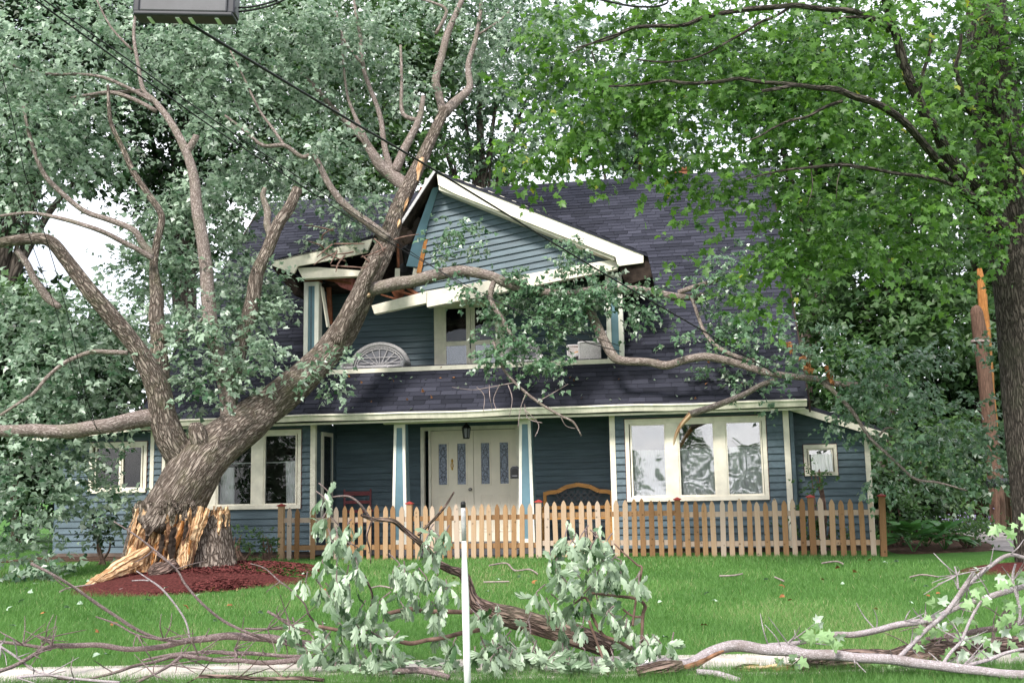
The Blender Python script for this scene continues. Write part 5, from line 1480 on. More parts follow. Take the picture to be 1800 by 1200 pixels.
fol2 = [(795, 420, 35, 30, 18.9), (840, 430, 28, 35, 18.8), (780, 470, 30, 35, 18.9, .8), (830, 505, 40, 22, 18.6), (870, 540, 30, 40, 18.5), (890, 590, 30, 50, 18.4), (880, 630, 40, 25, 18.3), (950, 520, 45, 30, 18.6), (960, 580, 30, 55, 18.4), (985, 620, 30, 40, 18.3), (1000, 560, 30, 40, 18.4), (1020, 500, 35, 35, 18.5), (1060, 500, 40, 35, 18.6), (1005, 425, 14, 35, 18.7), (985, 450, 18, 30, 18.7), (1060, 540, 45, 30, 18.5), (1110, 530, 40, 35, 18.6), (960, 650, 35, 18, 18.2), (920, 510, 30, 25, 18.6),
        (1255, 505, 30, 40, 18.6), (1300, 465, 40, 40, 18.5), (1330, 440, 30, 25, 18.6), (1240, 560, 15, 35, 18.6), (1285, 540, 45, 45, 18.7), (1300, 600, 50, 40, 18.5), (1200, 605, 22, 22, 18.1), (1330, 620, 35, 30, 17.9), (1290, 660, 70, 30, 18.3), (1365, 690, 18, 30, 17.3), (1390, 625, 35, 35, 17.5), (1340, 560, 40, 50, 18.6),
        (1460, 610, 50, 35, 17), (1500, 650, 50, 35, 16.9), (1560, 640, 50, 45, 17), (1560, 690, 60, 40, 16.9), (1630, 660, 60, 50, 16.9), (1770, 640, 30, 50, 17), (1600, 745, 80, 50, 16.8), (1690, 780, 60, 45, 16.9), (1720, 830, 45, 40, 16.9), (1500, 740, 40, 55, 17.2), (1640, 820, 60, 40, 16.8, .8), (1550, 830, 40, 30, 17, .7), (1770, 730, 30, 50, 17), (1735, 745, 40, 40, 17), (1745, 810, 40, 45, 17.2), (1700, 610, 30, 26, 17, .5), (1745, 575, 22, 26, 17.2, .5)]
bs, ds = in_ellipsoids([(c[0], c[1], c[2] * .85, c[3] * .85, c[4], (c[5] if len(c) > 5 else 1) * (1.7 if 860 < c[0] < 1150 else 1)) for c in fol2], 300)
p_, a_, n_, s_, t_ = spray_leaves(bs, ds, 9, .30, .088, droop=.75, tone_b=.45)
print('glossy leaves', len(p_))
leaf_mesh('drooping_foliage', p_, a_, n_, s_, t_, (LITE_V, LITE_F), 'leaf_glossy', fm)
bs = np.array([at(x, y, 17.2) for x, y in ((1410, 622), (1418, 630), (1450, 640), (1455, 650), (1386, 600))]); 
p_, a_, n_, s_, t_ = spray_leaves(bs, np.tile([.2, -.2, -.6], (5, 1)), 12, .2, .10, droop=.8)
leaf_mesh('dead_foliage', p_, a_, n_, s_, t_, (LITE_V, LITE_F), 'dry_leaf', fm)

# ================================================================== STANDING MAPLE, right
SM = on_ground(1850, 1000)
sm = thing('standing_maple', 'large green maple standing at the right with boughs over the roof', 'tree', SM)
px_tube(MB(), [(1862, 1012, 15.9, 150), (1850, 985, 15.9, 118), (1838, 900, 15.9, 104), (1822, 750, 15.9, 98), (1805, 600, 15.9, 96), (1790, 480, 15.8, 92), (1768, 330, 15.7, 82), (1745, 150, 15.6, 76), (1735, 20, 15.5, 70), (1730, -120, 15.4, 60)], 36, lump=.12, res=6).build('trunk', 'bark_dark', sm, smooth=True)
def bough(pts, name='limb', sides=10):
    return px_tube(MB(), wobble([(a, b, c, d * .8) for a, b, c, d in pts]), sides, lump=.12).build(name, 'bark_dark', sm, smooth=True)
bough([(1775, 420, 15.6, 40), (1720, 335, 15.0, 32), (1668, 280, 14.3, 30), (1645, 230, 14, 25), (1612, 170, 13.8, 22), (1585, 100, 13.6, 20), (1568, 40, 13.5, 19), (1550, -30, 13.4, 17)], sides=14)
bough([(1770, 410, 15.5, 30), (1700, 340, 14.6, 22), (1645, 278, 13.8, 18), (1590, 215, 13.2, 17), (1530, 178, 12.8, 16), (1470, 157, 12.6, 14), (1400, 150, 12.4, 10), (1340, 160, 12.3, 7)], sides=12)
bough([(1562, 55, 13.5, 12), (1545, 35, 13.3, 9), (1500, 30, 13, 7), (1460, 35, 12.8, 4)], 'branch', 8)
bough([(1480, 178, 12.8, 8), (1420, 205, 12.6, 7), (1360, 225, 12.5, 5), (1310, 250, 12.4, 3)], 'branch', 8)
bough([(1612, 172, 13.8, 12), (1622, 130, 13.8, 9), (1640, 60, 13.8, 6)], 'branch', 8)
bough([(1572, 48, 13.5, 14), (1500, 20, 13.0, 13), (1400, 10, 12.6, 12), (1330, 15, 12.5, 12), (1290, 20, 12.4, 11), (1235, 32, 12.4, 10), (1200, 45, 12.3, 9), (1110, 50, 12.3, 8), (1075, 68, 12.3, 6), (1010, 85, 12.2, 3)], sides=10)
bough([(1110, 50, 12.3, 5), (1050, 72, 12.2, 4), (1000, 95, 12.1, 2.5)], 'branch', 6)
bough([(1390, 12, 12.6, 7), (1335, 40, 12.5, 7), (1285, 70, 12.4, 6), (1240, 95, 12.3, 5), (1200, 107, 12.3, 5), (1120, 105, 12.2, 4)], 'branch', 6)
bough([(1420, 152, 12.45, 9), (1360, 146, 12.5, 9), (1300, 138, 12.5, 9), (1240, 146, 12.4, 9), (1170, 142, 12.3, 7), (1070, 152, 12.2, 5)], 'branch', 8)
bough([(1735, 355, 14.9, 12), (1680, 328, 14.0, 9), (1620, 310, 13.4, 8), (1535, 297, 13.0, 8), (1480, 290, 12.8, 9), (1430, 294, 12.7, 7), (1375, 300, 12.6, 5), (1310, 315, 12.5, 3)], 'branch', 8)
bough([(1480, 292, 12.8, 3), (1472, 320, 12.8, 2.5), (1470, 350, 12.8, 1.5)], 'twig', 5)
bough([(1425, 295, 12.7, 3), (1428, 330, 12.7, 2.5), (1418, 365, 12.7, 1.5)], 'twig', 5)
bough([(1760, 245, 15.2, 14), (1700, 190, 14.6, 12), (1680, 120, 14.3, 10), (1690, 60, 14.2, 7)], 'branch', 8)
bough([(1800, 300, 15.0, 8), (1780, 270, 14.6, 7), (1775, 235, 14.3, 6)], 'branch', 8)
mf = [(900, 265, 50, 45, 13, .7), (980, 200, 90, 60, 13), (990, 290, 80, 45, 13), (1080, 140, 80, 60, 12.6), (1120, 250, 90, 60, 12.8), (1200, 85, 100, 65, 12.4), (1150, 325, 55, 28, 13, .7), (1230, 200, 100, 70, 12.6), (1250, 320, 75, 50, 12.8), (1340, 80, 100, 65, 12.4), (1360, 200, 90, 70, 12.6), (1330, 330, 75, 50, 12.9),
      (1450, 100, 90, 75, 12.8), (1470, 230, 80, 55, 12.9), (1440, 350, 75, 45, 13), (1420, 425, 80, 42, 13), (1370, 490, 50, 45, 13.2), (1500, 430, 80, 45, 13.2), (1560, 120, 80, 80, 13.4), (1580, 250, 80, 60, 13.4), (1560, 360, 80, 55, 13.4), (1640, 425, 80, 42, 14), (1650, 330, 70, 50, 13.8), (1680, 150, 70, 80, 14.2), (1700, 260, 60, 55, 14.2), (1775, 100, 60, 80, 14.5), (1785, 230, 45, 65, 14.5), (1775, 350, 50, 50, 14.4),
      (1735, 425, 60, 36, 14.4), (1225, 410, 30, 30, 12.8, .45), (1180, 445, 35, 25, 13, .3), (1285, 515, 40, 30, 13, .6), (1330, 555, 30, 25, 13.1, .6), (1345, 590, 22, 18, 13.1, .5), (1060, 375, 30, 22, 13, .28), (950, 335, 45, 20, 13, .5), (1130, 495, 22, 18, 13, .3), (1100, 0, 90, 40, 12.6), (1300, -10, 110, 40, 12.6), (1500, -5, 100, 50, 13), (1700, -5, 110, 50, 14), (1020, 70, 70, 50, 12.8), (1480, 490, 60, 30, 13.6, .7), (1690, 480, 50, 25, 14.4, .6), (1180, 30, 80, 40, 12.6)]
mf = [(c[0], c[1], c[2], c[3] * .92, c[4] + .6, (c[5] if len(c) > 5 else 1.0) * (.85 if c[0] > 1270 else .6 if c[1] > 280 else 1.0)) for c in mf]
bs, ds = in_ellipsoids(mf, 350)
p_, a_, n_, s_, t_ = spray_leaves(bs, ds, 7, .42, .097, droop=.45, face=(0, -.7, .55), jit=.45, tone_b=.5, tone_s=.24)
t_[rng.random(len(t_)) < .006] = 1.0
print('maple leaves', len(p_))
leaf_mesh('crown', p_, a_, n_, s_, t_, (MAPLE_V, MAPLE_F), 'leaf_maple', sm)

# ================================================================== TREES BEHIND
def back_tree(name, label, x, Y, crown, mat_, leaf=.21, dens=135, trunk_w=.5, per=9, group='trees behind the house', lean=0, tb=.45):
    g = at(x, 900, Y); g[2] = .40
    t = thing(name, label, 'tree', g, 0, group)
    cx = sum(c[0] for c in crown) / len(crown); cy = sum(c[1] for c in crown) / len(crown)
    top = at(cx, cy - 40, Y)
    m1 = g + (top - g) * .45 + np.array([random.uniform(-.4, .4), 0, 0])
    MB().tube([g - np.array([0, 0, .1]), g + np.array([0, 0, .5]), m1, top], [trunk_w * .75, trunk_w * .55, trunk_w * .42, trunk_w * .12], 10, lump=.1).build('trunk', 'bark_far', t, smooth=True)
    for c in crown:
        e = at(c[0], c[1], c[4] if len(c) > 4 else Y)
        s0 = g + (top - g) * random.uniform(.35, .7)
        mid = (s0 + e) / 2 + np.array([0, 0, .5])
        MB().tube([s0, mid, e], [trunk_w * .22, trunk_w * .14, trunk_w * .05], 6, lump=.1).build('limb', 'bark_far', t, smooth=True)
    cl = [(c[0], c[1], c[2], c[3], Y) for c in crown]
    bs, ds = in_ellipsoids(cl, dens, shell=.25)
    p_, a_, n_, s_, t_ = spray_leaves(bs, ds, per, .75, leaf, droop=.3, tone_b=tb)
    leaf_mesh('crown', p_, a_, n_, s_, t_, (LITE_V, LITE_F), mat_, t)
    return len(p_)
tot = 0
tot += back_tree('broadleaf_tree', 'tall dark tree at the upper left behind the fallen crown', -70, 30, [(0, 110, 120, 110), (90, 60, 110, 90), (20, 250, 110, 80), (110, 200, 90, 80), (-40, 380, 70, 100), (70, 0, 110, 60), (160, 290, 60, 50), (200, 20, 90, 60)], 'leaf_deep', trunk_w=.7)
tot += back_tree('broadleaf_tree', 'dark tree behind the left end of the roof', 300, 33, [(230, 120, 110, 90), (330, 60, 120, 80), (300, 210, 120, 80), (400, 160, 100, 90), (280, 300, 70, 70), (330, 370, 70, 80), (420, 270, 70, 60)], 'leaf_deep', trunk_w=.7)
tot += back_tree('broadleaf_tree', 'green tree above the crushed dormer, behind the ridge', 600, 34, [(520, 130, 100, 90), (620, 80, 120, 90), (600, 230, 100, 80), (700, 160, 70, 70), (660, 300, 80, 50), (520, 270, 90, 70), (740, 260, 50, 50), (560, 340, 70, 40), (760, 110, 50, 60), (720, 40, 70, 50), (480, 40, 90, 60), (690, 230, 50, 50)], 'leaf_far', trunk_w=.6)
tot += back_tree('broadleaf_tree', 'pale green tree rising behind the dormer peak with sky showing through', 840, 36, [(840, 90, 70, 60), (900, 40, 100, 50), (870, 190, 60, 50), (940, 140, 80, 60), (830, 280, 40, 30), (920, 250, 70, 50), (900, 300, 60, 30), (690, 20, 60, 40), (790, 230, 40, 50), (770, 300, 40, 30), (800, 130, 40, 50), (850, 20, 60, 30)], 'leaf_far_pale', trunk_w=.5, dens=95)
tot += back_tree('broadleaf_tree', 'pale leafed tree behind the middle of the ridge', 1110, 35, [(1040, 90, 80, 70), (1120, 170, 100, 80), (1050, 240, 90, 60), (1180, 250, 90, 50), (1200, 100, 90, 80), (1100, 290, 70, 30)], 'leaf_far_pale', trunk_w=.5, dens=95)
tot += back_tree('broadleaf_tree', 'bright green tree behind the right end of the roof', 1420, 30, [(1330, 130, 110, 90), (1440, 200, 110, 90), (1380, 300, 90, 60), (1480, 100, 120, 90), (1460, 380, 80, 70), (1500, 300, 80, 80), (1420, 440, 60, 70), (1430, 540, 50, 60)], 'leaf_bush', trunk_w=.5)
tot += back_tree('broadleaf_tree', 'dark tree filling the gap right of the house', 1560, 27, [(1500, 500, 90, 80), (1590, 430, 90, 90), (1570, 560, 100, 80), (1470, 600, 60, 70), (1630, 560, 80, 80), (1620, 320, 90, 90)], 'leaf_far', trunk_w=.5, dens=130)
tot += back_tree('broadleaf_tree', 'tall tree beyond the driveway behind the snapped pole', 1720, 30, [(1680, 120, 110, 110), (1760, 250, 100, 100), (1700, 360, 100, 80), (1780, 450, 90, 80), (1700, 520, 90, 80), (1770, 600, 80, 80), (1800, 80, 90, 90), (1690, 640, 70, 80)], 'leaf_far', trunk_w=.6, dens=125)
# shrubs beyond the house ends
def shrub(name, label, x, y, rx, ry, Y, mat_, dens=160, leaf=.14, per=9, cat='shrub', tmpl=(LITE_V, LITE_F), droop=.4, group=None, subs=4):
    g = at(x, y + ry, Y); g[2] = gz(g[0], g[1])
    t = thing(name, label, cat, g, 0, group)
    for k in range(5):
        e = at(x + random.uniform(-.6, .6) * rx, y + random.uniform(-.5, .3) * ry, Y)
        MB().tube([g + np.array([random.uniform(-.1, .1), 0, -.03]), (g + e) / 2 + np.array([random.uniform(-.1, .1), 0, 0]), e], [.03, .02, .008], 5).build('stem', 'twig_brown', t)
    cl = [(x, y, rx, ry, Y)] + [(x + random.uniform(-.6, .6) * rx, y + random.uniform(-.5, .5) * ry, rx * .6, ry * .6, Y - .2) for _ in range(subs)]
    bs, ds = in_ellipsoids(cl, dens, shell=.3)
    keep = bs[:, 2] > np.array([gz(b_[0], b_[1]) for b_ in bs]) + .05
    p_, a_, n_, s_, t_ = spray_leaves(bs[keep], ds[keep], per, leaf * 3, leaf, droop=droop)
    leaf_mesh('foliage', p_, a_, n_, s_, t_, tmpl, mat_, t)
    return len(p_)
tot += shrub('shrub', 'dense dark shrub against the right corner of the lean-to', 1600, 830, 70, 80, 22, 'leaf_far', 130)
tot += shrub('shrub', 'tall green shrub behind the lean-to roof', 1490, 700, 70, 110, 24, 'leaf_bush', 130, .16)
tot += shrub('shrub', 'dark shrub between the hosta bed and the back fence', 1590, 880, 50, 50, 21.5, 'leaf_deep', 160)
tot += shrub('shrub', 'loose bush below the snapped pole', 1690, 790, 90, 90, 26.5, 'leaf_far', 110, .16)
tot += shrub('shrub', 'olive green shrub filling the dark corner next to the fence end', 1575, 905, 30, 36, 19.6, 'leaf_bush', 200, .10)
tot += shrub('shrub', 'dark evergreen mass behind the far left foliage', -20, 700, 110, 200, 24, 'leaf_deep', 70, .2)
tot += shrub('shrub', 'reddish green bush below the bright gap at the far left', 40, 540, 60, 45, 26, 'leaf_far', 120, .2)
tot += shrub('shrub', 'broad dark bush behind the low left limb', 120, 660, 110, 110, 25, 'leaf_deep', 70, .2)
tot += shrub('foundation_shrub', 'small dark shrub in front of the blue wall left of the stump', 178, 935, 26, 36, 18.6, 'leaf_deep', 240, .07, droop=.2)
tot += shrub('foundation_shrub', 'little shrub at the wall right beside the stump', 425, 948, 22, 24, 18.6, 'leaf_far', 260, .06, droop=.2)
tot += shrub('foundation_shrub', 'wispy low shrub left of the first fence post', 470, 950, 18, 20, 18.7, 'leaf_far', 240, .06, droop=.2)
tot += shrub('wall_shrub', 'slender feathery shrub under the small square window', 1440, 838, 26, 30, 18.0, 'leaf_bush', 150, .06, droop=.1)
tot += shrub('garden_plant', 'green perennials behind the last fence bay', 1440, 920, 45, 34, 17.9, 'leaf_bush', 150, .07, droop=.2)
for k, (x, y, rx, ry, Y, lab) in enumerate(((1460, 760, 90, 130, 31, 'dark hedge shrub seen past the lean-to roof'), (1590, 700, 90, 180, 32, 'tall dark hedge tree behind the pale drooping leaves'), (1700, 760, 80, 130, 32, 'dark hedge shrub behind the board fence'), (1810, 740, 90, 160, 31, 'dark hedge shrub behind the standing trunk'), (30, 800, 120, 130, 29, 'dark hedge behind the blue wing at far left'), (-40, 560, 80, 120, 31, 'dark tree at the left edge below the bright gap'), (180, 640, 70, 90, 30, 'dark hedge shrub beyond the left wing roof'))):
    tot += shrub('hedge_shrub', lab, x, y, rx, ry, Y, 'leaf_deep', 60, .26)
print('far leaves', tot)

# unseen trees, added across the street to mirror as dark tips in window glass
for X, Yb, hgt, rad, lab in ((-9.5, -24, 4.6, 2.0, 'round unseen tree added across the street, mirrored low in the large right window'), (-5.2, -25, 5.6, 1.3, 'pointed unseen tree added across the street, mirrored in the middle pane of the large right window'), (-1.5, -24, 4.4, 1.8, 'low unseen tree added across the street, mirrored in the right pane of the large right window'), (-15.5, -26, 6.2, 2.6, 'broad unseen tree added across the street, mirrored in the windows left of the porch'), (-20.5, -25, 6.0, 2.6, 'wide unseen tree added across the street, mirrored in the small left wing window')):
    g = np.array([X, Yb, gz(X, Yb)])
    t = thing('reflected_tree', lab, 'tree', g, 0, 'unseen trees added across the street')
    MB().tube([g, g + [0, 0, hgt * .4], g + [.1, 0, hgt * .85]], [.16, .12, .03], 8, lump=.1).build('trunk', 'bark_far', t, smooth=True)
    n = 420
    zf = rng.random(n); prof = np.sin(np.pi * np.clip(zf * .85 + .12, 0, 1)) ** .8 * (1.25 - .8 * zf)
    ang = rng.random(n) * 6.283; rr = rad * prof * np.sqrt(rng.random(n)) * 1.05
    bs = g + np.stack([rr * np.cos(ang), rr * np.sin(ang), hgt * (.12 + .86 * zf)], 1)
    p_, a_, n_, s_, t_ = spray_leaves(bs, np.stack([np.cos(ang), np.sin(ang), np.full(n, .3)], 1), 8, .5, .2)
    leaf_mesh('crown', p_, a_, n_, s_, t_, (LITE_V, LITE_F), 'leaf_far', t)

# hostas: large leaves, each one a part
def hosta(label, x, y, Y, n, size):
    g = at(x, y, Y); g[2] = gz(g[0], g[1]) + .02
    t = thing('hosta', label, 'plant', g)
    HV_ = np.array([(0, 0, 0), (.12, .15, .02), (.30, .42, -.03), (.24, .72, -.12), (0, 1.05, -.30), (-.24, .72, -.12), (-.30, .42, -.03), (-.12, .15, .02), (0, .4, .04)])
    fs = [(8, i, i + 1) for i in range(0, 7)] + [(8, 7, 0)]
    for k in range(n):
        a = random.uniform(0, 6.283); e = random.uniform(.15, 1.1)
        o = LB().add(HV_ * size * random.uniform(.7, 1.15), fs).build('leaf', 'leaf_hosta', t, smooth=True, tone=random.uniform(.15, .9))
        o.location = (math.cos(a) * .14 * (1.2 - e) * 2, math.sin(a) * .14 * (1.2 - e) * 2, .12 + .22 * e)
        o.rotation_euler = (e * .8 - .1, random.uniform(-.3, .3), a - math.pi / 2)
    st = LB()
    for k in range(8):
        a = random.uniform(0, 6.283); st.beam((0, 0, -.02), (.2 * math.cos(a), .2 * math.sin(a), .25), .012, .012)
    st.build('stems', 'leaf_hosta', t, tone=.6)
hosta('large hosta clump nearest the fence end', 1605, 960, 17.9, 34, .34)
hosta('second hosta clump in the bed, next to the purple flowers', 1660, 955, 18.3, 30, .30)
hosta('hosta clump at the back of the bed under the dark shrub', 1628, 942, 19.0, 24, .30)
tot += shrub('flowering_plant', 'low feathery plant at the driveway edge of the bed', 1700, 950, 34, 14, 18.6, 'leaf_bush', 260, .06, droop=.2)
# purple flowers
pfl = on_ground(1690, 935)
fp = thing('purple_flowers', 'patch of small purple flowers behind the hostas', 'flowers', pfl)
V4 = []
pp = np.array([at(random.gauss(1690, 32), random.gauss(918, 9), 20.2 + random.uniform(-.6, .6)) for _ in range(150)])
leaf_mesh('petals', pp, rng.normal(size=(150, 3)), np.tile([0, -.6, .6], (150, 1)) + rng.normal(0, .4, (150, 3)), np.full(150, .045), rng.random(150), (OVAL_V, OVAL_F), 'petal', fp)['kind'] = 'stuff'
p2 = np.array([at(random.gauss(1690, 34), random.gauss(926, 8), 20.2 + random.uniform(-.6, .6)) for _ in range(500)])
leaf_mesh('foliage', p2, rng.normal(size=(500, 3)) + [0, 0, .6], np.tile([0, -.6, .4], (500, 1)) + rng.normal(0, .4, (500, 3)), np.full(500, .10), rng.random(500), (OVAL_V, OVAL_F), 'leaf_bush', fp)

# snapped pole, boxes, back fence
pb0 = on_ground(1750, 930)
sp_ = thing('snapped_pole', 'snapped brown wooden pole with a bright orange split behind the driveway', 'pole', (pb0[0], 24.5, .42))
px_tube(MB(), [(1756, 935, 24.5, 28), (1752, 870, 24.5, 26), (1745, 800, 24.5, 25), (1735, 700, 24.5, 24), (1724, 600, 24.5, 24), (1717, 550, 24.5, 22), (1712, 538, 24.5, 9)], 12, lump=.08).build('shaft', 'pole_wood', sp_)
px_tube(MB(), [(1752, 860, 24.7, 16), (1745, 760, 24.7, 18), (1738, 680, 24.7, 20), (1733, 600, 24.7, 18), (1727, 520, 24.7, 16), (1722, 472, 24.7, 9)], 7, lump=.2).build('split_wood', 'split_orange', sp_)
px_tube(MB(), [(1723, 598, 24.5, 31), (1723, 602, 24.5, 31)], 12, lump=0).build('metal_band', 'bare_twig', sp_)
bx_ = at(1752, 848, 23.9)
mb_ = thing('equipment_box', 'black metal box on a post at the driveway edge', 'box', bx_)
px_tube(MB(), [(1736, 850, 23.9, 14), (1752, 848, 23.9, 16), (1770, 846, 23.9, 12)], 8, lump=.1).build('housing', 'black_plastic', mb_)
px_tube(MB(), [(1752, 856, 23.9, 10), (1753, 925, 23.9, 10)], 8, lump=.05).build('post', 'pole_wood', mb_)
bfa, bfb = at(1640, 920, 28), at(1790, 918, 27)
bfn = thing('board_fence', 'weathered brown board fence across the end of the driveway', 'fence', (bfa[0], bfa[1], .42))
o = LB().box((-.07, -.012, 0), (.07, .012, 1.0)).build('board', 'old_board'); bme = o.data; bpy.data.objects.remove(o)
nbd = 22
for k in range(nbd):
    P = bfa + (bfb - bfa) * k / (nbd - 1)
    link('board', bme, bfn, (P[0] - bfa[0], P[1] - bfa[1], random.uniform(-.02, .02)))
LB().beam((0, .03, .75), (bfb[0] - bfa[0], bfb[1] - bfa[1] + .03, .75), .04, .08).build('rail', 'old_board', bfn)
LB().beam((0, .03, .2), (bfb[0] - bfa[0], bfb[1] - bfa[1] + .03, .2), .04, .08).build('rail', 'old_board', bfn)

# ================================================================== CABLES
def cable(label, pts, w_, name='power_cable', sag=0.0):
    n = len(pts)
    P = [at(x, y, Y) for x, y, Y in pts]
    if sag and n == 2:
        P = [P[0] + (P[1] - P[0]) * t - np.array([0, 0, sag * 4 * t * (1 - t)]) for t in np.linspace(0, 1, 12)]
    o = MB().tube(P, [w_] * len(P), 6, res=3); o.attr = []
    o = o.build(name, 'black_rubber', None, smooth=True, loc=P[0]); tag(o, label, 'cable')
cable('thick black cable slanting from the splice box down across the gable', [(320, 34, 7.2), (600, 203, 9.3), (767, 301, 11), (1060, 480, 15), (1258, 594, 17.4), (1361, 655, 17.3)], 0.0115)
cable('upper of two thin cables slanting down from the top left', [(70, -5, 8), (367, 205, 11), (563, 337, 14), (690, 420, 18), (760, 468, 18.6), (860, 525, 18.2), (1090, 608, 18)], 0.0065)
cable('lower of two thin cables slanting down from the top left', [(55, -5, 8), (360, 215, 11), (563, 348, 14), (650, 405, 18), (730, 452, 18.7), (840, 512, 18.3), (1000, 590, 18), (1092, 618, 18)], 0.0079)
cable('slack black wire hanging at the far left in front of the crown', [(-5, 105, 9), (12, 165, 9.2), (45, 310, 9.6), (75, 400, 10), (105, 500, 10.5), (130, 600, 11), (150, 690, 11.5), (170, 755, 12)], 0.0043)
cable('second slack wire hanging left of the low limb', [(-5, 240, 9), (25, 330, 9.4), (60, 440, 10), (100, 550, 10.6), (130, 660, 11.4), (165, 745, 12), (215, 800, 12.4)], 0.0036)
cable('upper short cable leaving the splice box at its right end', [(420, 14, 7.2), (445, 12, 7.1), (480, 3, 6.9), (510, -12, 6.8)], 0.0072)
cable('lower short cable leaving the splice box at its right end', [(420, 21, 7.2), (448, 17, 7.1), (482, 8, 6.9), (515, -8, 6.8)], 0.0072)
cable('black cable loop with pale ties hanging at the top edge', [(1030, -6, 8), (1070, 3, 8), (1110, 11, 8), (1150, 12, 8), (1172, 6, 8), (1170, -2, 8), (1140, -6, 8)], 0.0086, 'cable_loop')
sb = at(330, 18, 7.2)
sc_ = thing('splice_box', 'long black cable splice box hanging at the top left', 'splice box', sb)
kx = 7.2 / FPX
for nm, m_, a, b_, zz in (('body', 'case_gray', -84, 78, (-11, 30)), ('end_cap', 'black_plastic', -96, -83, (-13, 32)), ('end_cap', 'black_plastic', 78, 92, (-13, 32)), ('lower_flange', 'black_plastic', -94, 90, (-20, -11.5))):
    bb = LB().box((a * kx, -.07 - (0.012 if 'flange' in nm else 0), zz[0] * kx), (b_ * kx, .07, zz[1] * kx)).build(nm, m_, sc_, bevel=.012)
for x in (-70, -18, 6, 55):
    LB().box((x * kx, -.05, -22 * kx), ((x + 7) * kx, .05, -20.2 * kx)).build('clip', 'white_pole', sc_)
for ch_ in sc_.children:
    ch_.rotation_euler = (0, R_(2.2), 0)
LB().beam((-.2, 0, .12), (-.2, 0, .5), .012, .03).build('hanger', 'steel', sc_); LB().beam((.2, 0, .12), (.2, 0, .5), .012, .03).build('hanger', 'steel', sc_)

# ================================================================== MARKER POST
wp = on_ground(820, 1198)
wp = np.array([at(822, 1205, 8.6)[0], 8.6, gz(0, 8.6)])
ms_ = thing('marker_post', 'white marker post with black tip standing at the sidewalk', 'marker post', wp)
prof = [(.026, -.05), (.028, .3), (.030, .7), (.029, .80), (.020, 1.10), (.0185, 1.20)]
c = LB(); c.lathe(prof, 16); c.build('shaft', 'white_pole', ms_, smooth=True)
c = LB(); c.lathe([(.0195, 1.20), (.019, 1.42), (.0185, 1.465)], 16); c.build('reflective_sleeve', 'wicker', ms_, smooth=True)
c = LB(); c.lathe([(.021, 1.465), (.021, 1.50), (.012, 1.515)], 16); c.build('tip', 'black_rubber', ms_, smooth=True)
for ch_ in ms_.children:
    ch_.rotation_euler = (0, -.012, 0)

# ================================================================== FOREGROUND DEBRIS
def fg_branch(label, chains, name='fallen_branch', mat_='bark_mauve', group=None, twigs=0, cat='branch', sides=8):
    x, y, Y, _ = chains[0][0]
    b0 = at(x, y, Y); b0[2] = gz(b0[0], b0[1])
    t = thing(name, label, cat, b0, 0, group)
    for i, ch_ in enumerate(chains):
        px_tube(MB(), wobble([(a, b, c, d * (.7 if mat_ == 'bark_mauve' else .86 if mat_ == 'bark_pale' else 1)) for a, b, c, d in ch_], .5), sides if i == 0 else 7, lump=.2).build('stem' if i == 0 else 'side_branch', mat_, t, smooth=True)
        if twigs:
            for k in range(twigs * 3):
                s = random.choice(ch_[:-1]); a = random.uniform(-2.6, -.2) if random.random() < .6 else random.uniform(0, 3.1); l_ = random.uniform(15, 75)
                q = [(s[0], s[1], s[2], 2.6), (s[0] + l_ * .5 * math.cos(a) + random.uniform(-5, 5), s[1] + l_ * .4 * math.sin(a), s[2] + random.uniform(-.1, .1), 2.0), (s[0] + l_ * math.cos(a), s[1] + l_ * .8 * math.sin(a), s[2] + random.uniform(-.15, .15), 1.0)]
                ok = all(at(*p[:3])[2] > gz(0, p[2]) + .01 for p in q)
                if ok:
                    px_tube(MB(), q, 5, lump=.1).build('twig', mat_, t)
    return t
fg_branch('long mauve branch running from the left edge over the sidewalk to the wilted leaves', [[(-10, 1182, 9.0, 9), (60, 1150, 9.2, 10), (90, 1136, 9.5, 12), (130, 1134, 9.8, 13), (220, 1140, 9.9, 13), (290, 1135, 10, 14), (360, 1122, 10, 17), (440, 1120, 10, 18), (500, 1126, 10, 18), (560, 1135, 10, 16)], [(90, 1140, 9.5, 9), (40, 1132, 9.5, 8), (-10, 1126, 9.5, 8)], [(98, 1136, 9.6, 7), (80, 1122, 9.6, 6), (66, 1117, 9.6, 5)]], twigs=3)
fg_branch('thin branch rising to the left in front of the mulch mound', [[(330, 1128, 9.9, 8), (285, 1123, 9.9, 8), (230, 1100, 9.8, 8), (170, 1060, 9.7, 8), (130, 1032, 9.6, 7), (90, 1008, 9.5, 7), (55, 990, 9.5, 8)], [(288, 1124, 9.9, 6), (240, 1115, 9.8, 5), (205, 1096, 9.8, 5), (168, 1083, 9.8, 3)]], twigs=2)
fg_branch('long thin branch rising over the mulch towards the stump', [[(520, 1135, 10, 7), (440, 1113, 9.9, 7), (395, 1092, 9.9, 7), (355, 1060, 9.8, 6), (325, 1025, 9.8, 6), (310, 1000, 9.8, 5), (270, 965, 9.8, 5), (200, 916, 9.8, 3)]], twigs=2)
fg_branch('pale forked twig curving up in the middle of the left lawn', [[(334, 1126, 9.9, 4), (328, 1095, 9.9, 4), (310, 1065, 9.9, 4), (285, 1035, 9.9, 4), (262, 1018, 9.9, 3), (240, 1003, 9.9, 2)], [(262, 1020, 9.9, 3), (250, 1019, 9.9, 2.5), (232, 1020, 9.9, 2)]], mat_='bark_pale')
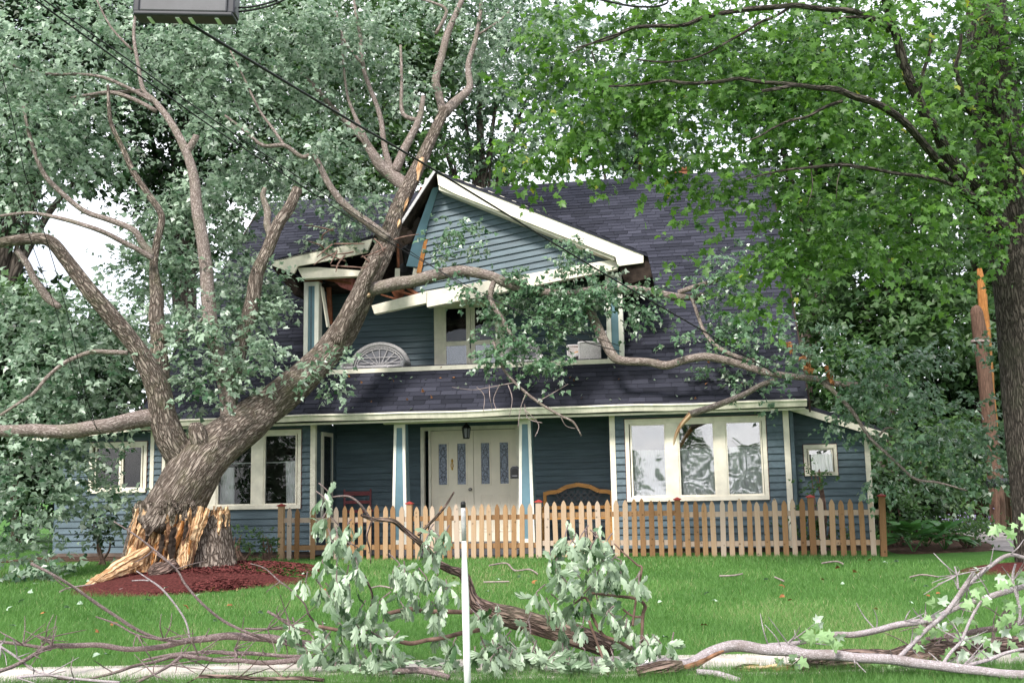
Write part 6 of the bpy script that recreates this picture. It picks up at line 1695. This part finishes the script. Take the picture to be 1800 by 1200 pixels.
fg_branch('low branch lying along the far edge of the sidewalk', [[(560, 1160, 9.6, 12), (500, 1162, 9.6, 12), (420, 1160, 9.6, 11), (350, 1155, 9.5, 10), (310, 1152, 9.5, 10), (270, 1163, 9.4, 8), (200, 1182, 9.2, 7), (150, 1193, 9.1, 6), (100, 1192, 9.0, 5)], [(320, 1152, 9.5, 8), (300, 1168, 9.3, 8), (270, 1185, 9.1, 7), (240, 1199, 9.0, 6)]], twigs=4)
fg_branch('slim branch lying just above the low one on the left', [[(540, 1152, 9.7, 9), (470, 1150, 9.7, 9), (410, 1148, 9.7, 10), (350, 1146, 9.7, 9), (300, 1150, 9.6, 7), (250, 1160, 9.6, 5)], [(412, 1140, 9.7, 5), (416, 1152, 9.6, 5), (412, 1158, 9.6, 3)]], twigs=3)
fg_branch('grey stick lying across the near edge of the sidewalk at lower left', [[(30, 1190, 9.0, 5), (80, 1186, 9.0, 5), (130, 1192, 8.9, 5), (210, 1199, 8.8, 6)], [(0, 1135, 9.2, 5), (30, 1155, 9.2, 5), (60, 1178, 9.1, 4), (100, 1190, 9.0, 3)]], twigs=3, mat_='bark_pale')
fg_branch('short cut branch end pointing up left of the wilted leaves', [[(545, 1110, 9.8, 9), (510, 1098, 9.8, 8), (490, 1085, 9.8, 7), (470, 1074, 9.8, 7)], [(512, 1100, 9.8, 6), (470, 1105, 9.8, 5), (430, 1104, 9.8, 5)]], twigs=2)
fg_branch('thin dark twig arching from the mulch to the wilted leaves', [[(572, 1110, 9.7, 5), (545, 1083, 9.7, 5), (535, 1060, 9.7, 4), (510, 1035, 9.7, 4), (490, 1020, 9.7, 4), (465, 998, 9.7, 3), (440, 990, 9.7, 2)], [(492, 1022, 9.7, 3), (480, 1030, 9.7, 2.5), (468, 1040, 9.7, 2)]])
fg_branch('brown stick in the grass at the bottom edge', [[(350, 1188, 8.9, 6), (420, 1190, 8.9, 7), (500, 1192, 8.9, 7), (570, 1195, 8.9, 6)]], twigs=2, mat_='bark_log')

# ---- wilted leafy limb in the middle
wl0 = at(1010, 1120, 9.7); wl0[2] = gz(wl0[0], wl0[1])
wb_ = thing('wilted_limb', 'broken tree limb with big wilted pale leaves lying on the front lawn', 'branch', wl0)
def wlimb(pts, name='limb', sides=10, mat_='bark_log', lump=.14):
    px_tube(MB(), wobble(pts, .4), sides, lump=lump, res=6).build(name, mat_, wb_, smooth=True)
wlimb([(1075, 1140, 9.8, 34), (1030, 1122, 9.9, 38), (980, 1106, 10, 38), (930, 1092, 10, 36), (890, 1082, 10, 34), (850, 1068, 10, 28), (830, 1050, 10, 22), (815, 1010, 10, 17), (790, 1000, 10, 13), (765, 985, 10, 12), (740, 955, 9.9, 10), (712, 932, 9.9, 9), (690, 915, 9.8, 8), (655, 912, 9.8, 6), (635, 905, 9.7, 5)], sides=16)
wlimb([(650, 910, 9.8, 5), (632, 885, 9.7, 4), (612, 872, 9.7, 4), (585, 873, 9.7, 3)], 'twig', 6, 'bark_mauve')
wlimb([(735, 940, 9.9, 5), (760, 915, 9.8, 5), (782, 890, 9.8, 4), (798, 864, 9.8, 3)], 'twig', 6)
wlimb([(830, 1075, 9.8, 8), (780, 1074, 9.7, 8), (720, 1070, 9.6, 8), (680, 1078, 9.6, 7)], 'branch', 7, 'twig_brown')
wlimb([(655, 912, 9.8, 4), (645, 940, 9.7, 4), (650, 965, 9.7, 3), (652, 990, 9.7, 2)], 'twig', 6)
wlimb([(640, 1010, 9.6, 4), (655, 1050, 9.6, 4), (640, 1090, 9.6, 3)], 'twig', 6)
wlimb([(1110, 1140, 9.4, 7), (1060, 1115, 9.4, 6), (1040, 1080, 9.4, 6), (1030, 1050, 9.4, 5), (1010, 1060, 9.4, 3)], 'twig', 6, 'twig_brown')
wlimb([(1128, 1130, 9.4, 6), (1130, 1080, 9.4, 6), (1134, 1065, 9.4, 6), (1120, 1052, 9.4, 6), (1085, 1047, 9.4, 5), (1040, 1042, 9.4, 4)], 'twig', 6, 'twig_brown')
wlimb([(1130, 1084, 9.4, 5), (1112, 1082, 9.4, 4), (1095, 1070, 9.4, 4)], 'twig', 6, 'twig_brown')
wlimb([(1112, 1100, 9.3, 4), (1128, 1000, 9.3, 4), (1120, 992, 9.3, 4), (1095, 970, 9.3, 3), (1080, 955, 9.3, 3)], 'twig', 6, 'twig_brown')
wlimb([(1070, 1185, 9.2, 5), (1050, 1130, 9.3, 5), (1035, 1090, 9.3, 5)], 'twig', 6, 'twig_brown')
wlimb([(690, 1180, 9.1, 12), (740, 1178, 9.1, 11), (790, 1190, 9.0, 9)], 'branch', 7, 'bark_mauve')
wlimb([(560, 1100, 9.5, 6), (610, 1110, 9.5, 7), (660, 1120, 9.5, 8), (720, 1130, 9.5, 8), (780, 1120, 9.5, 7), (850, 1105, 9.6, 8), (880, 1095, 9.7, 9)], 'branch', 7, 'twig_brown')
z6 = [(270, 60), (250, 90), (260, 210), (220, 230), (330, 260), (300, 350), (340, 330), (400, 370), (400, 250), (240, 480), (330, 500), (450, 520), (440, 400), (130, 600), (220, 650), (310, 680), (350, 760), (400, 660), (430, 860), (480, 780), (540, 760), (600, 730), (60, 890), (20, 900), (180, 960), (260, 960), (360, 980), (440, 1000), (540, 1030), (600, 1050), (300, 1140), (420, 1130), (230, 1040), (140, 1030), (680, 1090), (500, 930), (560, 900), (460, 900), (600, 960), (350, 880), (250, 900), (700, 500), (670, 540), (740, 540), (800, 560), (870, 590), (940, 560), (1000, 640), (840, 700), (740, 750), (930, 720), (950, 800), (960, 920), (1050, 990), (1040, 1080), (1000, 1150), (900, 300), (960, 330), (1000, 290), (870, 380), (930, 420), (1230, 780), (1200, 830), (1250, 1000), (1240, 1080), (640, 1150), (520, 1150), (330, 600), (290, 720), (760, 600), (620, 870), (660, 980), (380, 560)]
z7 = [(620, 60), (740, 50), (900, 60), (960, 90), (600, 120), (700, 150), (760, 180), (840, 150), (550, 280), (560, 360), (600, 400), (680, 260), (640, 450), (930, 240), (1000, 260), (1060, 260), (880, 350), (980, 350), (1060, 370), (1180, 400), (1230, 430), (830, 400), (740, 420), (400, 520), (500, 640), (560, 600), (640, 680), (690, 590), (760, 560), (880, 550), (980, 560), (960, 680), (1000, 720), (1080, 720), (1100, 780), (1160, 800), (1120, 900), (1180, 960), (1240, 920), (600, 820), (580, 880), (740, 780), (60, 680), (60, 820), (100, 900), (180, 930), (220, 960), (300, 770), (420, 980), (400, 1040), (470, 1060), (520, 1060), (620, 1120), (700, 1130), (660, 1030), (760, 980), (1000, 1040), (1080, 1080), (1200, 1100), (1290, 920), (1400, 930), (1460, 930), (20, 960), (140, 1000), (330, 830), (800, 60), (660, 100), (920, 140), (520, 240), (800, 330), (950, 420)]
cl_ = [(500 + x / 3.53, 860 + y / 3.53) for x, y in z6] + [(860 + x / 4.617, 940 + y / 4.617) for x, y in z7]
cl_ += [(random.uniform(545, 1125), random.uniform(1148, 1190)) for _ in range(26)]
WP, WA, WN, WS, WT = [], [], [], [], []
twm = MB()
for (x, y) in cl_:
    Y = 9.45 + random.uniform(-.35, .3)
    c0 = at(x, y - 8, Y)
    if c0[2] < .06: c0[2] = .06
    sw = random.uniform(-.5, .5)
    px_tube(twm, [(x + random.uniform(-18, 18), y - 18 - random.uniform(0, 14), Y + .05, 2.6), (x + random.uniform(-4, 4), y - 12, Y + .02, 2.4), (x, y - 6, Y, 2)], 5, lump=.1)
    for k in range(random.randint(5, 8)):
        a = random.uniform(0, 6.283)
        ax = np.array([math.cos(a) * .48 + sw * .3, math.sin(a) * .4 - .1, -random.uniform(.45, 1.1)])
        if random.random() < .16: ax[2] = random.uniform(0, .4)
        WP.append(c0 + np.array([random.gauss(0, .02), random.gauss(0, .02), random.gauss(0, .015)])); WA.append(ax)
        nn = np.array([ax[0] * 1.0, ax[1] - .5, .35]) + np.random.default_rng(len(WP)).normal(0, .45, 3)
        WN.append(nn); WS.append(random.uniform(.11, .185)); WT.append(min(.93, max(0, random.gauss(.54, .30))))
twm.build('twigs', 'bark_mauve', wb_)['kind'] = 'stuff'
WP, WA, WN, WS, WT = map(np.array, (WP, WA, WN, WS, WT))
# keep tips above the turf
low = WP[:, 2] + unit(WA)[:, 2] * WS < .03
WA[low, 2] = np.abs(WA[low, 2]) * .15; 
order = np.argsort(-WS / WP[:, 1])
big, small = order[:300], order[300:]
leaf_mesh('leaves', WP[small], WA[small], WN[small], WS[small], WT[small], (LOBED_V, LOBED_F), 'leaf_wilted', wb_)['kind'] = 'stuff'
lms = {}
for i in big:
    q = (round(float(WT[i]) * 5), random.randint(0, 2))
    if q not in lms:
        vv = LOBED_V.copy(); vv[:, 2] *= (.6, 1.2, 2.0)[q[1]]
        o = LB().add(vv, [tuple(f) for f in LOBED_F]).build('leaf', 'leaf_wilted', tone=min(q[0] / 5, .93)); lms[q] = o.data; bpy.data.objects.remove(o)
    ay = WA[i] / np.linalg.norm(WA[i]); az_ = WN[i] - ay * (WN[i] @ ay); az_ /= np.linalg.norm(az_); ax = np.cross(ay, az_)
    o = link('leaf', lms[q], wb_)
    M_ = Matrix.Identity(4); P = WP[i] - wl0
    for r in range(3):
        M_[r][0] = ax[r] * WS[i]; M_[r][1] = ay[r] * WS[i]; M_[r][2] = az_[r] * WS[i]; M_[r][3] = P[r]
    o.matrix_basis = M_

# ---- logs and pale branches on the right
lg = fg_branch('thick grey log lying on the sidewalk at the lower right', [[(1405, 1180, 9.2, 34), (1440, 1172, 9.3, 48), (1520, 1168, 9.4, 50), (1600, 1158, 9.6, 46), (1680, 1146, 9.8, 42), (1760, 1138, 10, 38), (1840, 1132, 10.1, 34)]], 'log', 'bark_log', cat='log', sides=16)
for k in range(26):
    x = random.uniform(1300, 1415); y = 1186 - (x - 1300) * .06 + random.uniform(-14, 8); l_ = random.uniform(20, 55)
    px_tube(MB(), [(x - l_ * .5, y + random.uniform(-3, 4), 9.2, 2), (x, y, 9.22, random.uniform(6, 13)), (x + l_ * .6, y - random.uniform(0, 5), 9.28, 6)], 5, lump=.5, res=2).build('torn_fibre', random.choice(['rotten_wood', 'rotten_wood', 'bark_log', 'torn_wood']), lg)
pbh = fg_branch('long pale lavender branch with a torn brown end curving along the bottom right', [[(1128, 1178, 9.2, 24), (1170, 1168, 9.2, 26), (1210, 1168, 9.2, 24), (1250, 1146, 9.3, 22), (1290, 1134, 9.3, 22), (1340, 1140, 9.2, 22), (1420, 1150, 9.1, 21), (1500, 1155, 9.0, 20), (1580, 1160, 8.9, 20), (1650, 1170, 8.8, 20), (1720, 1178, 8.7, 19), (1820, 1186, 8.6, 18)],
                [(1375, 1142, 9.15, 6), (1385, 1130, 9.15, 6), (1396, 1120, 9.15, 4)], [(1575, 1160, 8.9, 9), (1600, 1135, 9.0, 9), (1630, 1105, 9.1, 9), (1675, 1060, 9.2, 9), (1695, 1030, 9.3, 9), (1712, 1005, 9.3, 7)], [(1655, 1170, 8.8, 7), (1690, 1125, 8.9, 6), (1705, 1090, 9, 6), (1725, 1055, 9, 5)], [(1690, 1172, 8.8, 8), (1740, 1158, 8.8, 7), (1800, 1140, 8.8, 6)]], mat_='bark_pale', twigs=2, sides=12)
px_tube(MB(), [(1196, 1174, 9.14, 8), (1225, 1165, 9.17, 9), (1255, 1150, 9.22, 7), (1272, 1143, 9.27, 3)], 7, lump=.5, res=2).build('torn_bark', 'rotten_wood', pbh)
px_tube(MB(), [(1120, 1182, 9.1, 20), (1160, 1174, 9.1, 22), (1200, 1170, 9.1, 16)], 9, lump=.4).build('torn_bark', 'bark_log', pbh)
fg_branch('upper pale branch slanting up to the right edge over the lawn', [[(1350, 1133, 9.4, 8), (1410, 1128, 9.4, 9), (1460, 1115, 9.4, 11), (1540, 1107, 9.4, 12), (1620, 1092, 9.4, 12), (1680, 1068, 9.4, 12), (1740, 1048, 9.4, 12), (1820, 1025, 9.4, 11)],
          [(1625, 1090, 9.4, 7), (1590, 1092, 9.4, 5), (1560, 1105, 9.4, 4)], [(1675, 1068, 9.4, 9), (1700, 1030, 9.4, 8), (1740, 995, 9.4, 8), (1775, 975, 9.4, 8), (1815, 985, 9.4, 7)], [(1790, 1100, 9.2, 6), (1793, 1070, 9.2, 6), (1780, 1020, 9.2, 6), (1785, 990, 9.2, 4)], [(1684, 1035, 9.3, 5), (1682, 1010, 9.3, 4), (1678, 995, 9.3, 3)]], mat_='bark_pale', twigs=3, sides=10)
fg_branch('grey branch between the log and the pale branches at right', [[(1550, 1152, 9.7, 9), (1600, 1135, 9.7, 12), (1660, 1118, 9.7, 14), (1720, 1108, 9.7, 15), (1800, 1092, 9.7, 15)], [(1745, 1108, 9.6, 9), (1760, 1085, 9.6, 8), (1775, 1070, 9.6, 6)], [(1628, 1098, 9.6, 5), (1660, 1120, 9.5, 5), (1720, 1160, 9.3, 6)]], mat_='bark_mauve', twigs=3)
fg_branch('thin grey stick lying under the torn end of the pale branch', [[(1225, 1180, 9.0, 12), (1260, 1184, 9.0, 13), (1300, 1196, 8.9, 12)]], mat_='bark_pale')
# big pale leaves still on the right branches
tl = thing('tulip_leaves', 'sprigs of big pale green lobed leaves caught in the right branches', 'leaves', at(1700, 1140, 9.2))
spots = [(1440, 1095), (1432, 1115), (1455, 1120), (1468, 1130), (1430, 1125), (1375, 1165), (1390, 1175), (1400, 1160), (1650, 1105), (1610, 1110), (1615, 1130), (1720, 1030), (1735, 1045), (1755, 1020), (1765, 1060), (1775, 1090), (1730, 1130), (1700, 1120), (1750, 1130), (1780, 1135), (1790, 1060), (1760, 930), (1780, 950), (1790, 920), (1700, 1150), (1660, 1145), (1740, 1150), (1785, 1110), (1655, 1065), (1642, 1080), (1640, 1175), (1555, 1175), (1790, 1020), (1760, 1100), (1715, 1060), (1690, 1090)]
o = LB().add(MAPLE_V, [tuple(f) for f in MAPLE_F]); tms = []
for tn in (.2, .45, .7, .9):
    oo = LB().add(MAPLE_V, [tuple(f) for f in MAPLE_F]).build('leaf', 'leaf_tulip', tone=tn); tms.append(oo.data); bpy.data.objects.remove(oo)
tl0 = np.array(tl.location)
for x, y in spots:
    for k in range(3):
        Y = 9.1 + random.uniform(-.15, .2)
        P = at(x + random.uniform(-10, 10), y + random.uniform(-8, 8), Y) - tl0
        ay = np.array([random.uniform(-1, 1), random.uniform(-.6, .3), random.uniform(-.8, .5)]); ay /= np.linalg.norm(ay)
        nn = np.array([random.uniform(-.5, .5), random.choice([-1, -1, .8]), random.uniform(-.2, .8)]); az_ = nn - ay * (nn @ ay); az_ /= np.linalg.norm(az_); ax = np.cross(ay, az_)
        s = random.uniform(.07, .115)
        M_ = Matrix.Identity(4)
        for r in range(3):
            M_[r][0] = ax[r] * s; M_[r][1] = ay[r] * s; M_[r][2] = az_[r] * s; M_[r][3] = P[r]
        o = link('leaf', random.choice(tms), tl); o.matrix_basis = M_
# small litter on the lawn
def litter(name, x, y, mat_, label, group, s=.06):
    g = on_ground(x, y); g[2] += .045
    vv = LITE_V * s; vv = vv.copy(); vv[:, 2] *= 2.5
    o = LB().add(vv, [tuple(f) for f in LITE_F]).build(name, mat_, tone=random.random())
    o.location = tuple(g); o.rotation_euler = (random.uniform(.3, .9), random.uniform(-.4, .4), random.uniform(0, 6.28))
    tag(o, label, 'leaf', group)
for x, y in ((1472, 1004), (1505, 1011), (1380, 1036), (1374, 1056), (1526, 990), (332, 1075), (370, 1043), (404, 1070), (935, 1030), (70, 1085), (1238, 1105), (193, 1104)):
    litter('fallen_leaf', x, y, 'dry_leaf', 'dry orange brown leaf lying on the lawn', 'dry leaves scattered on the lawn', .09)
for x, y in ((1243, 1048), (1262, 1062), (1385, 960), (1575, 992), (1560, 993), (45, 1040), (52, 1048), (10, 1078), (36, 1062), (342, 1056), (140, 1068), (260, 1060), (855, 1045), (910, 1020), (880, 1024), (830, 1040), (170, 1160), (1345, 1024), (190, 1158)):
    litter('fallen_leaf', x, y, 'pale_leaf', 'pale green leaf lying on the lawn', 'pale leaves scattered on the lawn', .085)
for k in range(26):
    litter('fallen_leaf', random.uniform(20, 1740), random.uniform(1000, 1130), 'pale_leaf', 'pale green leaf lying on the lawn', 'pale leaves scattered on the lawn', random.uniform(.06, .1))
for k in range(14):
    litter('fallen_leaf', random.uniform(60, 1700), random.uniform(1000, 1125), 'dry_leaf', 'dry orange brown leaf lying on the lawn', 'dry leaves scattered on the lawn', random.uniform(.05, .08))
def stick(label, pts, w_=3):
    P = []
    for x, y in pts:
        g = on_ground(x, y); g[2] += .05; P.append(g)
    o = MB().tube(P, [w_ / 2 * P[0][1] / FPX] * len(P), 5, lump=.1).build('fallen_twig', 'bare_twig', None, loc=P[0]); tag(o, label, 'twig')
stick('forked twig on the lawn behind the marker post', [(860, 999), (890, 995), (905, 1008), (930, 1006), (945, 1014)])
stick('short grey stick near the middle of the lawn', [(850, 1029), (895, 1028)])
stick('small pale stick on the right lawn', [(1362, 1020), (1378, 1027)])
stick('pale splinter lying on the red mulch', [(210, 1043), (232, 1038)], 5)
stick('long thin stick on the lawn left of the mulch', [(105, 1046), (125, 1038), (175, 1032)])
stick('thin twig lying in the grass left of the marker post', [(650, 1040), (668, 1036), (690, 1040)])
stick('crooked twig near the right mulch ring', [(1600, 1020), (1622, 1016), (1650, 1020)])
stick('thin twig in front of the last fence bay', [(1445, 995), (1470, 992), (1482, 996)])
stick('bent twig on the right lawn', [(1265, 1018), (1290, 1017), (1305, 1014)])

rl = thing('roof_litter', 'torn leaves and bits strewn on the roof band above the gutter', 'leaves', hp(-1, -.2, 3.3), -TH)
for k in range(70):
    u, v = random.uniform(-3.8, 5.0), random.uniform(-.45, .4)
    o = LB().add(LITE_V * random.uniform(.05, .09), [tuple(f) for f in LITE_F]).build('leaf', random.choice(['pale_leaf', 'leaf_silver', 'dry_leaf', 'leaf_silver']), rl, tone=random.random())
    o.location = (u + 1, v + .2 - .01, zr(v) + .022 - 3.3); o.rotation_euler = (R_(45) + random.uniform(-.4, .4), random.uniform(-.4, .4), random.uniform(0, 6.28))

# ================================================================== GRASS
def grass():
    r = np.random.default_rng(5)
    def field(n, y0, y1, xs, h, w_, excl=True):
        Y = y0 + (y1 - y0) * r.random(n)
        X = (r.random(n) * 2 - 1) * (Y * xs)
        return X, Y, h, w_
    parts = [field(60000, 7.6, 9.05, .56, .08, .005), field(26000, 8.95, 9.32, .56, .115, .005), field(9000, 10.05, 10.3, .56, .10, .005), field(130000, 10.15, 12.5, .55, .062, .005), field(110000, 12.5, 15.5, .54, .055, .0065), field(90000, 15.5, 19.2, .54, .05, .009), ]
    V, Tn = [], []
    for X, Y, h, w_ in parts:
        # keep off the beds, sidewalk and house
        m_ = np.ones(len(X), bool)
        cxm, cym = (pl[0] + pr_[0]) / 2, (pf[1] + pb[1]) / 2
        m_ &= ((X - cxm) / ((pr_[0] - pl[0]) / 2 * 1.0)) ** 2 + ((Y - cym) / ((pb[1] - pf[1]) / 2 * 1.05)) ** 2 > .92 + .12 * np.sin(X * 23) * np.sin(Y * 17)
        q = np.stack([X, Y], 1) - HO[:2]
        u = q @ HU[:2]; v = q @ HV[:2]
        m_ &= v < np.where(u < -3.9, -1.05, -1.12 + .04 * np.sin(u * 9))
        m_ &= ~((u > 6.1) & (v > -1.9) & (u < 8.4))
        m_ &= ~((Y > 17.2) & (X > 7.0))
        X, Y = X[m_], Y[m_]; n = len(X)
        Z = np.array([gz(a, b) for a, b in zip(X, Y)])
        cl = np.array([mnoise.noise(Vector((a * .9, b * .9, 1.7))) for a, b in zip(X, Y)])
        c2 = np.array([mnoise.noise(Vector((a * .28 + 4, b * .4, 7.7))) for a, b in zip(X, Y)])
        hh = h * (.6 + .7 * r.random(n)) * (1 + .25 * cl)
        th = r.random(n) * 6.283; lean = r.normal(0, .45, (n, 2))
        dx, dy = np.cos(th) * w_ / 2, np.sin(th) * w_ / 2
        b0 = np.stack([X - dx, Y - dy, Z - .004], 1); b1 = np.stack([X + dx, Y + dy, Z - .004], 1)
        tp = np.stack([X + lean[:, 0] * hh, Y + lean[:, 1] * hh, Z + hh], 1)
        V.append(np.stack([b0, b1, tp], 1).reshape(-1, 3))
        dry = (r.random(n) < np.clip(.05 + .3 * (cl - .1) + .55 * (c2 - .05), .02, .55))
        t = np.clip(.48 + .4 * cl + .35 * c2 + r.normal(0, .25, n), 0, .92); t[dry] = 1.0
        Tn.append(np.repeat(t, 3))
    V = np.concatenate(V); Tn = np.concatenate(Tn); n = len(V) // 3
    me = bpy.data.meshes.new('grass')
    me.vertices.add(n * 3); me.vertices.foreach_set('co', V.astype(np.float32).ravel())
    me.loops.add(n * 3); me.polygons.add(n)
    me.loops.foreach_set('vertex_index', np.arange(n * 3, dtype=np.int32))
    me.polygons.foreach_set('loop_start', np.arange(0, n * 3, 3, dtype=np.int32)); me.polygons.foreach_set('loop_total', np.full(n, 3, np.int32))
    a_ = me.attributes.new('tone', 'FLOAT', 'POINT'); a_.data.foreach_set('value', Tn.astype(np.float32))
    me.materials.append(MATS['grass_blade']); me.update(calc_edges=True)
    o = link('grass', me); tag(o, 'mown green grass blades covering the front lawn', 'grass', kind='stuff')
    print('grass', n)
grass()
